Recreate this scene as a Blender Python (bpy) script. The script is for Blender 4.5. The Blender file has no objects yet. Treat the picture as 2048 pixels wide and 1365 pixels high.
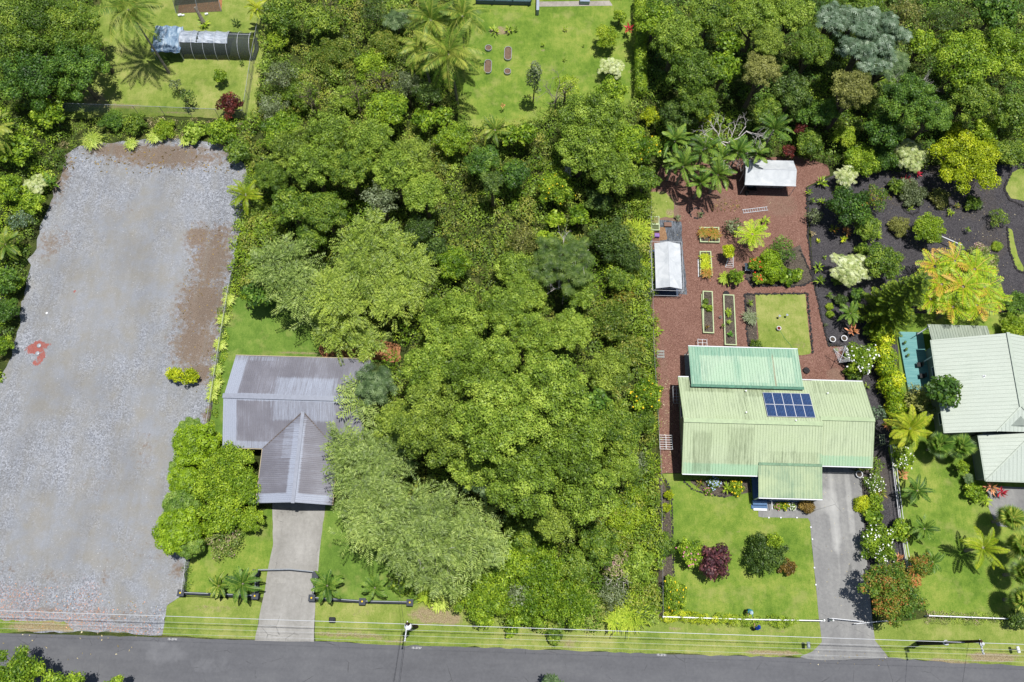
import bpy, math, random
import numpy as np
from mathutils import Vector, Matrix
R_ = math.radians
SC = bpy.context.scene
COL = SC.collection
rng = np.random.default_rng(11)
random.seed(5)

# ------------------------------------------------------------------ camera, sky, sun
F_PX, TILT, CAM_H, ROLL = 1650.0, R_(19.0), 88.0, R_(1.6)
cam = bpy.data.objects.new('camera', bpy.data.cameras.new('camera'))
COL.objects.link(cam)
cam.location = (0, 0, CAM_H)
CAM_R = Matrix.Rotation(TILT, 3, 'X') @ Matrix.Rotation(ROLL, 3, 'Z')
cam.rotation_euler = CAM_R.to_euler()
cam.data.sensor_width = 36.0
cam.data.lens = 36.0 * F_PX / 2048.0
cam.data.clip_end = 2000.0
SC.camera = cam

SUN = Vector((0.13, 0.085, 1.0)).normalized()
world = bpy.data.worlds.new('World'); SC.world = world
world.use_nodes = True
wn = world.node_tree
bg = wn.nodes['Background']
sky = wn.nodes.new('ShaderNodeTexSky')
sky.sky_type = 'NISHITA'; sky.sun_disc = False
sky.sun_elevation = math.asin(SUN.z)
sky.sun_rotation = math.atan2(SUN.x, SUN.y)
sky.altitude = 50
wn.links.new(sky.outputs[0], bg.inputs[0])
bg.inputs[1].default_value = 0.074
sl = bpy.data.lights.new('sun', 'SUN'); sl.energy = 4.9; sl.angle = R_(0.5); sl.color = (1.0, 0.965, 0.9)
so = bpy.data.objects.new('sun', sl); COL.objects.link(so)
so.location = (30, 20, 120)
so.rotation_euler = SUN.to_track_quat('Z', 'Y').to_euler()
SC.view_settings.view_transform = 'Standard'
SC.view_settings.look = 'None'
SC.view_settings.exposure = 0.18
SC.view_settings.gamma = 1.0
SC.cycles.max_bounces = 5
SC.cycles.diffuse_bounces = 3
SC.cycles.transparent_max_bounces = 12

# ------------------------------------------------------------------ photo pixel -> point at height z
CR = np.array(CAM_R)
def W(u, v, z=0.0):
    d = CR @ np.array([u - 1024.0, 682.5 - v, -F_PX])
    s = (z - CAM_H) / d[2]
    return Vector((d[0] * s, d[1] * s, z))
def ppm(u, v, z=0.0):
    return 1.0 / (W(u + 1, v, z) - W(u, v, z)).length
def PX(pts, z=0.0):
    return [W(u, v, z) for u, v in pts]

# ------------------------------------------------------------------ objects
def tag(o, label=None, cat=None, group=None, kind=None):
    if label: o['label'] = label
    if cat: o['category'] = cat
    if group: o['group'] = group
    if kind: o['kind'] = kind
    return o
def thing(name, label, cat, loc, group=None, rz=0.0):
    o = bpy.data.objects.new(name, None); COL.objects.link(o)
    o.empty_display_size = 0.3
    o.location = loc; o.rotation_euler = (0, 0, rz)
    return tag(o, label, cat, group)
def wmat(o):
    m = Matrix.LocRotScale(o.location, o.rotation_euler, o.scale)
    return wmat(o.parent) @ m if o.parent else m
def link(name, me, mats, parent=None):
    for m in (mats if isinstance(mats, (list, tuple)) else [mats]):
        me.materials.append(m)
    o = bpy.data.objects.new(name, me); COL.objects.link(o)
    if parent: o.parent = parent
    return o
def npmesh(name, V, Fq, smooth=False, attrs=None, fattrs=None):
    """quads (or triangles) given as an (n,k) index array"""
    me = bpy.data.meshes.new(name)
    V = np.asarray(V, dtype=np.float32); Fq = np.asarray(Fq, dtype=np.int32)
    n, k = Fq.shape
    me.vertices.add(len(V)); me.vertices.foreach_set('co', V.ravel())
    me.loops.add(n * k); me.loops.foreach_set('vertex_index', Fq.ravel())
    me.polygons.add(n); me.polygons.foreach_set('loop_start', np.arange(0, n * k, k, dtype=np.int32))
    me.update(calc_edges=True)
    for a, val in (attrs or {}).items():
        at = me.attributes.new(a, 'FLOAT', 'POINT'); at.data.foreach_set('value', np.asarray(val, dtype=np.float32))
    for a, val in (fattrs or {}).items():
        at = me.attributes.new(a, 'FLOAT', 'FACE'); at.data.foreach_set('value', np.asarray(val, dtype=np.float32))
    if smooth: me.polygons.foreach_set('use_smooth', np.ones(n, dtype=bool))
    return me

class MB:
    """collects primitives given in the parent's own coordinates, then links them as ONE mesh object"""
    def __init__(s): s.v = []; s.f = []; s.mi = []; s.cur = 0
    def add(s, vs, fs):
        b = len(s.v); s.v += [tuple(p) for p in vs]; s.f += [[b + i for i in f] for f in fs]; s.mi += [s.cur] * len(fs)
        return s
    def box(s, c, d, rz=0.0, bev=0.0):
        x, y, z = (k / 2 for k in d); cs, sn = math.cos(rz), math.sin(rz)
        def q(px, py, pz): return (c[0] + px * cs - py * sn, c[1] + px * sn + py * cs, c[2] + pz)
        if bev <= 0:
            return s.add([q(a * x, b * y, e * z) for e in (-1, 1) for a, b in ((-1, -1), (1, -1), (1, 1), (-1, 1))],
                  [[3, 2, 1, 0], [4, 5, 6, 7], [0, 1, 5, 4], [1, 2, 6, 5], [2, 3, 7, 6], [3, 0, 4, 7]])
        r = bev; rings = []
        for zz, ins in ((-z, r), (-z + r, 0), (z - r, 0), (z, r)):
            X, Y = x - ins, y - ins; k = r * 0.6
            rings.append([q(-X + k, -Y, zz), q(X - k, -Y, zz), q(X, -Y + k, zz), q(X, Y - k, zz), q(X - k, Y, zz), q(-X + k, Y, zz), q(-X, Y - k, zz), q(-X, -Y + k, zz)])
        vs = [p for g in rings for p in g]; fs = [[7, 6, 5, 4, 3, 2, 1, 0], list(range(24, 32))]
        for i in range(3):
            for j in range(8): fs.append([i * 8 + j, i * 8 + (j + 1) % 8, i * 8 + 8 + (j + 1) % 8, i * 8 + 8 + j])
        return s.add(vs, fs)
    def tube(s, pts, rad, n=6, cap=True):
        pts = [Vector(p) for p in pts]; m = len(pts)
        if not isinstance(rad, (list, tuple)): rad = [rad] * m
        b = []; prev = None
        for i, p in enumerate(pts):
            t = (pts[min(i + 1, m - 1)] - pts[max(i - 1, 0)])
            t = t.normalized() if t.length > 1e-9 else Vector((0, 0, 1))
            u = t.orthogonal().normalized() if prev is None else (prev - t * prev.dot(t)).normalized()
            prev = u; w = t.cross(u)
            for k in range(n):
                a = 2 * math.pi * k / n
                b.append(p + (u * math.cos(a) + w * math.sin(a)) * rad[i])
        fs = [[i * n + k, i * n + (k + 1) % n, (i + 1) * n + (k + 1) % n, (i + 1) * n + k] for i in range(m - 1) for k in range(n)]
        if cap: fs += [list(range(n))[::-1], [(m - 1) * n + k for k in range(n)]]
        return s.add(b, fs)
    def lathe(s, c, prof, n=16, sx=1.0, sy=1.0, rz=0.0):
        vs = []; cs, sn = math.cos(rz), math.sin(rz)
        for r, z in prof:
            for k in range(n):
                a = 2 * math.pi * k / n; x, y = r * math.cos(a) * sx, r * math.sin(a) * sy
                vs.append((c[0] + x * cs - y * sn, c[1] + x * sn + y * cs, c[2] + z))
        m = len(prof)
        fs = [[i * n + k, i * n + (k + 1) % n, (i + 1) * n + (k + 1) % n, (i + 1) * n + k] for i in range(m - 1) for k in range(n)]
        fs += [list(range(n))[::-1], [(m - 1) * n + k for k in range(n)]]
        return s.add(vs, fs)
    def ball(s, c, r, n=10, m=6, sz=1.0):
        prof = [(max(1e-3, r * math.sin(math.pi * i / m)), -r * sz * math.cos(math.pi * i / m)) for i in range(m + 1)]
        return s.lathe(c, prof, n)
    def prism(s, poly, z0, z1):
        n = len(poly)
        return s.add([(p[0], p[1], z0) for p in poly] + [(p[0], p[1], z1) for p in poly],
              [list(range(n))[::-1], [n + i for i in range(n)]] + [[i, (i + 1) % n, n + (i + 1) % n, n + i] for i in range(n)])
    def slab(s, pts, t):
        """planar polygon of 3d points, thickened downwards by t"""
        n = len(pts); pts = [Vector(p) for p in pts]
        return s.add(pts + [p - Vector((0, 0, t)) for p in pts],
              [list(range(n)), [n + i for i in range(n)][::-1]] + [[(i + 1) % n, i, n + i, n + (i + 1) % n] for i in range(n)])
    def build(s, name, mats, parent=None, smooth=False, world=False, kind=None):
        vs = s.v
        if world and parent:
            inv = wmat(parent).inverted(); vs = [tuple(inv @ Vector(p)) for p in vs]
        me = bpy.data.meshes.new(name); me.from_pydata(vs, [], s.f); me.update()
        o = link(name, me, mats, parent)
        if isinstance(mats, (list, tuple)): me.polygons.foreach_set('material_index', s.mi)
        if smooth: me.polygons.foreach_set('use_smooth', [True] * len(me.polygons))
        if kind: o['kind'] = kind
        return o

# ------------------------------------------------------------------ materials
def lin(r, g, b, k=1.0):
    f = lambda c: ((c / 255 + 0.055) / 1.055) ** 2.4 if c > 10 else c / 255 / 12.92
    return (f(r) * k, f(g) * k, f(b) * k, 1.0)
class NM:
    def __init__(s, name):
        s.m = bpy.data.materials.new(name); s.m.use_nodes = True
        s.t = s.m.node_tree; s.N = s.t.nodes; s.L = s.t.links
        s.bsdf = s.N['Principled BSDF']; s.out = s.N['Material Output']
        s._c = None
    def n(s, ty, **kw):
        o = s.N.new(ty)
        for k, v in kw.items(): setattr(o, k, v)
        return o
    def put(s, sock, v):
        if v is None: return
        if hasattr(v, 'is_output'): s.L.new(v, sock)
        else: sock.default_value = v
    def pos(s, kind='Object'):
        if s._c is None: s._c = s.n('ShaderNodeTexCoord')
        return s._c.outputs[kind]
    def wpos(s): return s.n('ShaderNodeNewGeometry').outputs['Position']
    def map(s, vec, scale=(1, 1, 1), rot=(0, 0, 0)):
        o = s.n('ShaderNodeMapping'); s.put(o.inputs['Vector'], vec); o.inputs['Scale'].default_value = scale; o.inputs['Rotation'].default_value = rot
        return o.outputs[0]
    def noise(s, vec, scale, detail=3, rough=0.55, dist=0.0, out=0):
        o = s.n('ShaderNodeTexNoise'); s.put(o.inputs['Vector'], vec)
        o.inputs['Scale'].default_value = scale; o.inputs['Detail'].default_value = detail
        o.inputs['Roughness'].default_value = rough; o.inputs['Distortion'].default_value = dist
        return o.outputs[out]
    def voro(s, vec, scale, out='Color', feature='F1'):
        o = s.n('ShaderNodeTexVoronoi', feature=feature); s.put(o.inputs['Vector'], vec); o.inputs['Scale'].default_value = scale
        return o.outputs[out]
    def math(s, op, a, b=None, c=None, clamp=False):
        o = s.n('ShaderNodeMath', operation=op); o.use_clamp = clamp
        s.put(o.inputs[0], a); s.put(o.inputs[1], b)
        if c is not None: s.put(o.inputs[2], c)
        return o.outputs[0]
    def rng(s, v, a, b, c=0.0, d=1.0):
        o = s.n('ShaderNodeMapRange'); s.put(o.inputs[0], v)
        for i, x in enumerate((a, b, c, d)): s.put(o.inputs[i + 1], x)
        return o.outputs[0]
    def ramp(s, v, stops, interp='LINEAR'):
        o = s.n('ShaderNodeValToRGB'); s.put(o.inputs[0], v); cr = o.color_ramp; cr.interpolation = interp
        while len(cr.elements) < len(stops): cr.elements.new(0.5)
        for e, (p, c) in zip(cr.elements, stops): e.position = p; e.color = c
        return o.outputs[0]
    def mix(s, f, a, b, mode='MIX'):
        o = s.n('ShaderNodeMix', data_type='RGBA', blend_type=mode)
        s.put(o.inputs[0], f); s.put(o.inputs[6], a); s.put(o.inputs[7], b)
        return o.outputs[2]
    def attr(s, name): return s.n('ShaderNodeAttribute', attribute_name=name).outputs['Fac']
    def bump(s, h, strength=0.5, dist=0.05):
        o = s.n('ShaderNodeBump'); s.put(o.inputs['Height'], h); o.inputs['Strength'].default_value = strength; o.inputs['Distance'].default_value = dist
        return o.outputs[0]
    def fin(s, color, rough=0.8, spec=0.3, normal=None, metal=0.0):
        s.put(s.bsdf.inputs['Base Color'], color); s.put(s.bsdf.inputs['Roughness'], rough)
        s.put(s.bsdf.inputs['Specular IOR Level'], spec); s.put(s.bsdf.inputs['Metallic'], metal)
        if normal is not None: s.put(s.bsdf.inputs['Normal'], normal)
        return s.m
def plain(name, col, rough=0.6, spec=0.4, var=0.12, scale=3.0, metal=0.0):
    m = NM(name); v = m.noise(m.pos(), scale, 4)
    dark = tuple(c * (1 - var * 1.6) for c in col[:3]) + (1,); light = tuple(min(1, c * (1 + var)) for c in col[:3]) + (1,)
    return m.fin(m.ramp(v, [(0.3, dark), (0.7, light)]), rough, spec, None, metal)

# ------------------------------------------------------------------ ground sheets
def pip(P, poly):
    x, y = P[:, 0], P[:, 1]; inside = np.zeros(len(P), bool); n = len(poly)
    for i in range(n):
        x0, y0 = poly[i][0], poly[i][1]; x1, y1 = poly[(i + 1) % n][0], poly[(i + 1) % n][1]
        c = ((y0 > y) != (y1 > y))
        with np.errstate(divide='ignore', invalid='ignore'):
            inside ^= c & (x < (x1 - x0) * (y - y0) / (y1 - y0 + 1e-12) + x0)
    return inside
def near_poly(P, poly):
    best = np.full(len(P), 1e18); Q = P.copy(); n = len(poly)
    for i in range(n):
        a = np.array(poly[i][:2]); b = np.array(poly[(i + 1) % n][:2]); d = b - a
        t = np.clip(((P - a) @ d) / (d @ d + 1e-12), 0, 1); C = a + t[:, None] * d
        e = ((P - C) ** 2).sum(1); k = e < best; best[k] = e[k]; Q[k] = C[k]
    return Q, np.sqrt(best)
def rough_edge(poly, step, amp, seed=0):
    r = np.random.default_rng(seed); out = []; n = len(poly)
    for i in range(n):
        a, b = Vector(poly[i]).to_2d(), Vector(poly[(i + 1) % n]).to_2d(); L = (b - a).length; m = max(1, int(L / step))
        nrm = Vector((-(b - a).y, (b - a).x)) / max(L, 1e-6)
        for k in range(m):
            p = a.lerp(b, k / m) + nrm * float(r.normal(0, amp)); out.append((p.x, p.y))
    return out
def sheet(name, poly, z, mat, cell=0.5, masks=None, edge=0.0, kind='structure', seed=0):
    poly = [(p[0], p[1]) for p in poly]
    if edge > 0: poly = rough_edge(poly, cell * 1.6, edge, seed)
    A = np.array(poly); x0, y0 = A.min(0) - cell; x1, y1 = A.max(0) + cell
    nx, ny = int((x1 - x0) / cell) + 1, int((y1 - y0) / cell) + 1
    X, Y = np.meshgrid(x0 + np.arange(nx + 1) * cell, y0 + np.arange(ny + 1) * cell)
    V = np.stack([X.ravel(), Y.ravel()], 1)
    cx, cy = np.meshgrid(x0 + (np.arange(nx) + .5) * cell, y0 + (np.arange(ny) + .5) * cell)
    ins = pip(np.stack([cx.ravel(), cy.ravel()], 1), poly)
    jj, ii = np.divmod(np.arange(nx * ny), nx); base = jj * (nx + 1) + ii
    Fq = np.stack([base, base + 1, base + nx + 2, base + nx + 1], 1)[ins]
    cnt = np.bincount(Fq.ravel(), minlength=len(V)); used = np.where(cnt > 0)[0]
    bd = np.where((cnt > 0) & (cnt < 4))[0]
    Q, d = near_poly(V[bd], poly); k = d < cell * 1.5; V[bd[k]] = Q[k]
    remap = -np.ones(len(V), int); remap[used] = np.arange(len(used)); V = V[used]; Fq = remap[Fq]
    at = {a: f(V) for a, f in (masks or {}).items()}
    me = npmesh(name, np.column_stack([V, np.full(len(V), z)]), Fq, attrs=at)
    o = link(name, me, mat)
    if kind: o['kind'] = kind
    return o
def blobs(lst, soft=0.35):
    """lst of (u, v, ru, rv[, weight]) in photo pixels -> a 0..1 field on ground points"""
    L = []
    for e in lst:
        c = W(e[0], e[1]); s = ppm(e[0], e[1]); L.append((c.x, c.y, e[2] / s, e[3] / s * 1.06, e[4] if len(e) > 4 else 1.0))
    def f(P):
        r = np.zeros(len(P))
        for cx, cy, a, b, w in L:
            d = np.sqrt(((P[:, 0] - cx) / a) ** 2 + ((P[:, 1] - cy) / b) ** 2)
            r = np.maximum(r, w * np.clip((1 + soft - d) / (2 * soft), 0, 1))
        return r
    return f
# ------------------------------------------------------------------ foliage
def leafmat(name, cols, transl=0.22, rough=0.5, spec=0.35, clump=0.35, gain=1.0):
    """cols: three sRGB leaf colours (old, usual, new growth); variation is by leaf and by branch"""
    m = NM(name)
    a = m.attr('rnd')
    big = m.noise(m.pos('Object'), 0.55, 2)
    oi = m.n('ShaderNodeObjectInfo').outputs['Random']
    f = m.math('ADD', a, m.math('MULTIPLY', m.math('SUBTRACT', big, 0.5), clump * 2))
    f = m.math('ADD', f, m.math('MULTIPLY', m.math('SUBTRACT', oi, 0.5), 0.05 if clump < .1 else 0.22), clamp=True)
    W3 = lambda q: (lambda L: (L[0] * 1.09, L[1], L[2] * .84, 1.0) if q[1] > q[0] and q[1] > q[2] * 1.35 else L)(lin(*q, gain))
    c = m.ramp(f, [(0.1, W3(cols[0])), (0.5, W3(cols[1])), (0.88, W3(cols[2]))])
    m.fin(c, rough, spec)
    tr = m.n('ShaderNodeBsdfTranslucent'); m.put(tr.inputs[0], m.mix(0.5, c, lin(190, 210, 60, gain)))
    mx = m.n('ShaderNodeMixShader'); mx.inputs[0].default_value = transl
    m.L.new(m.bsdf.outputs[0], mx.inputs[1]); m.L.new(tr.outputs[0], mx.inputs[2]); m.L.new(mx.outputs[0], m.out.inputs[0])
    return m.m
G = 1.1
PAL = {
 'olive':  ((68, 94, 32), (112, 144, 50), (160, 186, 82)),
 'mid':    ((50, 78, 24), (92, 124, 42), (142, 166, 66)),
 'bright': ((60, 94, 20), (108, 142, 36), (162, 190, 62)),
 'lime':   ((80, 112, 22), (124, 156, 38), (170, 192, 68)),
 'gold':   ((100, 124, 16), (156, 178, 26), (204, 214, 56)),
 'dark':   ((36, 58, 26), (66, 94, 42), (106, 132, 64)),
 'deep':   ((36, 66, 26), (70, 108, 40), (116, 152, 60)),
 'blue':   ((38, 60, 38), (74, 102, 66), (122, 148, 108)),
 'silver': ((50, 72, 52), (100, 124, 98), (176, 192, 170)),
 'grey':   ((52, 66, 46), (96, 112, 80), (146, 158, 124)),
 'khaki':  ((70, 78, 40), (116, 124, 68), (156, 164, 98)),
 'feather':((68, 92, 44), (112, 138, 70), (154, 178, 102)),
 'feather2':((70, 96, 36), (116, 142, 54), (160, 184, 82)),
 'pale':   ((110, 138, 78), (176, 192, 134), (228, 234, 196)),
 'red':    ((50, 18, 20), (90, 36, 36), (136, 60, 54)),
 'crimson':((120, 14, 40), (190, 30, 66), (226, 84, 104)),
 'purple': ((44, 20, 32), (78, 40, 52), (132, 78, 78)),
 'brown':  ((74, 58, 24), (120, 96, 44), (160, 134, 70)),
 'rust':   ((70, 96, 30), (120, 132, 44), (184, 118, 62)),
 'autumn': ((56, 96, 34), (104, 132, 48), (176, 110, 62)),
 'salmon': ((120, 110, 50), (196, 130, 92), (232, 160, 124)),
 'thicket':((58, 84, 28), (98, 124, 46), (146, 152, 74)),
 'pink':   ((80, 110, 50), (130, 146, 80), (206, 160, 172)),
 'palm':   ((50, 80, 26), (92, 124, 42), (164, 174, 84)),
 'palmgold':((84, 110, 16), (128, 154, 30), (190, 190, 60)),
 'palmgreen':((34, 66, 24), (74, 112, 40), (132, 160, 72)),
 'fern':   ((104, 138, 20), (148, 184, 28), (186, 212, 50)),
 'fernmix':((112, 150, 26), (164, 192, 32), (200, 156, 66)),
 'pine':   ((36, 60, 14), (70, 98, 24), (128, 150, 44)),
 'conifer':((76, 108, 10), (116, 152, 24), (164, 196, 50)),
 'conifer2':((66, 98, 34), (98, 134, 52), (140, 168, 80)),
 'straw':  ((120, 104, 70), (172, 156, 116), (214, 202, 166)),
 'grass':  ((90, 122, 34), (142, 172, 66), (190, 208, 112)),
 'water':  ((40, 96, 20), (84, 150, 40), (120, 186, 66)),
}
LM = {}
def lm(k):
    if k not in LM: LM[k] = leafmat('leaf ' + k, PAL[k], gain=G, clump=.06 if 'fern' in k else .35)
    return LM[k]
bark = plain('bark', lin(128, 116, 100, .7), .9, .1, .3, 4)
barkpale = plain('pale bark', lin(150, 142, 130, .8), .9, .1, .25, 5)
deadwood = plain('bleached dead wood', lin(206, 200, 196, .9), .85, .1, .12, 5)
flower_w = plain('white petals', lin(245, 245, 245, .9), .6, .2, .05)
flower_y = plain('yellow petals', lin(240, 205, 30, .9), .6, .2, .08)
flower_r = plain('red petals', lin(225, 60, 40, .9), .6, .2, .1)
flower_p = plain('pink petals', lin(222, 130, 170, .9), .6, .2, .1)
flower_b = plain('pale blue petals', lin(170, 190, 225, .9), .6, .2, .1)

def unit(v): return v / (np.linalg.norm(v, axis=1, keepdims=True) + 1e-9)
def kites(P, T, N, L, Wd, rnd, base=0.5, wide=0.0):
    """leaf-shaped quads at P, long axis T, normal N"""
    B = unit(np.cross(N, T)); L = L[:, None]; Wd = Wd[:, None]
    V = np.stack([P - T * L * base, P + B * Wd * .5 + T * L * wide, P + T * L * (1 - base), P - B * Wd * .5 + T * L * wide], 1).reshape(-1, 3)
    return V, np.arange(len(V)).reshape(-1, 4), rnd
def join(parts):
    V = []; Fq = []; r = []; b = 0
    for v, f, q in parts:
        V.append(v); Fq.append(f + b); r.append(q); b += len(v)
    return np.concatenate(V), np.concatenate(Fq), np.concatenate(r)
def leafy(C, Rd, rg, leaf=0.28, dens=60, flat=0.85, low=-0.3, up=0.22, jit=0.6, asp=0.62, sprout=0.0):
    """leaves over a set of round boughs C (n,3) of radius Rd"""
    if Rd.mean() < .5: leaf *= .78; dens *= 1.75
    n = np.maximum(6, (dens * math.pi * Rd ** 2 * 1.5).astype(int)); idx = np.repeat(np.arange(len(C)), n)
    D = unit(rg.normal(size=(len(idx), 3)));
    D[:, 2] = np.where(D[:, 2] < low, -D[:, 2], D[:, 2])
    rr = rg.uniform(0.72, 1.06, len(idx)) + sprout * rg.random(len(idx)) ** 3
    O = D * (Rd[idx] * rr)[:, None]; O[:, 2] *= flat
    P = C[idx] + O
    keep = np.ones(len(P), bool)
    for j in range(len(C)):
        d = (P - C[j]) / np.array([1, 1, flat]); keep &= ((d ** 2).sum(1) > (0.74 * Rd[j]) ** 2) | (idx == j)
    P, D, idx = P[keep], D[keep], idx[keep]
    N = unit(D * 0.85 + np.array([0, 0, up]) + rg.normal(size=D.shape) * jit * .6)
    T = unit(np.cross(N, rg.normal(size=D.shape)))
    L = leaf * rg.uniform(.7, 1.35, len(P)); off = rg.normal(0, .12, len(C))
    rnd = np.clip(rg.normal(.46, .17, len(P)) + off[idx], 0, 1)
    return kites(P, T, N, L, L * asp, rnd)
def dome(R, Hc, n, rg, rmin=.2, rmax=.34, full=False):
    k = np.arange(n) + .5; r = R * .82 * np.sqrt(k / n); a = k * 2.39996 + rg.random() * 6 + rg.normal(0, .25, n)
    Rd = R * rg.uniform(rmin, rmax, n) * (1 - .25 * r / R) * (1.14 + max(0, (3.2 - R) / 3.2) * .85)
    z = Hc * np.sqrt(np.clip(1 - (r / R) ** 2, 0, 1)) * rg.uniform(.72, 1.08, n) - Rd * .5
    C = np.column_stack([r * np.cos(a), r * np.sin(a), z])
    C += rg.normal(0, .04 * R, C.shape); C[:, 2] += rg.normal(0, min(.35, .08 * R), len(C))
    if R < 3.4: C = np.vstack([C, [[0, 0, Hc * .45], [R * .3, 0, Hc * .4], [-R * .3, R * .1, Hc * .4]]]); Rd = np.concatenate([Rd, [R * .5, R * .45, R * .45]])
    if full:
        m = n // 2; a = rg.random(m) * 6.28; z2 = -Hc * rg.uniform(0, .45, m)
        C = np.vstack([C, np.column_stack([R * .75 * np.cos(a), R * .75 * np.sin(a), z2])]); Rd = np.concatenate([Rd, R * rg.uniform(rmin, rmax, m)])
    return C, Rd
def core(C, Rd, rg, dens=24, leaf=.42):
    """inner shaded leaves that keep a crown from being see-through"""
    return leafy(C - np.array([0, 0, .15]), Rd * .66, rg, leaf, dens, .8, -.6, .6, .3, .8)
def sprays(C, Rd, rg, dens=3.2, L=1.6, ll=.5, lw=.115, step=.2, flat=.6, two=True):
    """herringbone fronds lying over the boughs"""
    Ps, Ts, Ns, Ls, Ws, rs = [], [], [], [], [], []
    n = np.maximum(3, (dens * math.pi * Rd ** 2).astype(int)); idx = np.repeat(np.arange(len(C)), n)
    a = rg.random(len(idx)) * 6.283; el = rg.random(len(idx)) ** .6
    rr = np.sqrt(1 - el ** 2 * .92)
    D = np.column_stack([np.cos(a) * rr, np.sin(a) * rr, el])
    B = C[idx] + D * Rd[idx][:, None] * np.array([.75, .75, flat])
    A = unit(np.column_stack([np.cos(a), np.sin(a), rg.uniform(-.25, .25, len(a)) - .35 * rr + .15]) + rg.normal(0, .22, (len(a), 3)))
    up = unit(D + np.array([0, 0, 1.1])); S = unit(np.cross(up, A)); Nn = unit(np.cross(A, S))
    m = int(L / step)
    for k in range(m):
        t = (k + .6) * step; w = min(1.0, .55 + .9 * (k + 1) / m) * (1.0 if k < m * .75 else .75)
        for sd in (-1, 1):
            dirn = unit(S * sd * .82 + A * .62 + Nn * rg.normal(0, .12, (len(A), 1)))
            l = ll * w * rg.uniform(.8, 1.15, len(A))
            Ps.append(B + A * t + dirn * (l * .5)[:, None] - np.array([0, 0, .04 * t])); Ts.append(dirn)
            Ns.append(unit(Nn + rg.normal(0, .3, Nn.shape))); Ls.append(l); Ws.append(np.full(len(A), lw) * rg.uniform(.8, 1.2, len(A))); rs.append(np.clip(rg.normal(.5, .16, len(A)) + .06 * k / m, 0, 1))
    return kites(np.concatenate(Ps), np.concatenate(Ts), np.concatenate(Ns), np.concatenate(Ls), np.concatenate(Ws), np.concatenate(rs))
def rosettes(C, Rd, rg, dens=7, L=.42, k=8, lw=.15, droop=.35, flat=.8):
    """hand-shaped leaves, k fingers from one point"""
    n = np.maximum(4, (dens * math.pi * Rd ** 2 * 1.3).astype(int)); idx = np.repeat(np.arange(len(C)), n)
    D = unit(rg.normal(size=(len(idx), 3))); D[:, 2] = np.abs(D[:, 2]) - .15
    P = C[idx] + D * Rd[idx][:, None] * np.array([1, 1, flat]) * rg.uniform(.8, 1.08, (len(idx), 1))
    N = unit(D * .5 + np.array([0, 0, .8]) + rg.normal(0, .25, D.shape)); U = unit(np.cross(N, rg.normal(size=D.shape))); Vv = np.cross(N, U)
    out = []; r0 = rg.normal(.5, .2, len(P)); sc = rg.uniform(.75, 1.25, len(P))
    for q in range(k):
        a = 2 * math.pi * q / k; d = unit(U * math.cos(a) + Vv * math.sin(a) - N * droop)
        out.append(kites(P + d * (L * .5 * sc)[:, None], d, unit(N + d * droop), L * sc, lw * sc, np.clip(r0 + rg.normal(0, .06, len(P)), 0, 1), .5, .1))
    return join(out)
def frond(L, n, ll, lw, arch, rg, rise=.35, taper=True, vee=.35, sweep=.55, bare=.08):
    """one pinnate frond along +x from the origin"""
    t = np.linspace(bare, 1, n); x = L * t * (1 - .12 * arch * t ** 2); z = L * (rise * t - arch * t ** 2.1)
    P = np.column_stack([x, L * rg.normal(0, .24) * t ** 2, z]); A = unit(np.gradient(P, axis=0)); out = []
    w = np.sin(math.pi * np.clip(t * .86 + .14, 0, 1)) ** .6 if taper else np.ones(n)
    for sd in (-1, 1):
        S = np.tile([0, sd, 0], (n, 1)); up = unit(np.cross(A, S)) * sd
        up = np.where(up[:, 2:3] < 0, -up, up)
        d = unit(S * (1 - sweep * .4) + A * sweep - up * vee + rg.normal(0, .06, (n, 3)))
        l = ll * w * rg.uniform(.9, 1.1, n)
        out.append(kites(P + d * (l * .5)[:, None], d, unit(up + S * .3), l, np.full(n, lw), np.clip(rg.normal(.5, .13, n), 0, 1)))
    # midrib
    out.append(kites((P[:-1] + P[1:]) / 2 + np.array([0, 0, .01]), unit(P[1:] - P[:-1]), np.tile([0, 0, 1.], (n - 1, 1)), np.linalg.norm(P[1:] - P[:-1], axis=1) * 1.5, np.full(n - 1, lw * .55), np.full(n - 1, .95)))
    return join(out)
def crownof(fr, m, rg, z0=0, tilt0=-.1, tilt1=.9, fo=0.0):
    """m fronds around a growing point, young ones upright"""
    out = []
    for i in range(m):
        v, f, r = fr(i); a = i * 2.39996 + rg.normal(0, .1); e = tilt0 + (tilt1 - tilt0) * ((i + .5) / m) ** 1.4
        ce, se, ca, sa = math.cos(e), math.sin(e), math.cos(a), math.sin(a)
        x = v[:, 0] * ce - v[:, 2] * se; z = v[:, 0] * se + v[:, 2] * ce
        out.append((np.column_stack([x * ca - v[:, 1] * sa, x * sa + v[:, 1] * ca, z + z0]), f, np.clip(r + rg.normal(0, .1) - (.22 if fo else 0) + (fo if rg.random() < .06 else 0), 0, 1)))
    return join(out)

def limbs(mb, h, C, r0, rg, zc, frac=.45, top=None):
    """tapered trunk with limbs reaching the boughs; crown centre at height zc"""
    top = top or zc
    k = h * frac
    sway = rg.normal(0, .12, 2)
    mb.tube([(0, 0, -.1), (sway[0] * .5, sway[1] * .5, k * .5), (sway[0], sway[1], k), (sway[0] * 1.4, sway[1] * 1.3, top)], [r0 * 1.25, r0, r0 * .8, r0 * .3], 7)
    for i in range(0, len(C), max(1, len(C) // 9)):
        c = C[i]; e = Vector((float(c[0]), float(c[1]), float(c[2]) + zc)); s0 = Vector((sway[0], sway[1], k * rg.uniform(.8, 1.1)))
        m1 = s0.lerp(e, .5) + Vector((0, 0, -.12 * e.xy.length))
        mb.tube([s0, m1, e], [r0 * .5, r0 * .32, r0 * .1], 5)

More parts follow.
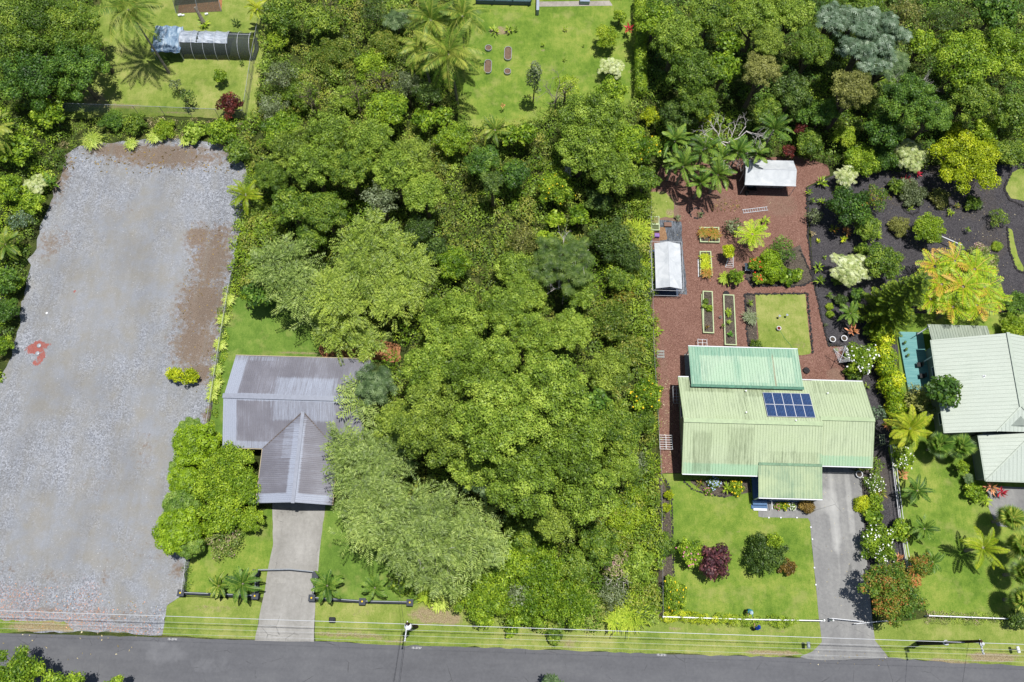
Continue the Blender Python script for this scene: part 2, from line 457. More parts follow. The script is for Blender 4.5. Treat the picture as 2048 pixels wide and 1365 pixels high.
MESHES = {}
def qm(name, parts, mat):
    v, f, r = parts if isinstance(parts, tuple) else join(parts)
    me = npmesh(name, v, f, fattrs={'rnd': r}); me.materials.append(mat); return me
def crown_mesh(style, R, pal, var, flowers=None):
    """a crown mesh, its boughs and its height, cached; coordinates around the crown's base centre"""
    Rq = max(.4, round(R * 1.25) / 1.25)
    key = (style, Rq, pal, var, flowers)
    if key in MESHES: return MESHES[key]
    rg = np.random.default_rng(abs(hash((style, pal, int(Rq * 10), var))) % 99991 if False else (len(style) * 131 + int(Rq * 10) * 17 + var * 7 + sum(map(ord, style + pal))))
    mat = lm(pal); R = Rq; nm = 'crown'
    if style == 'broad':       # rounded boughs of small leaves
        Hc = R * .8; C, Rd = dome(R, Hc, int(9 + R * 5), rg, .17, .27)
        p = [leafy(C, Rd, rg, .22, 84, sprout=.3), core(C, Rd, rg)]
    elif style == 'fine':      # big crowns of many tufts
        Hc = R * .75; C, Rd = dome(R, Hc, int(18 + R * 12), rg, .11, .2)
        p = [leafy(C, Rd, rg, .19, 98, sprout=.4), core(C, Rd, rg, 26)]
    elif style == 'loose':     # thin crown with gaps
        Hc = R * .9; C, Rd = dome(R, Hc, int(9 + R * 5), rg, .14, .24)
        p = [leafy(C, Rd * rg.uniform(.7, 1.1, len(Rd)), rg, .2, 60, sprout=.5)]
    elif style == 'bigleaf':
        Hc = R * .8; C, Rd = dome(R, Hc, int(8 + R * 5), rg, .18, .28)
        p = [leafy(C, Rd, rg, .4, 30, asp=.6, jit=.8, sprout=.2), core(C, Rd, rg)]
    elif style == 'gloss':     # dense shrub, small shiny leaves
        Hc = R * .7; C, Rd = dome(R, Hc, int(10 + R * 6), rg, .16, .26)
        p = [leafy(C, Rd, rg, .2, 85, jit=1.1, asp=.55, sprout=.2), core(C, Rd, rg)]
    elif style == 'clip':      # clipped ball
        Hc = R * .9; C, Rd = dome(R, Hc, 12, rg, .34, .42, full=True)
        p = [leafy(C, Rd, rg, .13, 190, jit=.6, low=-1), core(C, Rd, rg)]
    elif style == 'feather':
        Hc = R * .62; C, Rd = dome(R * .92, Hc, int(8 + R * 4), rg, .22, .32)
        p = [sprays(C, Rd, rg), leafy(C - np.array([0, 0, .45]), Rd * .8, rg, .3, 16, asp=.3)]
    elif style == 'silver':
        Hc = R * .7; C, Rd = dome(R, Hc, int(10 + R * 6), rg, .15, .22)
        p = [rosettes(C, Rd, rg, 11, .42, 8, .085, .45), core(C, Rd, rg, 14)]
    elif style == 'rosette':   # tufts of strap leaves, open
        Hc = R * .6; C, Rd = dome(R, Hc, int(6 + R * 5), rg, .16, .24)
        p = [rosettes(C, Rd * 1.15, rg, 16, .26, 9, .055, .2), core(C, Rd, rg, 14, .25)]
    elif style == 'conifer':
        Hc = R * 1.1; C, Rd = dome(R, Hc, int(22 + R * 14), rg, .14, .2, full=True)
        p = [leafy(C, Rd * 1.15, rg, .17, 170, up=.8, jit=.35, low=-.8, asp=.5, sprout=.15), core(C, Rd * 1.2, rg, 40, .3)]
    elif style == 'tuft':      # strappy grass clump
        Hc = R * .7; n = int(170 * max(.5, R)); out = []
        a = rg.random(n) * 6.283; L = R * rg.uniform(.75, 1.15, n); c = rg.normal(0, R * .22, (n, 2))
        for k in range(3):
            t = (k + .5) / 3; rise = np.array([1.15, .45, -.35])[k]
            d = unit(np.column_stack([np.cos(a), np.sin(a), np.full(n, rise)]))
            P = np.column_stack([c[:, 0] + np.cos(a) * L * t * .8, c[:, 1] + np.sin(a) * L * t * .8, Hc * (1.9 * t - 1.35 * t * t) * 1.3 + .02 * np.arange(n) / n])
            out.append(kites(P, d, unit(np.column_stack([-np.cos(a) * rise, -np.sin(a) * rise, np.ones(n)])), L * .5, np.full(n, .075), np.clip(rg.normal(.5 + .12 * k, .17, n), 0, 1)))
        p = out; C, Rd = np.zeros((1, 3)), np.array([R])
    elif style == 'coco':
        Hc = R * .5; C, Rd = np.zeros((1, 3)), np.array([R])
        p = [crownof(lambda i: frond(R * rg.uniform(.95, 1.15), 50, R * .25, .075, rg.uniform(.45, .85), rg, vee=.45), 20, rg, 0, -.3, 1.15)]
    elif style == 'arch':      # feather palm with broad shiny leaflets and arching fronds
        Hc = R * .6; C, Rd = np.zeros((1, 3)), np.array([R])
        p = [crownof(lambda i: frond(R * 1.2, 34, R * .28, .1, rg.uniform(.55, .85), rg, rise=.7, vee=.3, sweep=.75), 11, rg, 0, .0, 1.1)]
    elif style == 'arch2':
        Hc = R * .5; C, Rd = np.zeros((1, 3)), np.array([R])
        p = [crownof(lambda i: frond(R * 1.12, 40, R * .25, .075, rg.uniform(.4, .8), rg, vee=.25, sweep=.6), 12, rg, 0, -.15, 1.0)]
    elif style == 'treefern':
        Hc = R * .3; C, Rd = np.zeros((1, 3)), np.array([R])
        p = [crownof(lambda i: frond(R * rg.uniform(.95, 1.15), 12, R * .3, R * .055, .35, rg, rise=.22, vee=.12, sweep=.5), 15, rg, 0, .0, .55, .6 if pal == 'fernmix' else 0.0)]
    elif style == 'fan':
        Hc = R * .5; C, Rd = np.zeros((1, 3)), np.array([R]); out = []
        def fan(i):
            m = 19; b = np.linspace(-1.8, 1.8, m); st = R * rg.uniform(.1, .42); L = R * .62 * (1 - .12 * np.abs(b))
            d = unit(np.column_stack([np.cos(b), np.sin(b), -.25 - .12 * np.abs(b)])); P = np.column_stack([np.full(m, st), np.zeros(m), np.zeros(m)]) + d * (L * .5)[:, None]
            q = kites(P, d, unit(np.column_stack([.2 * np.cos(b), .2 * np.sin(b), np.ones(m)])), L, np.full(m, R * .075), np.clip(rg.normal(.5, .18, m), 0, 1), .5, .05)
            s_ = kites(np.array([[st / 2, 0, 0.]]), np.array([[1., 0, 0]]), np.array([[0, 0, 1.]]), np.array([st]), np.array([.05]), np.array([.9]))
            return join([q, s_])
        p = [crownof(fan, 34, rg, 0, -.5, 1.3)]
    elif style == 'leaves':    # few large plain leaves, banana or ti
        Hc = R * .5; C, Rd = np.zeros((1, 3)), np.array([R])
        n = int(14 + 10 * R); a = rg.random(n) * 6.283; e = rg.uniform(0, 1.0, n); L = R * rg.uniform(.6, .95, n)
        d = unit(np.column_stack([np.cos(a) * np.cos(e), np.sin(a) * np.cos(e), np.sin(e)]))
        N = unit(np.column_stack([-np.cos(a) * np.sin(e), -np.sin(a) * np.sin(e), np.cos(e)]) + rg.normal(0, .2, (n, 3)))
        p = [kites(d * (L * .6)[:, None] + rg.normal(0, .1 * R, (n, 3)), d, N, L, np.maximum(.1, L * .24), np.clip(rg.normal(.5, .2, n), 0, 1))]
    else: raise ValueError(style)
    me = qm(nm, p, mat)
    fm = None
    if flowers:
        n = int(len(Rd) * {'w': 3.2, 'y': 1.1, 'r': .9, 'p': 1.2, 'b': 4}[flowers]); i = rg.integers(0, len(C), n); D = unit(rg.normal(size=(n, 3))); D[:, 2] = np.abs(D[:, 2])
        P = C[i] + D * (Rd[i] * 1.08)[:, None] * np.array([1, 1, .9]) + np.array([0, 0, .03])
        out = []; N = unit(D * .4 + np.array([0, 0, 1.]));
        U = unit(np.cross(N, rg.normal(size=D.shape)))
        for q in range(3):
            a = q * 2.094; d = unit(U * math.cos(a) + np.cross(N, U) * math.sin(a)); s_ = np.full(n, .1) * rg.uniform(.7, 1.3, n)
            out.append(kites(P + d * .045, d, N, s_, s_ * .95, np.full(n, .5)))
        fm = qm('blossom', out, {'w': flower_w, 'y': flower_y, 'r': flower_r, 'p': flower_p, 'b': flower_b}[flowers])
    MESHES[key] = (me, fm, C, Rd, Hc); return MESHES[key]

PALMY = {'coco', 'arch', 'arch2', 'treefern', 'fan'}
PLACED = []
def plant(name, cat, style, pal, u, v, rpx, h, label, group=None, sq=1.0, lean=None, flowers=None, base=None, rz=None, trunk=True, zs=1.0):
    """u, v: where the crown's middle shows in the photo; rpx: its half width there; h: height of its top"""
    zc0 = h * (.97 if style in PALMY else .8)
    c = W(u, v, zc0); R = rpx / ppm(u, v, zc0)
    var = len(PLACED) % 3
    me, fm, C, Rd, Hc = crown_mesh(style, R, pal, var, flowers)
    Rq = max(.4, round(R * 1.25) / 1.25); s = R / Rq
    zc = h if style in PALMY else max(h - Hc * s * zs, .05)
    g = W(base[0], base[1], 0) if base else Vector((c.x, c.y, 0))
    root = thing(name, label, cat, (g.x, g.y, 0), group)
    PLACED.append(root)
    a = rz if rz is not None else (len(PLACED) * 2.399) % 6.283
    small = h < .9 or style in ('tuft', 'leaves')
    o = bpy.data.objects.new('foliage' if small or 'shrub' in name or 'bush' in name or 'hedge' in name else 'crown', me); COL.objects.link(o); o.parent = root
    o.location = (c.x - g.x, c.y - g.y, zc); o.rotation_euler = (0, 0, a); o.scale = (s, s * sq, s * zs)
    if fm:
        q = bpy.data.objects.new('blossom', fm); COL.objects.link(q); q.parent = root; q.location = o.location; q.rotation_euler = o.rotation_euler; q.scale = o.scale
        q['kind'] = 'stuff'
    if trunk and not small:
        mb = MB(); rg = np.random.default_rng(len(PLACED)); dx, dy = c.x - g.x, c.y - g.y
        if style in PALMY:
            r = .13 if h > 3 else .09; n = 6
            mb.tube([(dx * (i / n) ** 1.5, dy * (i / n) ** 1.5, zc * i / n) for i in range(n + 1)], [r * (1.5 - .6 * min(1, i * 2 / n)) for i in range(n + 1)], 8)
        else:
            C2 = C * s; C2 = np.column_stack([C2[:, 0] * math.cos(a) - C2[:, 1] * math.sin(a) + dx, C2[:, 0] * math.sin(a) + C2[:, 1] * math.cos(a) + dy, C2[:, 2] * zs])
            limbs(mb, max(h * .9, .5), C2, max(.04, .035 * h * (.6 + R * .12)), rg, zc, .5, zc + Hc * .3)
        mb.build('trunk' if h > 2.5 else 'stem', barkpale if style in PALMY else bark, root)
    return root
# ------------------------------------------------------------------ ground materials
K = 0.70
def M_ground():
    m = NM('forest floor'); p = m.pos()
    a = m.noise(p, .35, 4); b = m.noise(p, 6, 5, .7)
    c = m.ramp(m.math('ADD', m.math('MULTIPLY', a, .5), m.math('MULTIPLY', b, .5)), [(.35, lin(52, 50, 34, K)), (.5, lin(70, 84, 40, K)), (.65, lin(112, 110, 66, K))])
    return m.fin(c, .95, .1, m.bump(b, .6, .15))
def M_lawn(name, c0, c1, c2, rough_scale=1.0, worn=None):
    m = NM(name); p = m.pos()
    a = m.noise(p, .16, 3, .6); b = m.noise(p, .8 * rough_scale, 4, .65); f = m.noise(p, 9, 4, .75); g = m.noise(m.map(p, (1, .25, 1)), 5, 3, .7)
    t = m.math('ADD', m.math('MULTIPLY', a, .42), m.math('MULTIPLY', b, .28)); t = m.math('ADD', t, m.math('MULTIPLY', f, .3)); t = m.math('ADD', t, m.math('MULTIPLY', g, .14))
    t = m.math('MULTIPLY', t, .88)
    c = m.ramp(t, [(.4, lin(*c0, K)), (.5, lin(*c1, K)), (.6, lin(*c2, K))])
    c = m.mix(m.math('MULTIPLY', m.rng(m.noise(p, .42, 5, .65), .53, .68), .5), c, lin(172, 172, 104, K)); c = m.mix(m.math('MULTIPLY', m.rng(m.noise(p, 1.9, 4, .7), .58, .7), .35), c, lin(*[x * .8 for x in c0], K))
    w = m.math('ADD', m.attr('worn'), m.math('MULTIPLY', m.math('SUBTRACT', m.noise(p, 2.2, 5, .7), .5), .9))
    c = m.mix(m.rng(w, .45, .75), c, m.ramp(f, [(.35, lin(128, 112, 84, K)), (.65, lin(186, 172, 136, K))]))
    return m.fin(c, .9, .15, m.bump(m.math('ADD', f, b), .7, .06))
lawn_std = M_lawn('mown lawn', (88, 122, 40), (124, 152, 58), (164, 174, 84))
lawn_pale = M_lawn('dry lawn', (104, 130, 50), (140, 158, 72), (176, 178, 106))
lawn_lush = M_lawn('lush lawn', (84, 114, 44), (108, 140, 56), (140, 164, 76))
def M_gravel():
    m = NM('crushed rock'); p = m.pos()
    st = m.voro(p, 9.0, 'Color'); sep = m.n('ShaderNodeSeparateColor'); m.put(sep.inputs[0], st)
    st2 = m.noise(p, 18, 2, .8)
    bright = m.math('ADD', m.math('MULTIPLY', sep.outputs[0], .62), m.math('MULTIPLY', st2, .4))
    stones = m.ramp(bright, [(.1, lin(108, 110, 116, K)), (.42, lin(146, 150, 158, K)), (.75, lin(174, 178, 188, K)), (1, lin(226, 230, 240, K))])
    fine = m.ramp(m.noise(p, 14, 4, .7), [(.3, lin(132, 133, 134, K)), (.7, lin(168, 168, 166, K))])
    warm = m.ramp(m.noise(p, .5, 3), [(.35, lin(150, 145, 133, K)), (.65, lin(150, 156, 168, K))])
    fine = m.mix(.5, fine, warm)
    n1 = m.noise(m.map(p, (1, .45, 1)), .45, 5, .65)
    cf = m.rng(m.math('ADD', n1, m.math('MULTIPLY', m.attr('fine'), .34)), .44, .76)
    c = m.mix(m.math('MULTIPLY', cf, .88), stones, fine)
    n2 = m.noise(p, 1.6, 6, .72)
    dm = m.rng(m.math('ADD', m.attr('dirt'), m.math('MULTIPLY', m.math('SUBTRACT', n2, .5), 1.9)), .36, .74)
    dirt = m.ramp(m.noise(p, 10, 5, .75), [(.3, lin(98, 84, 72, K)), (.55, lin(138, 120, 104, K)), (.75, lin(184, 168, 150, K))])
    c = m.mix(m.math('MULTIPLY', dm, .93), c, dirt)
    rm = m.rng(m.math('ADD', m.attr('red'), m.math('MULTIPLY', m.math('SUBTRACT', m.noise(p, 2.6, 5, .7), .5), 1.5)), .5, .62)
    c = m.mix(m.math('MULTIPLY', rm, .9), c, m.ramp(m.noise(p, 9, 4), [(.3, lin(150, 78, 70, K)), (.7, lin(190, 110, 98, K))]))
    lt = m.math('MULTIPLY', m.rng(m.noise(p, 7, 3, .6), .56, .6), m.rng(m.math('ADD', m.attr('litter'), m.math('MULTIPLY', m.math('SUBTRACT', m.noise(p, .9, 4), .5), 1.2)), .4, .8))
    c = m.mix(lt, c, lin(206, 146, 116, K))
    rut = m.noise(m.map(p, (1.6, .12, 1), (0, 0, R_(-6))), .8, 4, .6); c = m.mix(m.math('MULTIPLY', m.rng(rut, .52, .68), .3), c, lin(142, 140, 134, K)); spk = m.rng(m.noise(p, 6, 2, .5), .7, .73); c = m.mix(m.math('MULTIPLY', spk, .6), c, lin(232, 232, 232, K))
    c = m.mix(.2, c, m.ramp(m.noise(m.map(p, (1, .5, 1)), .22, 5, .6), [(.36, (.26, .26, .27, 1)), (.5, (.5, .5, .5, 1)), (.64, (.68, .68, .7, 1))]), 'OVERLAY')
    h = m.math('ADD', m.math('MULTIPLY', bright, m.math('SUBTRACT', 1.05, cf)), m.math('MULTIPLY', n2, .3))
    return m.fin(c, .9, .2, m.bump(h, .7, .06))
def M_cinder(name, c0, c1, c2, alt, scale=10):
    m = NM(name); p = m.pos(); f = m.noise(p, scale, 5, .8); s = m.voro(p, 14, 'Color'); sep = m.n('ShaderNodeSeparateColor'); m.put(sep.inputs[0], s)
    t = m.math('ADD', m.math('MULTIPLY', f, .6), m.math('MULTIPLY', sep.outputs[0], .3)); t = m.math('ADD', t, m.math('MULTIPLY', m.noise(p, .35, 3), .16))
    c = m.ramp(t, [(.3, lin(*c0, K)), (.52, lin(*c1, K)), (.75, lin(*c2, K))])
    w = m.rng(m.math('ADD', m.attr('worn'), m.math('MULTIPLY', m.noise(p, 1.2, 6, .75), .55)), .5, .85)
    c = m.mix(m.math('MULTIPLY', w, .75), c, m.ramp(f, [(.35, lin(*alt[0], K)), (.7, lin(*alt[1], K))]))
    sp = m.rng(m.noise(p, 5.5, 2, .5), .73, .76)
    c = m.mix(m.math('MULTIPLY', sp, .6), c, lin(200, 160, 140, K))
    return m.fin(c, .95, .12, m.bump(t, .8, .05))
def M_asphalt(name, c0, c1, c2, streak, rz=0.0):
    m = NM(name); p = m.pos(); a = m.noise(m.map(p, streak, (0, 0, rz)), .5, 5, .6); b = m.noise(p, 22, 3, .8); d = m.noise(p, .5, 5, .7); e = m.noise(p, 3, 5, .7)
    t = m.math('ADD', m.math('MULTIPLY', a, .4), m.math('MULTIPLY', d, .25)); t = m.math('ADD', t, m.math('MULTIPLY', b, .09)); t = m.math('ADD', t, m.math('MULTIPLY', e, .26))
    c = m.ramp(t, [(.38, lin(*c0, K)), (.5, lin(*c1, K)), (.62, lin(*c2, K))])
    c = m.mix(m.rng(m.math('ADD', m.attr('stain'), m.math('MULTIPLY', m.math('SUBTRACT', e, .5), 1.2)), .45, .85), c, lin(*[x * .62 for x in c0], K))
    c = m.mix(m.math('MULTIPLY', m.rng(m.math('ADD', m.attr('light'), m.math('MULTIPLY', m.math('SUBTRACT', d, .5), .8)), .3, .9), .75), c, lin(*[min(255, x * 1.22) for x in c2], K))
    ck = m.voro(m.mix(.12, p, m.noise(p, 1.5, 3, out=1)), .3, 'Distance', 'DISTANCE_TO_EDGE')
    c = m.mix(m.math('MULTIPLY', m.rng(ck, .012, .004), m.math('MULTIPLY', m.rng(d, .5, .62), .45)), c, lin(50, 50, 52, K))
    return m.fin(c, .88, .25, m.bump(b, .35, .01))

sheet('ground', [(-260, -160), (260, -160), (260, 330), (-260, 330)], 0.0, M_ground(), 10.0)
def yr(u): return 1267 + .0306 * u
road_mat = M_asphalt('road asphalt', (97, 98, 103), (108, 109, 114), (119, 120, 124), (.12, 1, 1), R_(-1.6))
sheet('road', PX([(-400, yr(-400)), (512, 1281), (630, 1283), (1325, 1308), (1600, 1316), (1640, 1320), (1775, 1316), (1900, 1325), (2500, 1345), (2500, 1455), (-400, 1372)]), .008, road_mat, .5,
      {'light': blobs([(330, 1310, 50, 18, .5), (420, 1330, 60, 18, .4), (300, 1290, 60, 8, .5)]), 'stain': blobs([(1700, 1316, 60, 9, .55), (1650, 1320, 60, 6, .5)])}, edge=.03)
gm = {'dirt': blobs([(330, 312, 120, 26), (230, 300, 60, 16), (120, 350, 22, 60, .8), (398, 475, 28, 26), (425, 520, 40, 60), (405, 610, 52, 70), (392, 690, 48, 50), (400, 745, 30, 26), (100, 490, 28, 40, .6), (355, 1140, 16, 20, .7), (210, 1155, 14, 24, .5), (105, 1155, 26, 22, .4), (20, 1135, 26, 26, .4), (285, 905, 34, 50, .4), (130, 480, 30, 30, .45), (420, 830, 14, 20), (440, 470, 40, 24, .8), (300, 1100, 120, 50, .3), (120, 1222, 150, 14, .5), (250, 1235, 60, 18, .5), (200, 960, 50, 40, .3), (250, 420, 60, 20, .3)], .8),
      'fine': blobs([(260, 500, 90, 140), (220, 600, 110, 110), (310, 560, 40, 120), (110, 770, 90, 70), (130, 720, 60, 60, .7), (290, 880, 46, 130), (230, 1010, 140, 60), (300, 1090, 70, 90), (90, 1060, 110, 50), (170, 1100, 160, 50), (60, 1110, 80, 40, .8), (300, 780, 40, 60, .7), (100, 520, 60, 90, .6), (270, 1180, 60, 40, .6)], .8),
      'red': blobs([(76, 694, 15, 14), (64, 700, 14, 10, .9), (84, 712, 9, 12, .9), (72, 727, 13, 7, .75), (96, 690, 12, 7, .6), (148, 585, 5, 6, .7)], .5),
      'litter': blobs([(60, 1240, 120, 20), (175, 1195, 36, 34, .6), (140, 1170, 90, 36, .4), (250, 1262, 90, 10), (30, 1200, 70, 40, .7), (190, 1240, 40, 25, .8)], .5)}
sheet('gravel_lot', PX([(128, 312), (160, 292), (300, 276), (440, 284), (494, 335), (486, 420), (462, 560), (445, 650), (432, 780), (418, 860), (380, 1120), (364, 1192), (335, 1210), (325, 1269), (-150, 1256), (-150, 900), (-4, 770), (26, 700), (40, 640), (62, 520), (92, 425), (120, 350)]), .012, M_gravel(), .4, gm, edge=.14)
worn_v = {'worn': blobs([(700, 1270, 90, 9, .7), (790, 1280, 50, 6, .7), (860, 1230, 50, 20, .75), (900, 1238, 30, 14, .8), (720, 1225, 40, 14, .45), (1130, 1285, 40, 14, .6), (1350, 1258, 20, 9, .6), (1440, 1259, 60, 8, .5), (1550, 1262, 50, 8, .5), (1545, 1306, 60, 7, .95), (1060, 1270, 60, 14, .45), (680, 1255, 60, 10, .4)])}
no = {}
sheet('lawn', PX([(372, 1184), (384, 1100), (470, 1056), (545, 1010), (546, 1090), (530, 1196), (372, 1192)]), .02, lawn_std, .5, no, edge=.05)
sheet('lawn', PX([(360, 1194), (526, 1201), (512, 1281), (325, 1270), (333, 1212)]), .022, lawn_pale, .5, {'worn': blobs([(430, 1218, 70, 8, .55), (480, 1276, 40, 4, .6)])}, edge=.06)
sheet('lawn', PX([(-150, 1238), (0, 1238), (130, 1245), (150, 1262), (0, 1266), (-150, 1262)]), .022, lawn_pale, .4, {'worn': blobs([(90, 1255, 90, 14, .8)])}, edge=.1)
sheet('lawn', PX([(629, 1204), (760, 1208), (930, 1200), (1000, 1180), (1320, 1180), (1330, 1238), (1640, 1242), (1643, 1285), (1624, 1304), (1598, 1315), (1325, 1307), (1000, 1297), (830, 1291), (629, 1283)]), .022, lawn_pale, .5, worn_v, edge=.07)
sheet('lawn', PX([(468, 595), (560, 590), (640, 620), (770, 680), (760, 725), (475, 725), (455, 790), (450, 905), (416, 905), (428, 780), (445, 660)]), .02, lawn_lush, .5, {'worn': blobs([(600, 708, 60, 4, .7), (700, 700, 30, 8, .8)])}, edge=.06)
sheet('lawn', PX([(650, 1005), (760, 1000), (880, 1100), (930, 1212), (632, 1200), (637, 1100)]), .02, lawn_lush, .5, no, edge=.06)
sheet('lawn', PX([(120, 240), (170, 120), (215, -40), (560, -40), (532, 60), (510, 240), (330, 232)]), .02, lawn_pale, .5, {'worn': blobs([(190, 200, 30, 20, .7), (230, 212, 80, 10, .6), (420, 118, 50, 6, .6), (350, 228, 80, 4, .7)])}, edge=.08)
sheet('lawn', PX([(915, -40), (1275, -40), (1272, 215), (1100, 240), (1010, 268), (915, 250)]), .02, lawn_std, .5, {'worn': blobs([(1000, 62, 26, 12, .75), (1085, 102, 9, 6, .7), (990, 28, 60, 4, .4), (1260, 140, 12, 10, .5), (1131, 58, 7, 5, .7)])}, edge=.08)
sheet('lawn', PX([(1324, 948), (1516, 948), (1518, 1034), (1619, 1036), (1638, 1240), (1330, 1240), (1343, 1100), (1340, 980)]), .02, lawn_std, .5, {'worn': blobs([(1475, 1060, 8, 5, .6)])}, edge=.04)
sheet('lawn', PX([(1790, 628), (2200, 622), (2200, 1240), (1856, 1230), (1812, 1140), (1800, 1000), (1776, 900), (1800, 760)]), .018, lawn_std, .5, {'worn': blobs([(1935, 1095, 16, 22, .5), (1900, 640, 100, 5, .3)])}, edge=.05)
sheet('lawn', PX([(1746, 1248), (1850, 1238), (2250, 1246), (2250, 1338), (1900, 1326), (1777, 1315), (1748, 1278)]), .022, lawn_pale, .5, {'worn': blobs([(1985, 1315, 60, 9, .95), (1900, 1324, 50, 5, .9), (1890, 1262, 30, 12, .4)])}, edge=.05)
red = M_cinder('red cinder', (104, 75, 66), (136, 100, 88), (170, 134, 121), ((120, 98, 84), (170, 148, 130)))
sheet('cinder_yard', PX([(1302, 384), (1322, 330), (1480, 318), (1595, 312), (1655, 330), (1660, 350), (1612, 374), (1614, 470), (1627, 570), (1643, 640), (1656, 692), (1690, 694), (1690, 790), (1400, 790), (1380, 945), (1320, 948), (1318, 800), (1300, 600), (1300, 450)]), .012, red, .4,
      {'worn': blobs([(1330, 420, 30, 36, .8), (1560, 410, 40, 30, .4), (1440, 400, 30, 20, .35), (1670, 750, 20, 16, .45), (1330, 790, 12, 150, .3), (1400, 430, 20, 20, .2)])}, edge=.04)
black = M_cinder('black cinder', (48, 46, 50), (76, 74, 78), (106, 103, 106), ((84, 76, 66), (130, 118, 102)))
sheet('cinder_garden', PX([(1614, 376), (1700, 335), (2250, 325), (2250, 640), (1790, 632), (1765, 700), (1735, 800), (1690, 765), (1690, 694), (1658, 690), (1643, 640), (1628, 560)]), .010, black, .5, {'worn': blobs([(1780, 400, 50, 20, .3), (1940, 400, 80, 60, .28), (1900, 340, 60, 20, .4), (1990, 480, 40, 50, .3)])}, edge=.05)
sheet('planting_bed', PX([(1690, 690), (1800, 690), (1790, 760), (1778, 870), (1800, 1000), (1814, 1140), (1790, 1160), (1738, 1160), (1712, 955), (1745, 930), (1722, 770), (1690, 765)]), .014, black, .5, {'worn': blobs([(1750, 960, 40, 60, .4)])}, edge=.04)
sheet('lawn', PX([(1510, 588), (1611, 589), (1622, 708), (1600, 711), (1518, 693)]), .03, lawn_pale, .4, {'worn': blobs([(1600, 690, 20, 16, .5), (1610, 610, 16, 20, .35)])}, edge=.04)
dw1 = M_asphalt('worn concrete drive', (148, 146, 141), (166, 164, 160), (184, 182, 178), (1, .25, 1))
sheet('driveway', PX([(545, 1000), (653, 1000), (640, 1100), (631, 1190), (628, 1284), (510, 1282), (528, 1190), (546, 1090)]), .03, dw1, .4, {'stain': blobs([(585, 1024, 34, 10, .55), (556, 1030, 10, 14, .5)]), 'light': blobs([(560, 1160, 16, 10, .5), (560, 1100, 18, 10, .3), (634, 1150, 6, 60, .5), (520, 1240, 10, 40, .4)])}, edge=.03)
dw2 = M_asphalt('worn asphalt drive', (128, 128, 129), (146, 146, 146), (166, 166, 164), (1, .18, 1))
sheet('driveway', PX([(1630, 920), (1722, 946), (1731, 1100), (1745, 1245), (1750, 1282), (1778, 1316), (1640, 1321), (1598, 1315), (1624, 1304), (1644, 1284), (1638, 1240), (1619, 1037), (1517, 1035), (1517, 985), (1630, 985)]), .03, dw2, .4, {'light': blobs([(1668, 1030, 10, 90, .8), (1654, 1000, 16, 30, .6), (1700, 1010, 8, 100, .6), (1676, 1100, 5, 60, .5), (1560, 1022, 30, 8, .3)]), 'stain': blobs([(1700, 1300, 70, 8, .35)])}, edge=.015)
# garden beds laid in the cinder
soil = M_cinder('bed soil', (62, 56, 50), (92, 84, 76), (128, 118, 106), ((90, 84, 60), (140, 132, 100)))
sheet('planting_bed', PX([(1375, 960), (1500, 958), (1503, 985), (1450, 995), (1405, 984)]), .026, soil, .3, no, edge=.03)
sheet('planting_bed', PX([(1320, 950), (1334, 985), (1343, 1040), (1345, 1160), (1325, 1235), (1318, 1235), (1316, 960)]), .026, soil, .3, no, edge=.03)
sheet('planting_bed', PX([(1525, 522), (1600, 490), (1626, 560), (1605, 571), (1500, 571), (1490, 550)]), .018, soil, .3, no, edge=.03)
sheet('planting_bed', PX([(1490, 588), (1509, 588), (1517, 693), (1497, 692)]), .018, soil, .3, no, edge=.03)
def M_plastic():
    m = NM('black plastic sheet'); p = m.pos(); n = m.noise(m.map(p, (2, .6, 1)), 1.6, 5, .7, 1.5)
    return m.fin(m.ramp(n, [(.4, lin(60, 66, 74, K)), (.6, lin(112, 120, 132, K)), (.75, lin(150, 158, 170, K))]), .45, .5, m.bump(n, 1, .15))
plastic = M_plastic()
tag(sheet('ground_tarp', PX([(1318, 440), (1362, 444), (1374, 589), (1306, 590), (1302, 545), (1322, 520)]), .02, plastic, .3, edge=.05, kind=None), 'crinkled black plastic ground sheet under and behind the white tunnel tent', 'tarp')
tag(sheet('ground_tarp', PX([(1293, 560), (1300, 560), (1302, 640), (1287, 640)]), .018, plastic, .3, edge=.06, kind=None), 'narrow strip of black plastic outside the red yard fence', 'tarp')
tag(sheet('sand_patch', PX([(1318, 455), (1330, 455), (1335, 480), (1318, 482)]), .026, M_cinder('brown sand', (120, 90, 64), (156, 122, 92), (186, 152, 120), ((130, 110, 80), (150, 130, 100))), .3, kind='structure'))
bare = M_cinder('orange bare soil', (130, 84, 54), (176, 124, 86), (200, 150, 112), ((130, 110, 80), (150, 130, 100)))
sheet('bare_soil', PX([(640, 690), (760, 678), (800, 690), (800, 725), (640, 712)]), .024, bare, .3, edge=.1)
# small house numbers painted at the road edge
fpaint = plain('road paint', lin(225, 225, 228, .7), .7, .2, .1)
for (u, v, t) in ((345, 1279, '15-2741'), (833, 1296.5, '15-2737'), (1323, 1310.5, '15-2731')):
    cu = bpy.data.curves.new('house_number', 'FONT'); cu.body = t; cu.size = .26; cu.align_x = 'CENTER'; cu.align_y = 'CENTER'; cu.space_character = 1.15; cu.offset = .006
    cu.materials.append(fpaint)
    o = bpy.data.objects.new('road_marking', cu); COL.objects.link(o); p = W(u, v); o.location = (p.x, p.y, .016); o.rotation_euler = (0, 0, R_(-.2)); o['kind'] = 'structure'
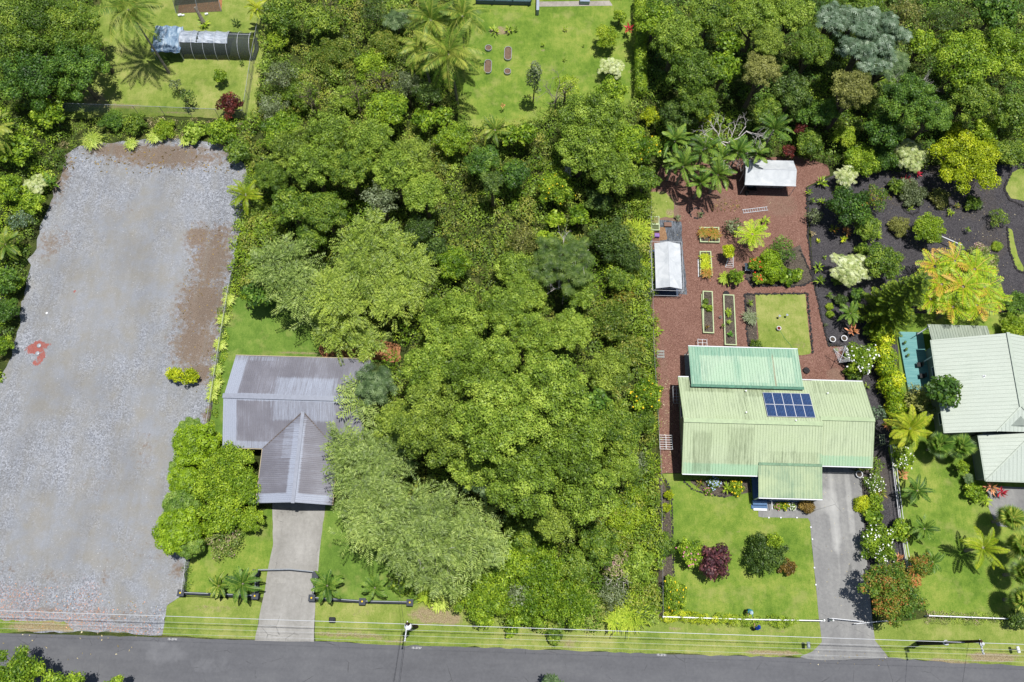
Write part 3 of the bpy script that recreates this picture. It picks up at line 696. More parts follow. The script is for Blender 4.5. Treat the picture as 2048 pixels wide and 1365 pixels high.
# ------------------------------------------------------------------ buildings
def M_roof(name, base, light, stain, along, ridge_fade=None, streak=.5, amt=1.0, patch=None):
    """metal roofing: weather streaks run down the slope ('along' = 'x' or 'y')"""
    m = NM(name); p = m.wpos()
    sc = (9, .5, .5) if along == 'y' else (.5, 9, .5)
    s1 = m.noise(m.map(p, sc), .8, 4, .7); s2 = m.noise(p, .28, 4, .6); s3 = m.noise(m.map(p, sc), 2.6, 3, .7)
    c = m.mix(m.rng(s2, .35, .65), lin(*base, K), lin(*light, K))
    t = m.math('ADD', m.math('MULTIPLY', s1, .45), m.math('MULTIPLY', s2, .35)); t = m.math('ADD', t, m.math('MULTIPLY', s3, .2))
    k = m.rng(t, .52 - .02, .66)
    c = m.mix(m.math('MULTIPLY', k, streak), c, lin(*stain, K))
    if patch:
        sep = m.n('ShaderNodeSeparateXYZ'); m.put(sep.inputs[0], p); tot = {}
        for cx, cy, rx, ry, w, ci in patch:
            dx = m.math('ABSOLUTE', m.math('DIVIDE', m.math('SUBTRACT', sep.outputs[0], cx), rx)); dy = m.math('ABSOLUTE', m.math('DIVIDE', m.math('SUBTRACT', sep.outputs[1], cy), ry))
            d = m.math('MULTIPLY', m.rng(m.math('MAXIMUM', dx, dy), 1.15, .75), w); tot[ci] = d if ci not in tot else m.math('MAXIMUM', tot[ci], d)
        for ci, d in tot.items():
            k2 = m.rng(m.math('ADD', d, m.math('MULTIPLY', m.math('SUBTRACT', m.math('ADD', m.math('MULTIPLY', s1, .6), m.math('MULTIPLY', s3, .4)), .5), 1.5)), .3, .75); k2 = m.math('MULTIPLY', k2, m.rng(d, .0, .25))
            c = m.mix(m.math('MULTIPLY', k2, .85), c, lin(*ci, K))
    f = m.noise(p, 14, 3, .6); c = m.mix(.12, c, m.ramp(f, [(.3, (0, 0, 0, 1)), (.7, (1, 1, 1, 1))]), 'OVERLAY')
    return m.fin(c, .55, .35)
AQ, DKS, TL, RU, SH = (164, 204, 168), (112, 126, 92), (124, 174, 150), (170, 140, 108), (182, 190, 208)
GR_Y = M_roof('pale green roof, streaks north south', (190, 206, 166), (200, 214, 178), (120, 140, 104), 'y', streak=.6, patch=[(25, 15.7, 8, .8, .8, AQ), (35, 16.9, 3.2, .8, .7, AQ), (21, 24.8, 3, .9, .5, DKS), (26.4, 24.6, 2, 1.2, .5, DKS), (24.6, 22.6, .5, 2.4, .4, DKS), (24, 18.2, 1.6, 2.2, .45, DKS), (20, 17.5, 1.2, 2.4, .5, DKS), (29.5, 17.2, 3.4, .7, .4, DKS), (34.6, 25, 2.6, .9, .4, DKS)])
GR_A = M_roof('aqua green roof', (176, 208, 178), (192, 216, 190), (74, 134, 112), 'y', streak=.6, patch=[(25, 28.9, 7, .75, .65, TL), (19.7, 27, .8, 3, .65, TL), (30.9, 27, .6, 3, .5, TL), (25.2, 24.9, 7, .35, .5, TL), (24.3, 27, .45, 3, .5, TL), (28, 27, .4, 3, .5, TL), (28.3, 26.6, .1, 2.2, .6, RU)])
GR_P = M_roof('porch roof, mossy streaks', (186, 202, 158), (164, 186, 150), (108, 144, 116), 'y', streak=.95)
RR_X = M_roof('right roof, west slope', (196, 206, 194), (204, 214, 202), (140, 158, 142), 'x', streak=.4)
RR_Y = M_roof('right roof, south slope', (196, 206, 196), (202, 212, 202), (150, 166, 152), 'y', streak=.3)
DK_Y = M_roof('deck roof', (160, 172, 158), (176, 186, 170), (84, 100, 84), 'y', streak=.8)
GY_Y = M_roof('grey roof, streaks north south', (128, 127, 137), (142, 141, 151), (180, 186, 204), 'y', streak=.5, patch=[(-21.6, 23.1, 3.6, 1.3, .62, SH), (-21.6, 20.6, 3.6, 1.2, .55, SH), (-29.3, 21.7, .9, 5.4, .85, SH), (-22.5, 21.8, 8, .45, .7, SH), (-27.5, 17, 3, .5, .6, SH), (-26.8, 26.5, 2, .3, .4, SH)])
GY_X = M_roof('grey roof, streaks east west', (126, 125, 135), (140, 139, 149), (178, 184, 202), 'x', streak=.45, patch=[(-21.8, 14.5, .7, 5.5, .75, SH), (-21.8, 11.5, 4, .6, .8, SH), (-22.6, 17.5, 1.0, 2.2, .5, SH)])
capm_y = plain('ridge flashing green', lin(168, 190, 144, K), .5, .4, .1)
capm_g = plain('ridge flashing grey', lin(150, 156, 172, K), .45, .4, .08)
capm_p = plain('ridge flashing pale', lin(186, 198, 184, K), .5, .4, .06)
gutter = plain('white gutter', lin(226, 230, 236, .75), .5, .4, .04)
white = plain('white paint', lin(235, 237, 242, .8), .5, .4, .04)
wall_g = plain('cream green wall', lin(172, 184, 160, K), .8, .2, .08)
wall_b = plain('blue grey wall', lin(96, 128, 168, K), .8, .2, .08)
wall_n = plain('brown timber wall', lin(120, 96, 76, K), .8, .2, .15)
wall_p = plain('grey green wall', lin(150, 160, 152, K), .8, .2, .06)
dark = plain('dark opening', lin(34, 36, 40, K), .7, .2, .1)
glass = plain('window glass', lin(70, 86, 100, K), .15, .6, .1)
steel = plain('galvanised steel', lin(176, 182, 190, K), .4, .5, .08)
steel_l = plain('bright aluminium', lin(214, 218, 226, K), .4, .5, .05)
blk = plain('black rubber', lin(34, 34, 38, K), .7, .3, .1)
wood = plain('weathered timber', lin(120, 100, 80, K), .85, .15, .2)
conc = plain('concrete', lin(158, 158, 154, K), .9, .15, .1)

def clip_line(poly, o, d):
    """parts of the line o + t d inside the 2d polygon"""
    n = Vector((-d.y, d.x)); ts = []
    for i in range(len(poly)):
        a, b = poly[i], poly[(i + 1) % len(poly)]; sa, sb = (a - o).dot(n), (b - o).dot(n)
        if (sa > 0) != (sb > 0):
            p = a.lerp(b, sa / (sa - sb)); ts.append((p - o).dot(d))
    ts.sort(); return [(ts[i], ts[i + 1]) for i in range(0, len(ts) - 1, 2)]
def roof_plane(name, corners, mat, parent, rib, spacing=.3, w=.05, h=.04, t=.08, lift=0.0):
    """one sloping sheet of metal roofing with raised ribs running along rib ('x' or 'y'); corners (x, y, z)"""
    A = np.array([[x, y, 1] for x, y, z in corners]); zz = np.array([c[2] for c in corners])
    a, b, c0 = np.linalg.lstsq(A, zz, rcond=None)[0]; Z = lambda x, y: a * x + b * y + c0 + lift
    mb = MB(); mb.slab([(x, y, Z(x, y)) for x, y, _ in corners], t)
    poly = [Vector((x, y)) for x, y, _ in corners]; d = Vector((1, 0)) if rib == 'x' else Vector((0, 1)); n = Vector((-d.y, d.x))
    os_ = [p.dot(n) for p in poly]; k = min(os_) + spacing * .5
    while k < max(os_):
        for t0, t1 in clip_line(poly, n * k, d):
            if t1 - t0 < .1: continue
            L = []
            for tt in (t0, t1):
                for off, hh in ((-w / 2, .002), (-w * .25, h), (w * .25, h), (w / 2, .002)):
                    q = n * (k + off) + d * tt; L.append((q.x, q.y, Z(q.x, q.y) + hh))
            mb.add(L, [[0, 1, 5, 4], [1, 2, 6, 5], [2, 3, 7, 6], [0, 3, 2, 1], [4, 5, 6, 7]])
        k += spacing
    return mb.build(name, mat, parent, world=True)
def bar(name, p0, p1, w, h, mat, parent):
    mb = MB(); p0, p1 = Vector(p0), Vector(p1); d = (p1 - p0).normalized(); s = d.cross(Vector((0, 0, 1))).normalized() * (w / 2); u = s.cross(d).normalized() * (h / 2)
    vs = [p + a * s + b * u for p in (p0, p1) for a, b in ((-1, -1), (1, -1), (1, 1), (-1, 1))]
    mb.add(vs, [[3, 2, 1, 0], [4, 5, 6, 7], [0, 1, 5, 4], [1, 2, 6, 5], [2, 3, 7, 6], [3, 0, 4, 7]])
    return mb.build(name, mat, parent, world=True)
def walls(parent, mat, x0, x1, y0, y1, z, gable=None, zr=0):
    """a wall body; gable = ('x', ridge_y) closes the gable ends"""
    mb = MB(); P = [(x0, y0), (x1, y0), (x1, y1), (x0, y1)]
    if gable:
        ax, r = gable
        if ax == 'x':
            vs = [(x0, y0, 0), (x1, y0, 0), (x1, y1, 0), (x0, y1, 0), (x0, y0, z), (x1, y0, z), (x1, y1, z), (x0, y1, z), (x0, r, zr), (x1, r, zr)]
            fs = [[0, 1, 5, 4], [2, 3, 7, 6], [1, 2, 6, 9, 5], [3, 0, 4, 8, 7], [4, 5, 9, 8], [6, 7, 8, 9], [3, 2, 1, 0]]
        else:
            vs = [(x0, y0, 0), (x1, y0, 0), (x1, y1, 0), (x0, y1, 0), (x0, y0, z), (x1, y0, z), (x1, y1, z), (x0, y1, z), (r, y0, zr), (r, y1, zr)]
            fs = [[0, 1, 5, 8, 4], [2, 3, 7, 9, 6], [1, 2, 6, 5], [3, 0, 4, 7], [4, 8, 9, 7], [8, 5, 6, 9], [3, 2, 1, 0]]
        mb.add(vs, fs)
    else: mb.prism(P, 0, z)
    return mb.build('wall', mat, parent, world=True)
def window(parent, c, wx, wy, hz, face):
    """framed window standing 3 cm proud of a wall; face is the outward direction"""
    f = Vector(face); mb = MB(); side = Vector((-f.y, f.x, 0)); L = wx or wy
    o = Vector(c)
    for s_ in (-1, 1): mb.box(o + side * s_ * L / 2 + f * .03, (abs(side.x) * .07 + abs(f.x) * .07, abs(side.y) * .07 + abs(f.y) * .07, hz + .1))
    for s_ in (-1, 1): mb.box(o + Vector((0, 0, s_ * hz / 2)) + f * .03, (abs(side.x) * L + abs(f.x) * .08, abs(side.y) * L + abs(f.y) * .08, .07))
    w = mb.build('window', white, parent, world=True)
    g = MB(); g.box(o + f * .015, (abs(side.x) * (L - .07) + abs(f.x) * .03, abs(side.y) * (L - .07) + abs(f.y) * .03, hz - .06)); g.build('pane', glass, w, world=True)
    return w

# ---- green house
GH = thing('house', 'pale green metal-roofed house with solar panels, an aqua lean-to and a red cinder yard', 'house', (28, 20.5, 0))
walls(GH, wall_g, 18.55, 32.3, 15.9, 25.25, 2.72, ('x', 20.55), 4.5)
mb = MB()   # garage: three walls, open to the south
mb.box((37.35, 21.2, 1.3), (.15, 8.6, 2.6)); mb.box((34.9, 25.3, 1.3), (5.0, .15, 2.6)); mb.box((34.9, 17.05, 2.5), (5.0, .15, .3)); mb.box((32.6, 17.05, 1.2), (.35, .2, 2.4)); mb.box((37.2, 17.05, 1.2), (.35, .2, 2.4))
mb.build('garage_wall', wall_g, GH, world=True)
mb = MB(); mb.box((34.9, 21, .03), (4.9, 8.4, .06)); mb.build('garage_floor', conc, GH, world=True)
sl_n = .381
roof_plane('roof', [(18.05, 20.55, 4.7), (18.05, 25.8, 2.7), (32.45, 25.8, 2.7), (32.45, 20.55, 4.7)], GR_Y, GH, 'y', .3)
roof_plane('roof', [(18.05, 15.35, 2.7), (18.05, 20.55, 4.7), (32.45, 20.55, 4.7), (32.45, 15.35, 2.7)], GR_Y, GH, 'y', .3)
roof_plane('roof', [(32.46, 21.2, 4.46), (32.46, 25.85, 2.7), (37.95, 25.85, 2.7), (37.95, 21.2, 4.46)], GR_Y, GH, 'y', .3, lift=-.005)
roof_plane('roof', [(32.46, 16.6, 2.7), (32.46, 21.2, 4.46), (37.95, 21.2, 4.46), (37.95, 16.6, 2.7)], GR_Y, GH, 'y', .3)
roof_plane('porch_roof', [(25.9, 13.15, 2.42), (25.9, 16.45, 3.17), (32.5, 16.45, 3.17), (32.5, 13.15, 2.42)], GR_P, GH, 'y', .3, lift=.03)
roof_plane('patio_roof', [(19.25, 24.7, 3.52), (19.25, 29.3, 2.8), (31.2, 29.3, 2.8), (31.2, 24.7, 3.52)], GR_A, GH, 'y', .3)
for p0, p1, w_ in (((18.0, 20.55, 4.74), (32.46, 20.55, 4.74), .45), ((32.3, 21.2, 4.5), (38.0, 21.2, 4.5), .42)):
    bar('ridge_cap', p0, p1, w_, .06, capm_y, GH)
bar('flashing', (19.2, 24.66, 3.56), (31.25, 24.66, 3.56), .3, .05, plain('moss flashing', lin(84, 140, 116, K), .6, .3, .2), GH)
bar('flashing', (25.9, 16.5, 3.24), (32.5, 16.5, 3.24), .28, .05, plain('moss flashing two', lin(120, 156, 124, K), .6, .3, .2), GH)
for p0, p1 in (((18.05, 15.29, 2.66), (25.85, 15.29, 2.66)), ((25.9, 13.08, 2.4), (32.5, 13.08, 2.4)), ((32.5, 16.53, 2.66), (37.95, 16.53, 2.66)), ((18.05, 25.86, 2.66), (19.2, 25.86, 2.66)), ((31.25, 25.9, 2.66), (37.95, 25.9, 2.66)), ((19.25, 29.36, 2.76), (31.2, 29.36, 2.76))):
    bar('gutter', p0, p1, .1, .1, gutter, GH)
for x in (18.02, 37.98):
    yy = (15.35, 20.55, 25.8, 4.72) if x < 20 else (16.6, 21.2, 25.85, 4.48)
    bar('barge_board', (x, yy[0], 2.62), (x, yy[1], yy[3] - .08), .04, .16, capm_y, GH); bar('barge_board', (x, yy[2], 2.62), (x, yy[1], yy[3] - .08), .04, .16, capm_y, GH)
for x in (19.5, 23.4, 27.2, 31.0):
    bar('post', (x, 29.1, 0), (x + .001, 29.1, 2.75), .1, .1, white, GH)
mb = MB(); mb.box((25.2, 27.3, .05), (11.6, 4.0, .1)); mb.build('patio', conc, GH, world=True)
for y in (18, 22.3): window(GH, (18.55, y, 1.5), 0, 1.3, 1.0, (-1, 0, 0))
for x in (21, 24): window(GH, (x, 15.9, 1.5), 1.4, 0, 1.0, (0, -1, 0))
window(GH, (21.5, 25.25, 1.5), 1.4, 0, 1.0, (0, 1, 0)); window(GH, (37.43, 21, 1.5), 0, 1.2, 1.0, (1, 0, 0))
mb = MB(); mb.box((28.7, 15.88, 1.05), (.95, .06, 2.05)); dr = mb.build('door', white, GH, world=True); mb = MB(); mb.ball((29.05, 15.8, 1.0), .05); mb.build('handle', steel, dr, world=True)
# front porch: blue deck, posts, rail, white step
mb = MB(); mb.box((29.1, 14.5, .15), (6.2, 2.8, .3)); mb.build('porch_floor', wall_b, GH, world=True)
mb = MB(); mb.box((26.6, 12.9, .25), (1.5, .5, .5)); mb.box((26.6, 12.5, .1), (1.7, .4, .2)); mb.build('step', wall_b, GH, world=True)
mb = MB(); mb.box((26.65, 12.22, .12), (1.4, .22, .24)); mb.build('step_edge', white, GH, world=True)
for x in (26.05, 27.7, 29.4, 31, 32.3): bar('post', (x, 13.2, 0), (x + .001, 13.2, 2.36), .1, .1, white, GH)
mb = MB()
for z in (.5, 1.0): mb.box((30.0, 13.2, z), (4.6, .05, .06))
for i in range(30): mb.box((27.8 + i * .15, 13.2, .75), (.03, .03, .5))
for i in range(6): mb.box((27.75, 12.3 + i * .15, .5 + i * .05), (.1, .04, .03))
mb.box((27.75, 12.7, .8), (.06, 1.0, .05)); mb.build('railing', steel_l, GH, world=True)
# vents on the roof
for x, y in ((25.0, 24.2), (24.6, 21.6), (33.7, 24.2), (29.6, 20.8)):
    z = 2.7 + sl_n * (25.8 - y); mb = MB(); mb.lathe((x, y, z), [(.05, -.1), (.05, .3), (.08, .3), (.08, .36)], 8); mb.build('vent_pipe', white, GH, world=True)
mb = MB(); mb.box((34.3, 21.35, 4.5), (3.2, .05, .04)); mb.build('conduit', steel, GH, world=True)
# solar array
def M_cells():
    m = NM('blue solar cells'); p = m.pos(); s = m.n('ShaderNodeSeparateXYZ'); m.put(s.inputs[0], p)
    def line(c, n, w): f = m.math('FRACT', m.math('MULTIPLY', m.math('ADD', c, 5), n)); return m.math('LESS_THAN', m.math('ABSOLUTE', m.math('SUBTRACT', f, .5)), .5 - w)
    g = m.math('MULTIPLY', line(s.outputs[0], 1 / .152, .05), line(s.outputs[1], 1 / .152, .05))
    b = m.ramp(m.noise(p, 3, 4), [(.3, lin(24, 46, 92, K)), (.7, lin(38, 72, 126, K))])
    return m.fin(m.mix(g, lin(112, 134, 168, K), b), .22, .6)
cells = M_cells()
SA = thing('solar_array', 'array of ten blue solar panels on the pale green roof', 'solar panels', (29.3, 22.5, 2.7 + sl_n * (25.8 - 22.5)))
sy = Vector((0, 1, -sl_n)).normalized(); sx = Vector((1, 0, 0)); sn = sx.cross(sy)
RM = Matrix((sx, sy, sn)).transposed().to_4x4()
pm = MB(); pm.box((0, 0, .02), (.93, 1.44, .035)); fm_ = MB()
for a in (-1, 1): fm_.box((a * .48, 0, .022), (.035, 1.52, .05)); fm_.box((0, a * .745, .022), (.93, .035, .05))
for j in range(2):
    for i in range(5):
        x, y = 26.78 + .5 + i * 1.0, 21.2 + .74 + j * 1.44
        z = 2.7 + sl_n * (25.8 - y) + .13
        me_o = pm.build('panel', cells, SA); me_o.matrix_basis = Matrix.Translation(Vector((x, y, z)) - SA.location) @ RM
        fr = fm_.build('frame', steel_l, me_o)
# ---- grey house
YH = thing('house', 'house with a weathered grey corrugated roof half covered by trees', 'house', (-22, 20, 0))
walls(YH, wall_n, -29.3, -15.7, 17.2, 26.3, 2.7, ('x', 21.8), 4.4)
mb = MB(); mb.box((-25.1, 14.4, 1.3), (.15, 5.6, 2.6)); mb.box((-18.6, 14.4, 1.3), (.15, 5.6, 2.6)); mb.add([(-25.1, 11.5, 2.5), (-18.6, 11.5, 2.5), (-21.7, 11.5, 3.8)], [[0, 1, 2]]); mb.build('carport_wall', wall_n, YH, world=True)
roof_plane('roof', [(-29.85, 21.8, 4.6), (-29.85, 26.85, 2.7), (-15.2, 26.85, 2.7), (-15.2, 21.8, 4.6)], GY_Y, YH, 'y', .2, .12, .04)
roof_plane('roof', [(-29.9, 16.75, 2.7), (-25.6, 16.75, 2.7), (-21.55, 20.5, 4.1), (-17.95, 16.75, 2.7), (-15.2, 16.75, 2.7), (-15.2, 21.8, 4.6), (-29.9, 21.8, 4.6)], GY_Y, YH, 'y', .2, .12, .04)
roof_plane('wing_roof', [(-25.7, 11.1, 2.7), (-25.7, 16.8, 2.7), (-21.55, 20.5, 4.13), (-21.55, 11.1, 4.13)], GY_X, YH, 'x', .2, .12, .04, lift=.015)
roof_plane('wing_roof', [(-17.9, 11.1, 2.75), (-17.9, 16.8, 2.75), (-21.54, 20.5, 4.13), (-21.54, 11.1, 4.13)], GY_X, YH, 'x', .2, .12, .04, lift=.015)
bar('ridge_cap', (-29.95, 21.8, 4.66), (-15.1, 21.8, 4.66), .5, .06, capm_g, YH); bar('ridge_cap', (-21.55, 11.0, 4.21), (-21.55, 20.45, 4.21), .36, .06, capm_g, YH)
for p in ((-25.6, 16.8, 2.77), (-17.95, 16.8, 2.77)): bar('valley', (-21.55, 20.45, 4.19), p, .12, .03, plain('rusty valley', lin(110, 100, 96, K), .7, .2, .2), YH)
for p0, p1 in (((-29.9, 16.7, 2.6), (-25.75, 16.7, 2.6)), ((-29.9, 26.9, 2.62), (-15.2, 26.9, 2.62)), ((-25.75, 11.1, 2.6), (-25.75, 16.7, 2.6)), ((-17.85, 11.1, 2.6), (-17.85, 16.7, 2.6))):
    bar('fascia', p0, p1, .06, .16, plain('cream fascia', lin(204, 190, 160, K), .7, .2, .1), YH)
mb = MB(); mb.box((-24, 27.1, .06), (9, 1.1, .12)); mb.build('patio', conc, YH, world=True)
for y in (19, 24): window(YH, (-29.3, y, 1.5), 0, 1.3, 1.0, (-1, 0, 0))
for x in (-27.3,): window(YH, (x, 17.2, 1.5), 1.4, 0, 1.0, (0, -1, 0))
# ---- right house
RH = thing('house', 'large house with a light grey-green metal roof and turquoise side deck', 'house', (53, 24, 0))
walls(RH, wall_p, 46.5, 59.5, 20.9, 30.4, 3.0, ('y', 53.0), 5.0)
roof_plane('roof', [(45.9, 20.35, 3.0), (50.55, 20.35, 4.51), (53.0, 22.9, 5.3), (53.0, 30.95, 5.3), (45.9, 30.75, 3.0)], RR_X, RH, 'x', .42, .05, .035)
roof_plane('roof', [(60.1, 20.35, 3.0), (55.45, 20.35, 4.51), (53.0, 22.9, 5.3), (53.0, 30.95, 5.3), (60.1, 30.75, 3.0)], RR_X, RH, 'x', .42, .05, .035)
roof_plane('roof', [(50.55, 20.35, 4.51), (55.45, 20.35, 4.51), (53.0, 22.9, 5.3)], RR_Y, RH, 'y', .42, .05, .035)
bar('ridge_cap', (53, 22.8, 5.36), (53, 31.0, 5.36), .34, .06, capm_p, RH); bar('hip_cap', (50.5, 20.3, 4.56), (53, 22.9, 5.36), .12, .05, capm_p, RH); bar('hip_cap', (55.5, 20.3, 4.56), (53, 22.9, 5.36), .12, .05, capm_p, RH)
mb = MB(); mb.add([(46.2, 20.6, 2.9), (59.8, 20.6, 2.9), (55.4, 20.6, 4.4), (50.6, 20.6, 4.4)], [[0, 1, 2, 3]]); mb.build('gable_wall', wall_p, RH, world=True)
mb = MB(); mb.box((55.6, 18.3, 1.35), (11, 4.6, 2.7)); mb.build('garage_wall', wall_p, RH, world=True)
roof_plane('garage_roof', [(49.55, 15.5, 2.8), (54.4, 20.32, 4.3), (49.55, 20.32, 2.8)], RR_X, RH, 'x', .42, .05, .035)
roof_plane('garage_roof', [(49.56, 15.5, 2.8), (54.41, 20.32, 4.3), (56.6, 20.32, 4.3), (61.4, 15.5, 2.8)], RR_Y, RH, 'y', .42, .05, .035)
roof_plane('garage_roof', [(61.4, 15.5, 2.8), (56.6, 20.32, 4.3), (61.4, 20.32, 2.8)], RR_X, RH, 'x', .42, .05, .035)
bar('hip_cap', (49.5, 15.45, 2.86), (54.4, 20.3, 4.36), .12, .05, capm_p, RH)
for p0, p1 in (((45.84, 20.35, 2.94), (45.84, 30.75, 2.94)), ((49.49, 15.45, 2.74), (49.49, 20.3, 2.74)), ((49.5, 15.44, 2.74), (61.4, 15.44, 2.74))): bar('gutter', p0, p1, .1, .1, capm_p, RH)
c0 = W(1870, 651, 2.7); c1 = W(1990, 655, 2.7)
roof_plane('deck_roof', [(46.0, 30.8, 3.1), (46.0, 32.75, 2.7), (52.6, 32.75, 2.7), (52.6, 30.98, 3.05)], DK_Y, RH, 'y', .3, .06, .04, lift=-.15)
deckm = NM('turquoise boards'); pz = deckm.pos(); sv = deckm.n('ShaderNodeSeparateXYZ'); deckm.put(sv.inputs[0], pz)
ln = deckm.math('LESS_THAN', deckm.math('FRACT', deckm.math('MULTIPLY', deckm.math('ADD', sv.outputs[1], 100), 6.5)), .12)
deckm = deckm.fin(deckm.mix(ln, deckm.ramp(deckm.noise(deckm.map(pz, (.3, 5, 1)), 2, 4), [(.3, lin(96, 156, 160, K)), (.7, lin(136, 190, 188, K))]), lin(60, 110, 116, K)), .7, .2)
mb = MB(); mb.prism([(44.0, 25.4), (46.5, 25.4), (46.5, 32.6), (43.7, 32.6)], 0, .35); mb.build('deck', deckm, RH, world=True)
for y in (25.6, 29, 32.4): bar('post', (46.0, y, .35), (46.001, y, 2.8), .1, .1, white, RH)
bar('brace', (45.2, 31.9, 1.6), (46.2, 32.5, 2.5), .08, .08, steel_l, RH)
for y in (22.3, 27.5): window(RH, (46.5, y, 1.7), 0, 1.3, 1.0, (-1, 0, 0))
for x, y in ((55.0, 29.0), (50.2, 26.3)):
    z = 5.3 - abs(x - 53) * .324; mb = MB(); mb.lathe((x, y, z), [(.16, 0), (.16, .02), (.07, .04), (.07, .25)], 8); mb.build('vent_pipe', white, RH, world=True)
# driveway apron of the right house
sheet('driveway', [(51.6, 11.2), (61, 10.6), (61, 15.4), (51.2, 15.4), (51.0, 13)], .03, dw2, .5, {}, edge=.02)
# ---- house at the top of the picture
a = W(952, 20); TH = thing('house', 'house with a blue railed porch at the top edge beyond the lawn', 'house', (a.x + 4, a.y + 3, 0))
x0, y0 = W(950, 22)[:2]; x1 = W(1226, 14)[0]
mb = MB(); mb.box(((x0 + x1) / 2 + 2.3, y0 + 6.6, 1.6), (x1 - x0 - 4.5, 8, 3.2)); mb.build('wall', wall_b, TH, world=True)
mb = MB(); mb.box((x0 + 3.7, y0 + 2.8, .3), (7.2, 3.4, .6)); mb.build('porch_floor', plain('blue grey deck boards', lin(110, 128, 150, K), .7, .2, .12), TH, world=True)
mb = MB()
for z in (.75, 1.55): mb.box((x0 + 3.7, y0 + 1.15, z), (7.2, .07, .09))
for i in range(46): mb.box((x0 + .15 + i * .158, y0 + 1.15, 1.15), (.07, .05, .8))
mb.build('railing', plain('pale blue rail paint', lin(150, 200, 214, K), .6, .3, .05), TH, world=True)
for i in range(4): bar('post', (x0 + .1 + i * 2.4, y0 + 1.15, .6), (x0 + .101 + i * 2.4, y0 + 1.15, 3), .12, .12, wall_b, TH)
mb = MB(); mb.slab([(x0 - 1, y0 + 3.2, 3.1), (x0 + 8.3, y0 + 3.2, 3.1), (x0 + 8.3, y0 + 12, 5), (x0 - 1, y0 + 12, 5)], .12); mb.slab([(x0 + 8.35, y0 + 2.6, 3.15), (x1 + 1.6, y0 + 2.6, 3.15), (x1 + 1.6, y0 + 12, 5), (x0 + 8.35, y0 + 12, 5)], .12); mb.build('roof', plain('far roof', lin(60, 78, 104, K), .7, .2, .1), TH, world=True)
sheet('paved_strip', PX([(1073, 4), (1160, 3), (1220, 2), (1225, 12), (1075, 14)]), .03, M_asphalt('pale paving', (150, 144, 136), (172, 166, 158), (196, 190, 182), (1, 1, 1)), .4)
q = W(1075, 25); mb = MB(); mb.box((q.x, q.y + .8, .5), (.35, 2.6, 1.0)); mb.build('porch_wall', plain('pale grey render', lin(176, 188, 204, K), .7, .2, .05), TH, world=True)
q = W(1169, 6); o = MB().box((q.x, q.y, .35), (1.3, .7, .7), 0, .08).build('storage_box', plain('pale blue plastic', lin(176, 192, 216, K), .5, .4, .05)); tag(o, 'pale blue storage box on the paving of the top house', 'box')
# ------------------------------------------------------------------ tents, fences, garden things
def M_net(name, col, a, scale=9):
    m = NM(name); m.fin(lin(*col, K), .8, .2); tr = m.n('ShaderNodeBsdfTransparent'); mx = m.n('ShaderNodeMixShader')
    f = m.rng(m.noise(m.pos(), scale, 2, .5), .3, .7, max(0, a - .2), min(1, a + .2)); m.put(mx.inputs[0], f)
    m.L.new(tr.outputs[0], mx.inputs[1]); m.L.new(m.bsdf.outputs[0], mx.inputs[2]); m.L.new(mx.outputs[0], m.out.inputs[0]); return m.m
net_d = M_net('dark shade netting', (70, 78, 76), .78); net_l = M_net('grey insect netting', (110, 116, 104), .5)
link_m = M_net('chain link mesh', (160, 170, 176), .3, 30)
def M_sheetmat(name, c0, c1, c2, scale, st, rough=.5, bs=1.0, dist=.12):
    m = NM(name); n = m.noise(m.map(m.pos(), scale), st, 5, .65, .8)
    return m.fin(m.ramp(n, [(.35, lin(*c0, K)), (.5, lin(*c1, K)), (.65, lin(*c2, K))]), rough, .5, m.bump(n, bs, dist))
silver = M_sheetmat('silver plastic cover', (140, 150, 166), (176, 186, 200), (214, 222, 236), (1, 3, 1), .9, .35)
bluetarp = M_sheetmat('blue and silver tarp', (70, 104, 140), (136, 164, 190), (206, 220, 234), (1.6, .6, 1), 1.0, .45)
whitecov = M_sheetmat('white canopy cloth', (196, 202, 208), (212, 217, 222), (226, 230, 234), (1, 1, 1), .8, .5, .2)
for m_ in (whitecov,): pass
# silver hoop tent, top left
T1 = thing('hoop_tent', 'long hoop tent with silver cover over black netting in the top left yard', 'hoop tent', W(440, 98))
cy = W(440, 98); L0, L1, Rr, Hh = -4.4, 4.5, 1.75, 2.3; rzz = R_(.5)
def arc(x, t): return (x, Rr * math.cos(t), Hh * math.sin(t) ** .8 if math.sin(t) > 0 else 0)
def skin(x0, x1, t0, t1, nx, nt, wr=0.0):
    mb = MB(); vs = []; r = random.Random(3)
    for i in range(nx + 1):
        for j in range(nt + 1):
            x = x0 + (x1 - x0) * i / nx; t = t0 + (t1 - t0) * j / nt; p = arc(x, t); k = 1 - .03 * abs(math.sin(math.pi * i / nx * 4)) - wr * r.random()
            vs.append((p[0], p[1] * k, p[2] * k))
    mb.add(vs, [[i * (nt + 1) + j, (i + 1) * (nt + 1) + j, (i + 1) * (nt + 1) + j + 1, i * (nt + 1) + j + 1] for i in range(nx) for j in range(nt)]); return mb
skin(L0, L1, .02, math.pi - .02, 24, 16).build('netting', net_d, T1, True)
mb = skin(L0 + .1, L0 + 6.1, .12, 2.05, 32, 16, .012); mb.v = [(x, y * 1.03, z * 1.03) for x, y, z in mb.v]; mb.build('cover', silver, T1, True)
for i in range(7):
    mb = MB(); mb.tube([tuple(c * 1.045 for c in arc(0, t * math.pi / 14)) for t in range(15)], .025, 5); o = mb.build('hoop', steel_l, T1); o.location.x = L0 + .1 + i * 1.45
mb = MB(); mb.tube([(L0 + 6.1, .5, 2.26), (L1, .5, 2.26)], .025, 5); mb.build('ridge_pole', steel_l, T1)
mb = MB(); mb.tube([(L1, 1.6, .05), (L1 + .25, 0, .12), (L1, -1.6, .05)], .3, 7); mb.build('netting_skirt', net_d, T1, True)
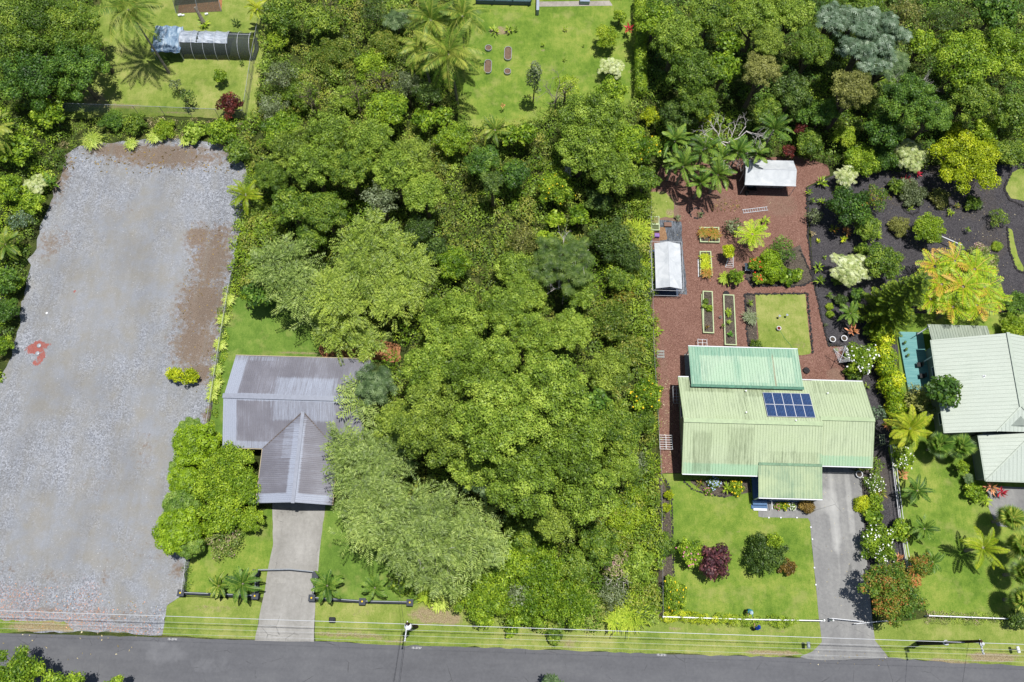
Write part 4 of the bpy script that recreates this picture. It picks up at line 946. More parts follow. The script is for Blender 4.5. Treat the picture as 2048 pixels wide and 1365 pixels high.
# tarp shelter beside it
c = W(334, 78, 2.0); T2 = thing('tarp_shelter', 'blue and silver tarp shelter under the leaning coconut palm', 'shelter', (c.x, c.y, 0))
mb = MB(); n = 12; vs = []
for i in range(n + 1):
    for j in range(n + 1):
        x, y = (i / n - .5) * 3.6, (j / n - .5) * 3.7; vs.append((x, y, 2.0 + .12 * math.sin(i * 1.7 + j) + .35 * (y / 3.7) - .25 * abs(x / 3.6)))
mb.add(vs, [[i * (n + 1) + j, (i + 1) * (n + 1) + j, (i + 1) * (n + 1) + j + 1, i * (n + 1) + j + 1] for i in range(n) for j in range(n)]); mb.build('tarp', bluetarp, T2, True)
for a, b in ((-1.7, -1.7), (1.7, -1.7), (1.7, 1.7), (-1.7, 1.7)): mb = MB(); mb.tube([(a, b, 0), (a, b, 2.0)], .035, 6); mb.build('pole', steel, T2)
# shade house at the very top
c = W(400, 12); T3 = thing('shade_house', 'net-sided shade house with white roof at the top left edge', 'shade house', (c.x, c.y + .5, 0), rz=R_(5))
mb = MB(); mb.add([(-3.1, -.2, 2.3), (2.6, .2, 2.3), (2.6, 4, 2.5), (-3.1, 4, 2.5)], [[0, 1, 2, 3]]); mb.build('roof', silver, T3)
mb = MB(); mb.add([(-3.0, -1.6, .05), (2.9, -1.6, .05), (2.6, .18, 2.28), (-3.1, -.22, 2.28)], [[0, 1, 2, 3]]); mb.build('netting', net_l, T3)
mb = MB(); mb.box((0, 0, .02), (5.6, 3.1, .04)); mb.build('earth_floor', bare, T3)
for x in (-3.05, -.2, 2.75): mb = MB(); mb.tube([(x, -1.6, 0), (x, .1, 2.3)], .03, 5); mb.build('pole', steel, T3)
for x, s_ in ((-2.3, .3), (-1.9, .22), (1.1, .26)): o = MB().box((c.x + x, c.y - 1.5 + x * .09, s_ / 2), (s_ * 1.6, s_, s_), .3, .04).build('bucket', white); tag(o, {-2.3: 'larger white tub at the left foot of the shade house netting', -1.9: 'smaller white tub beside the larger one at the shade house', 1.1: 'white tub at the right part of the shade house front'}[x], 'tub', 'white tubs by the shade house')
# white canopy
def canopy(name, label, x0, x1, y0, y1, ze, zr, ridge, mat, legs=True):
    t = thing(name, label, 'canopy', ((x0 + x1) / 2, (y0 + y1) / 2, 0)); mb = MB(); n = 10
    def grid(f, m_=1):
        vs = [f(i / n, j / n) for i in range(n + 1) for j in range(n + 1)]; mb.add(vs, [[i * (n + 1) + j, (i + 1) * (n + 1) + j, (i + 1) * (n + 1) + j + 1, i * (n + 1) + j + 1] for i in range(n) for j in range(n)])
    xm, ym = (x0 + x1) / 2, (y0 + y1) / 2; sag = lambda a, b: -.06 * math.sin(math.pi * a * 2) ** 2 * math.sin(math.pi * b)
    if ridge == 'x':
        grid(lambda a, b: (x0 + (x1 - x0) * a, y0 + (ym - y0) * b, ze + (zr - ze) * b + sag(a, b))); grid(lambda a, b: (x0 + (x1 - x0) * a, ym + (y1 - ym) * b, zr + (ze - zr) * b + sag(a, b)))
    else:
        grid(lambda a, b: (x0 + (xm - x0) * b, y0 + (y1 - y0) * a, ze + (zr - ze) * b + sag(a, b))); grid(lambda a, b: (xm + (x1 - xm) * b, y0 + (y1 - y0) * a, zr + (ze - zr) * b + sag(a, b)))
    mb.build('roof', mat, t, True, world=True)
    mb = MB()
    for p, q in (((x0, y0), (x1, y0)), ((x1, y0), (x1, y1)), ((x1, y1), (x0, y1)), ((x0, y1), (x0, y0))): mb.tube([(p[0], p[1], ze), (q[0], q[1], ze)], .035, 5)
    if ridge == 'x': mb.tube([(x0, ym, zr), (x1, ym, zr)], .03, 5)
    else: mb.tube([(xm, y0, zr), (xm, y1, zr)], .03, 5); mb.tube([(x0, y0, ze), (xm, y0, zr), (x1, y0, ze)], .03, 5)
    mb.build('frame', steel_l, t, world=True)
    for px in (x0, x1):
        for k in range(3):
            mb = MB(); mb.tube([(px, y0 + (y1 - y0) * k / 2, 0), (px, y0 + (y1 - y0) * k / 2, ze)], .035, 6); mb.build('leg', steel_l, t, world=True)
    return t
cn = canopy('canopy_tent', 'large white canopy tent at the north end of the red yard', 27.0, 33.0, 49.9, 53.3, 2.1, 2.9, 'x', whitecov)
mb = MB(); mb.box((29.9, 51.2, .8), (4.8, 1.2, 1.4), 0, .3); mb.build('covered_load', M_sheetmat('stored grey tarp', (70, 78, 84), (130, 138, 142), (190, 196, 200), (1, 1, 1), 1.2), None, world=False).name
bpy.data.objects['covered_load'].name = 'tarp_bundle'; tag(bpy.data.objects['tarp_bundle'], 'bundle under a grey tarp stored beneath the white canopy tent', 'tarp bundle')
gt = canopy('tunnel_tent', 'white ridge tent over a greenhouse frame beside the yard fence', 16.1, 19.0, 36.4, 42.0, 2.0, 2.55, 'y', whitecov)
mb = MB(); x0, x1, y0, y1 = 15.7, 19.25, 36.2, 42.3
for x in (x0, x1):
    for z in (1.0, 1.9): mb.tube([(x, y0, z), (x, y1, z)], .025, 5)
    k = y0
    while k < y1 - .2: mb.tube([(x, k, 1.0), (x, k + .35, 1.9)], .015, 4); mb.tube([(x, k + .35, 1.9), (x, k + .7, 1.0)], .015, 4); k += .7
    for y in (y0, (y0 + y1) / 2, y1): mb.tube([(x, y, 0), (x, y, 1.9)], .03, 5)
mb.tube([(x0, y1, 1.9), (x1, y1, 1.9)], .025, 5); mb.tube([(x0, y0, 1.9), (x1, y0, 1.9)], .02, 5); mb.tube([(14.9, y0 - .05, .5), (x1, y0 - .05, .5)], .02, 5)
mb.build('lattice_frame', steel_l, gt, world=True)
mb = MB(); mb.box((17.4, 39.2, .04), (3.2, 5.8, .05)); mb.build('floor_sheet', plain('dark blue sheet', lin(60, 78, 104, K), .6, .3, .2), gt, world=True)

# ---- fences
def fence(name, label, pts, h, spacing, post_m, rail_m, mesh_m=None, rails=(1.0,), pr=.03, rr=.022, group=None, sq=False):
    P = [Vector((p[0], p[1], 0)) for p in pts]; t = thing(name, label, 'fence', P[0], group); k = 0
    rb = MB(); mm = MB()
    for a, b in zip(P, P[1:]):
        L = (b - a).length; n = max(1, round(L / spacing))
        for i in range(n + (1 if b is P[-1] else 0)):
            q = a.lerp(b, i / n); mb = MB()
            if sq: mb.box((q.x, q.y, h / 2), (pr * 2, pr * 2, h), math.atan2(b.y - a.y, b.x - a.x)); mb.box((q.x, q.y, h + .02), (pr * 2.6, pr * 2.6, .04))
            else: mb.tube([q, q + Vector((0, 0, h + .03))], pr, 6)
            if k < 100: mb.build('post', post_m, t, world=True)
            k += 1
        for r in rails:
            if sq: d = (b - a).normalized(); s_ = Vector((-d.y, d.x, 0)) * rr; z = Vector((0, 0, h * r)); u = Vector((0, 0, .05)); rb.add([a + z - s_ - u, b + z - s_ - u, b + z + s_ - u, a + z + s_ - u, a + z - s_, b + z - s_, b + z + s_, a + z + s_], [[3, 2, 1, 0], [4, 5, 6, 7], [0, 1, 5, 4], [2, 3, 7, 6], [1, 2, 6, 5], [3, 0, 4, 7]])
            else: rb.tube([a + Vector((0, 0, h * r)), b + Vector((0, 0, h * r))], rr, 5)
        mm.add([a + Vector((0, 0, .03)), b + Vector((0, 0, .03)), b + Vector((0, 0, h - .03)), a + Vector((0, 0, h - .03))], [[0, 1, 2, 3]])
    rb.build('rail', rail_m, t, world=True)
    if mesh_m: mm.build('mesh', mesh_m, t, world=True)
    return t
fence('chain_link_fence', 'chain link fence round the top left yard with shrubs behind', PX([(118, 223), (330, 231), (493, 238), (511, 120), (536, -10)]), 1.8, 3.0, steel, steel, link_m)
fence('chain_link_fence', 'overgrown chain link fence along the right edge of the gravel lot', PX([(371, 1187), (385, 1080), (418, 860), (440, 720), (466, 560)]), 1.2, 3.0, steel, steel, link_m)
fence('wire_fence', 'wire fence between the thicket and the red cinder yard', PX([(1322, 1236), (1319, 945), (1304, 700), (1299, 400)]), 1.3, 3.2, steel, steel, link_m, pr=.025, rr=.012)
fence('wire_fence', 'wire fence at the far left edge of the gravel lot', PX([(2, 672), (14, 600), (24, 540)]), 1.2, 2.0, steel, steel, link_m)
fence('picket_fence', 'low white front fence with a yellow-green creeper, where two people work', PX([(1323, 1234), (1480, 1239), (1641, 1242)]), .95, 2.4, white, white, None, (.95, .45), .05, .045, sq=True)
fence('picket_fence', 'low white front fence right of the red-leaved tree', PX([(1850, 1232), (2060, 1240)]), .95, 2.2, white, white, None, (.95, .45), .05, .045, sq=True)
# white double rail fence between the right lots
rf = [W(1779, 893), W(1790, 985), W(1797, 1040), (W(1812, 1136))]
fence('rail_fence', 'white double rail fence running between the two right-hand gardens', rf, 1.1, 2.2, steel_l, white, None, (1.0, .5), .04, .03)
off = Vector((-.32, 0, 0)); fence('rail_fence', 'second white rail beside the double rail fence, on its driveway side', [p + off for p in rf], .9, 2.2, steel_l, white, None, (1.0,), .03, .03)
# gate across the right drive
g0, g1 = W(1641, 1241), W(1768, 1243); GT = thing('gate', 'open white metal gate across the right-hand driveway', 'gate', g0)
mb = MB(); d = (g1 - g0)
for z in (.3, .95): mb.tube([g0 + d * .12 + Vector((0, .2, z)), g0 + d * .62 + Vector((0, -.06, z))], .035, 6); mb.tube([g0 + d * .5 + Vector((0, -.3, z)), g0 + d * 1.05 + Vector((0, .1, z))], .035, 6)
for k in np.linspace(.12, 1.0, 22): mb.tube([g0 + d * float(k) + Vector((0, .2 - .26 * (float(k) - .12) / .5 if k < .56 else -.3 + .4 * (float(k) - .5) / .55, .3)), g0 + d * float(k) + Vector((0, .2 - .26 * (float(k) - .12) / .5 if k < .56 else -.3 + .4 * (float(k) - .5) / .55, .95))], .012, 4)
mb.build('gate_leaf', white, GT, world=True)
for k in (0, .14, 1.0): mb = MB(); q = g0 + d * k; mb.box((q.x, q.y, .55), (.14, .14, 1.1)); mb.build('gate_post', white, GT, world=True)
# black block pillars and wall of the left lot
cap = plain('charcoal concrete', lin(84, 88, 96, K), .85, .2, .12); dkb = plain('dark block wall', lin(62, 66, 72, K), .9, .15, .12)
bw = {'a': (369, 1187), 'b': (516, 1193), 'c': (517, 1147), 'd': (635, 1151), 'e': (628, 1197), 'f': (728, 1204), 'g': (822, 1206)}
desc = {'a': 'charcoal pillar at the corner of the gravel lot', 'b': 'charcoal pillar at the front corner left of the concrete drive', 'c': 'charcoal pillar carrying the left gate leaf', 'd': 'charcoal pillar carrying the right gate leaf', 'e': 'charcoal pillar at the front corner right of the concrete drive', 'f': 'charcoal pillar in the middle of the right front wall', 'g': 'charcoal pillar at the right end of the front wall by the power pole'}
for k, (u, v) in bw.items():
    p = W(u, v); t = thing('pillar', desc[k], 'pillar', p, 'charcoal pillars of the front wall')
    mb = MB(); mb.box((0, 0, .5), (.5, .5, 1.0)); mb.build('shaft', dkb, t)
    mb = MB(); mb.box((0, 0, 1.05), (.66, .66, .1)); mb.add([(-.33, -.33, 1.1), (.33, -.33, 1.1), (.33, .33, 1.1), (-.33, .33, 1.1), (0, 0, 1.22)], [[0, 1, 4], [1, 2, 4], [2, 3, 4], [3, 0, 4]]); cp = mb.build('cap', cap, t)
    if k in 'abefg': mb = MB(); mb.lathe((0, 0, 1.2), [(.08, 0), (.09, .03), (.03, .07)], 8); mb.build('finial', flower_y, cp)
for k1, k2, lab in (('a', 'b', 'dark block wall with pipe rail left of the concrete drive'), ('b', 'c', 'short dark block wall running back beside the drive, on its left'), ('d', 'e', 'short dark block wall running back beside the drive, on its right'), ('e', 'f', 'dark block wall with pipe rail right of the drive, left half'), ('f', 'g', 'dark block wall with pipe rail near the power pole, right half')):
    a_, b_ = W(*bw[k1]), W(*bw[k2]); m_ = (a_ + b_) / 2; L = (b_ - a_).length - .66; ang = math.atan2(b_.y - a_.y, b_.x - a_.x)
    t = thing('garden_wall', lab, 'wall', m_, 'dark block walls along the front', ang)
    mb = MB(); mb.box((0, 0, .3), (L, .28, .6)); mb.build('blockwork', dkb, t)
    mb = MB(); mb.tube([(-L / 2, .05, .95), (L / 2, .05, .95)], .045, 6)
    for i in range(4): mb.tube([(-L / 2 + L * (i + .5) / 4, .05, .6), (-L / 2 + L * (i + .5) / 4, .05, .95)], .025, 5)
    mb.build('pipe_rail', steel, t)
a_, b_ = W(*bw['c']), W(*bw['d']); G2 = thing('gate', 'double grey metal gate between the charcoal pillars on the concrete drive', 'gate', a_)
mid = W(578, 1138.5, 1.1); mid.z = 0
for p, q in ((a_ + Vector((.25, .3, 0)), mid), (mid, b_ + Vector((-.2, .3, 0)))):
    mb = MB()
    for z in (.2, 1.15): mb.tube([p + Vector((0, 0, z)), q + Vector((0, 0, z))], .045, 6)
    for i in range(22): k = (i + .5) / 22; w_ = p.lerp(q, k); mb.tube([w_ + Vector((0, 0, .2)), w_ + Vector((0, 0, 1.15))], .012, 4)
    mb.build('gate_leaf', steel, G2, world=True)

# ---- power poles and lines
polem = plain('creosoted pole wood', lin(78, 60, 46, K), .9, .15, .2); ins = plain('insulator', lin(220, 224, 230, .7), .4, .5, .05)
def pole(label, bx, by, h, lean, arm, trans=None):
    t = thing('power_pole', label, 'power pole', (bx, by, 0), 'power poles along the verge')
    mb = MB(); mb.tube([(0, 0, 0), (lean[0], lean[1], h)], [.17, .12], 10); mb.build('pole', polem, t)
    top = Vector((lean[0], lean[1], h)); a = Vector(arm)
    mb = MB(); d = a.normalized(); c_ = top + Vector((0, 0, -.25)); mb.tube([c_ - a * .15, c_ + a], .06, 4); ca = mb.build('crossarm', steel_l, t)
    for k in (.45, .75, 1.0): mb = MB(); mb.lathe(c_ + a * k, [(.05, 0), (.09, .05), (.05, .1), (.09, .15), (.03, .24)], 8); mb.build('insulator', ins, t)
    if trans:
        mb = MB(); q = Vector(trans); mb.lathe(q, [(.02, -.5), (.3, -.48), (.3, .35), (.33, .36), (.3, .42), (.12, .46)], 14); tf = mb.build('transformer', ins, t)
        mb = MB(); mb.tube([q + Vector((0, 0, .0)), Vector((0, 0, q.z))], .05, 5); mb.build('bracket', steel, t)
    return t, c_, a
hP = 11.6
p1 = W(834, 1254); t1 = W(848, 1251); pole_1, c1_, a1_ = pole('power pole with round white transformer beside the front verge', p1.x, p1.y, hP, (.25, .3), (-.1, -1.4, 0), (.15, .05, 9.3))
p2 = W(1838, 1287); pole_2, c2_, a2_ = pole('tall dark power pole leaning in view on the right verge', p2.x, p2.y, hP, (0, .4), (.1, -1.0, 0))
mb = MB(); mb.tube([(0, .05, 0), (0, .15, 5.2)], [.26, .2], 10); mb.build('dark_sleeve', blk, pole_2)
mb = MB(); mb.lathe((.05, .15, 5.2), [(.26, 0), (.26, .16), (.1, .2)], 10); mb.build('guard_ring', ins, pole_2)
mb = MB(); q = W(1964, 1288, 11.2) - p2; mb.lathe((q.x, q.y, 10.9), [(.02, 0), (.14, .02), (.14, .5), (.05, .55)], 10); mb.build('lamp_head', ins, pole_2)
wirem = plain('grey wire', lin(206, 210, 216, .8), .4, .4, .02); wired = plain('dark wire', lin(50, 50, 54, K), .5, .3, .02)
def wire(label, pts, r, mat, sag=.6):
    mb = MB()
    for a, b in zip(pts, pts[1:]):
        a, b = Vector(a), Vector(b); n = 18
        mb.tube([a.lerp(b, i / n) - Vector((0, 0, sag * 4 * (i / n) * (1 - i / n))) for i in range(n + 1)], r, 5)
    o = mb.build('power_line', mat); return tag(o, label, 'power line')
P1 = Vector((p1.x, p1.y, 0)); P2 = Vector((p2.x, p2.y, 0)); dP = P2 - P1
def span(du, z, y_off): return [P1 - dP * 1.3 + Vector((0, y_off, z)), P1 + Vector((0, y_off, z)), P2 + Vector((0, y_off, z)), P2 + dP * .9 + Vector((0, y_off, z))]
wire('thick pale overhead power line along the verge, northernmost of the set', span(0, 9.0, .25), .026, wirem, .35)
wire('thin overhead power line just south of the thick pale one', span(0, 9.4, -.25), .01, wirem, .4)
wire('thin upper power line over the pole crossarms, second from the road', span(0, 11.5, -.7), .008, wirem, .4)
wire('thin upper power line over the pole crossarms, nearest the road', span(0, 11.5, -1.2), .008, wirem, .4)
wire('left service wire crossing the road from the transformer pole', [P1 + Vector((-.3, .2, 9.6)), P1 + Vector((-2.2, -16, 8))], .013, wired, .4)
wire('right service wire crossing the road from the transformer pole', [P1 + Vector((.1, .2, 9.6)), P1 + Vector((-1.4, -16, 8))], .013, wired, .4)
wire('thin dark wire crossing the road left of the tall dark pole', [P2 + Vector((0, .2, 9.4)), P2 + Vector((-3.6, -16, 8))], .013, wired, .4)
wire('service wire running from the transformer pole up over the front wall', [P1 + Vector((-.3, .3, 9.2)), W(770, 960, 6)], .012, wired, .4)

# ---- garden things
def bed(label, pts, h=.35, w=.12, mat=None, soilm=soil):
    P = [W(*p) for p in pts]; c = sum(P, Vector((0, 0, 0))) / len(P); t = thing('raised_bed', label, 'raised bed', c, 'pale timber raised beds in the red yard')
    mb = MB(); n = len(P)
    for i in range(n):
        a, b = P[i], P[(i + 1) % n]; d = (b - a); m_ = (a + b) / 2; mb.box((m_.x, m_.y, h / 2), (d.length + (w if i % 2 else -w), w, h), math.atan2(d.y, d.x))
    mb.build('frame', mat, t, world=True); mb = MB(); mb.add([(p.x, p.y, h - .1) for p in P], [list(range(n))[::-1]]); mb.build('soil', soilm, t, world=True); return t
pg = plain('pale green timber', lin(200, 214, 170, K), .8, .2, .08)
bed('raised bed full of orange strappy plants, northernmost of the row', [(1399, 458), (1436, 458), (1437, 487), (1400, 486)], mat=pg)
bed('tall narrow raised bed of yellow-orange plants, middle of the row', [(1399, 506), (1420, 506), (1423, 554), (1400, 553)], mat=pg)
bed('long raised bed of sparse seedlings, left of the pair', [(1405, 585), (1423, 586), (1426, 668), (1406, 667)], mat=pg)
bed('long raised bed with bushy lettuce clumps, right of the pair', [(1446, 592), (1466, 593), (1471, 692), (1449, 691)], mat=pg)
bed('small open pale timber frame at the fence above the plastic sheet', [(1301, 453), (1317, 453), (1317, 464), (1301, 464)], .5, .12, pg, plain('green net soil', lin(110, 120, 84, K), .9, .1, .1))
bed('empty pale timber frame nearest the lawn patch by the yard fence', [(1301, 436), (1317, 436), (1317, 450), (1301, 450)], .3, .1, pg, plain('dry grass fill', lin(150, 146, 100, K), .9, .1, .2))
def simple(name, label, cat, mb, mat, group=None, **k): return tag(mb.build(name, mat, **k), label, cat, group)
p = W(1335, 451); b_ = MB().box((0, 0, .14), (.9, .55, .28), 0, .02); o = simple('planter_box', 'small brown trough standing on the black plastic sheet', 'planter', b_, plain('terracotta box', lin(130, 96, 80, K))); o.location = p
p = W(1313, 473); o = simple('plastic_tub', 'purple plastic tub between the timber frames and the white ridge tent', 'tub', MB().box((0, 0, .2), (.6, .5, .4), 0, .06), plain('purple plastic', lin(150, 112, 190, K))); o.location = p
def rack(name, label, u, v, wpx, hpx, n, m_, mat, z=.6, cat='rack'):
    c = W(u, v); s = ppm(u, v); t = thing(name, label, cat, c); w_, l_ = wpx / s, hpx / s
    fm = MB()
    for a in np.linspace(-.5, .5, m_): fm.tube([(a * w_, -l_ / 2, z), (a * w_, l_ / 2, z)], .03, 5)
    for a in np.linspace(-.5, .5, n): fm.tube([(-w_ / 2, a * l_, z), (w_ / 2, a * l_, z)], .025, 5)
    fm.build('slats', mat, t)
    for a in (-.5, .5):
        for b in (-.5, .5): mb = MB(); mb.tube([(a * w_, b * l_, 0), (a * w_, b * l_, z + .15)], .03, 5); mb.build('leg', mat, t)
    return t
rack('plant_rack', 'white slatted rack standing beside the west wall of the green house', 1330, 887, 25, 28, 7, 3, white)
rack('plant_rack', 'dim pale rack in the shade at the north-west corner of the green house', 1349, 796, 14, 34, 6, 3, steel, 1.2)
rack('frame_rack', 'white pipe frame just behind the aqua lean-to roof', 1402, 690, 18, 14, 3, 3, white, .7)
rack('window_screen', 'pale lattice frame by the east wall of the green house', 1754, 884, 9, 18, 4, 3, pg, 1.3, 'lattice')
p = W(1321, 709); o = simple('pallet', 'grey slatted pallet lying beside the yard fence', 'pallet', MB().box((0, .33, .06), (.85, .22, .1)).box((0, 0, .06), (.85, .22, .1)).box((0, -.33, .06), (.85, .22, .1)).box((-.35, 0, .02), (.1, .95, .04)).box((.35, 0, .02), (.1, .95, .04)), conc); o.location = p
# aluminium ladder
a_, b_ = W(1485, 424), W(1535, 418); LD = thing('ladder', 'aluminium ladder lying flat on the red cinder near the white canopy', 'ladder', a_); d = b_ - a_; s_ = Vector((-d.y, d.x, 0)).normalized() * .22
mb = MB()
for k in (-1, 1): mb.tube([a_ + s_ * k + Vector((0, 0, .07)), b_ + s_ * k + Vector((0, 0, .07))], .04, 4)
mb.build('rails', steel_l, LD, world=True); mb = MB()
for i in range(11): q = a_.lerp(b_, (i + .3) / 10.7); mb.tube([q - s_ + Vector((0, 0, .07)), q + s_ + Vector((0, 0, .07))], .028, 5)
mb.build('rungs', steel_l, LD, world=True)
# rotary clothes line
c = W(1672, 722); CL = thing('clothes_line', 'square rotary clothes line on the red cinder behind the green house', 'clothes line', c)
mb = MB(); mb.tube([(0, 0, 0), (0, 0, 1.9)], .04, 6); mb.build('pole', steel_l, CL); arms = [Vector((.45, 1.15, 1.95)), Vector((.95, -.6, 1.95)), Vector((-.45, -.85, 1.95)), Vector((-.95, .75, 1.95))]
mb = MB(); [mb.tube([(0, 0, 1.7), a], .03, 5) for a in arms]; mb.build('arms', steel_l, CL); mb = MB()
for k in np.linspace(.55, 1, 6): [mb.tube([arms[i] * float(k) + Vector((0, 0, 1.95 * (1 - float(k)))), arms[(i + 1) % 4] * float(k) + Vector((0, 0, 1.95 * (1 - float(k))))], .008, 4) for i in range(4)]
mb.build('lines', white, CL)
# low white swing frame and green arbour in the yard garden
c = W(1458, 527); t = thing('garden_arbor', 'white slatted arbour frame standing among the yard shrubs', 'arbour', c); mb = MB()
for s2 in (-1, 1): mb.tube([(s2 * .45, -.5, 0), (s2 * .25, .4, 1.0), (s2 * .2, .6, 1.1)], .05, 5)
for i in range(6): k = i / 6; mb.tube([(-.45 + .2 * k, -.5 + .9 * k, k), (.45 - .2 * k, -.5 + .9 * k, k)], .02, 4)
mb.build('frame', white, t); mb = MB(); mb.ball((-.1, .6, 1.2), .1, 8, 6); mb.ball((.15, .62, 1.2), .1, 8, 6); mb.build('finials', white, t)
c = W(1494, 540); t = thing('glass_table', 'small glass-topped frame beside the orange-flowered yard shrub', 'table', c); mb = MB(); mb.box((0, 0, .8), (.9, .95, .02)); mb.build('top', glass, t)
for a in (-.45, .45):
    for b in (-.47, .47): mb = MB(); mb.tube([(a, b, 0), (a, b, .82)], .03, 5); mb.build('leg', white, t)
# lawn patch things
def pot(label, u, v, r, h, mat, fill, group=None, name='plant_pot', cat='pot'):
    t = thing(name, label, cat, W(u, v), group); mb = MB(); mb.lathe((0, 0, 0), [(r * .72, 0), (r, h * .9), (r * 1.08, h * .92), (r * 1.08, h), (r * .88, h), (r * .85, h * .86), (.01, h * .85)], 18); mb.build('pot', mat, t, True)
    mb = MB(); mb.lathe((0, 0, h * .86), [(r * .84, 0), (.01, .02)], 14); mb.build('soil', fill, t); return t
redsoil = plain('red soil', lin(120, 52, 36, K), .9, .1, .2)
pot('white pot of red soil on the small lawn patch', 1556, 659, .24, .4, white, redsoil)
pot('pale round planter ring left of the pair by the path end', 1663, 681, .33, .4, white, soil, 'pale planter rings by the path end')
pot('pale round planter ring right of the pair, leafy', 1686, 679, .33, .4, white, soil, 'pale planter rings by the path end')
pot('grey round tub beside the garage opening', 1716, 950, .36, .4, steel_l, soil)
pot('small pot with a stub beside the green house north-east corner', 1695, 758, .2, .3, conc, soil)
pot('small dark pot between the two long raised beds', 1440, 636, .16, .25, conc, soil)
pot('dark pot at the corner of the white canopy tent', 1493, 388, .25, .3, blk, soil)
for (u, v, lab) in ((1556, 636, 'grey solar garden light on the small lawn patch, left'), (1571, 634, 'dark solar garden light on the small lawn patch, right')):
    t = thing('garden_light', lab, 'garden light', W(u, v), 'garden lights on the lawn patch'); mb = MB(); mb.tube([(0, 0, 0), (0, 0, .5)], .02, 5); mb.build('stake', steel, t); mb = MB(); mb.lathe((0, 0, .5), [(.08, 0), (.14, .1), (.14, .14), (.02, .18)], 10); mb.build('lamp_head', steel, t)
# garden hose
mb = MB(); q = [W(1560, 662), W(1568, 676), W(1580, 690), W(1586, 700)]; mb.tube([x + Vector((0, 0, .05)) for x in q], .02, 5); simple('garden_hose', 'thin green hose across the small lawn patch', 'hose', mb, plain('green hose', lin(80, 150, 90, K)))
def rock(label, u, v, r, mat, name='rock', group=None):
    rg = np.random.default_rng(int(u)); bm_v = []; mb = MB(); mb.ball((0, 0, r * .35), r, 9, 6, .65); mb.v = [(x * (1 + .25 * math.sin(3 * y + 1.3)), y * (1 + .2 * math.cos(4 * x)), z * (1 + float(rg.normal(0, .08)))) for x, y, z in mb.v]
    o = mb.build(name, mat, smooth=False); o.location = W(u, v); return tag(o, label, 'rock', group)
lava = plain('dark lava rock', lin(70, 68, 70, K), .95, .1, .3, 8)
rock('dark boulder on the red cinder near the clothes line', 1612, 742, .34, lava); rock('low grey rock at the corner of the raised bed pair', 1452, 588, .3, lava)
rock('white stone on the gravel lot near its left edge', 94, 627, .12, white)
# stone edging
def edging(label, pts, closed=False, r=.14, mat=lava):
    P = [W(*p) for p in pts]; P = P + [P[0]] if closed else P; mb = MB(); rg = np.random.default_rng(len(label))
    for a, b in zip(P, P[1:]):
        n = max(1, int((b - a).length / (r * 1.35)))
        for i in range(n):
            q = a.lerp(b, (i + .5) / n); s_ = r * rg.uniform(.7, 1.3); k0 = len(mb.v); mb.ball((q.x + rg.normal(0, .04), q.y + rg.normal(0, .04), s_ * .25), s_, 6, 4, .7)
            mb.v[k0:] = [(x + rg.normal(0, s_ * .1), y + rg.normal(0, s_ * .1), z) for x, y, z in mb.v[k0:]]
    return tag(mb.build('stone_edging', mat), label, 'stone edging')
edging('lava stone edging round the small lawn patch', [(1489, 589), (1614, 588), (1625, 708)]); edging('lava stone edging along the west bed of the lawn patch', [(1489, 589), (1496, 692)])
edging('lava stone edging east of the red path', [(1613, 376), (1616, 470), (1628, 570), (1644, 640), (1657, 692), (1690, 692), (1691, 760)])
edging('lava stone edging round the shrub bed in the red yard', [(1490, 552), (1502, 572), (1606, 572), (1627, 560), (1600, 500)])
edging('curved stone edging of the flower bed under the front eaves', [(1366, 962), (1384, 978), (1410, 989), (1450, 995)], r=.1)
edging('stone edging along the narrow bed by the front lawn', [(1330, 958), (1343, 985), (1345, 1060), (1347, 1160)], r=.1)
edging('ring of stones round a palm stump in the red yard', [(1393 + 0 + 14 * math.cos(a), 427 + 11 * math.sin(a)) for a in np.linspace(0, 5.6, 8)], True, .12)
edging('ring of stones round a small bed in the black garden', [(1823 + 15 * math.cos(a), 417 + 12 * math.sin(a)) for a in np.linspace(0, 5.6, 9)], True, .13)
edging('long stone edging of the shrub border above the black garden', [(1768, 365), (1800, 392), (1850, 398), (1905, 412), (1925, 420)])
edging('stone edging of the grassy island at the right edge', [(2022, 345), (2008, 378), (2018, 400), (2052, 415)])
edging('stone edging of the thin grassy strip in the black garden', [(2014, 455), (2018, 500), (2032, 540), (2052, 548)])
edging('stone edging round the dark shrub in the black garden', [(1774, 455), (1786, 470), (1800, 472)], r=.12)
sheet('lawn', PX([(2022, 347), (2010, 378), (2022, 398), (2120, 418), (2120, 335), (2040, 338)]), .03, lawn_pale, .4, {'worn': blobs([(2040, 380, 20, 12, .4)])}, edge=.06)
sheet('lawn', PX([(2014, 455), (2024, 460), (2034, 510), (2048, 535), (2046, 545), (2032, 538), (2018, 500)]), .03, lawn_std, .3, {}, edge=.04)
sheet('lawn', PX([(1302, 384), (1330, 384), (1345, 400), (1350, 436), (1302, 438)]), .024, lawn_pale, .3, {'worn': blobs([(1340, 425, 12, 10, .7), (1322, 385, 14, 6, .7)])}, edge=.08)
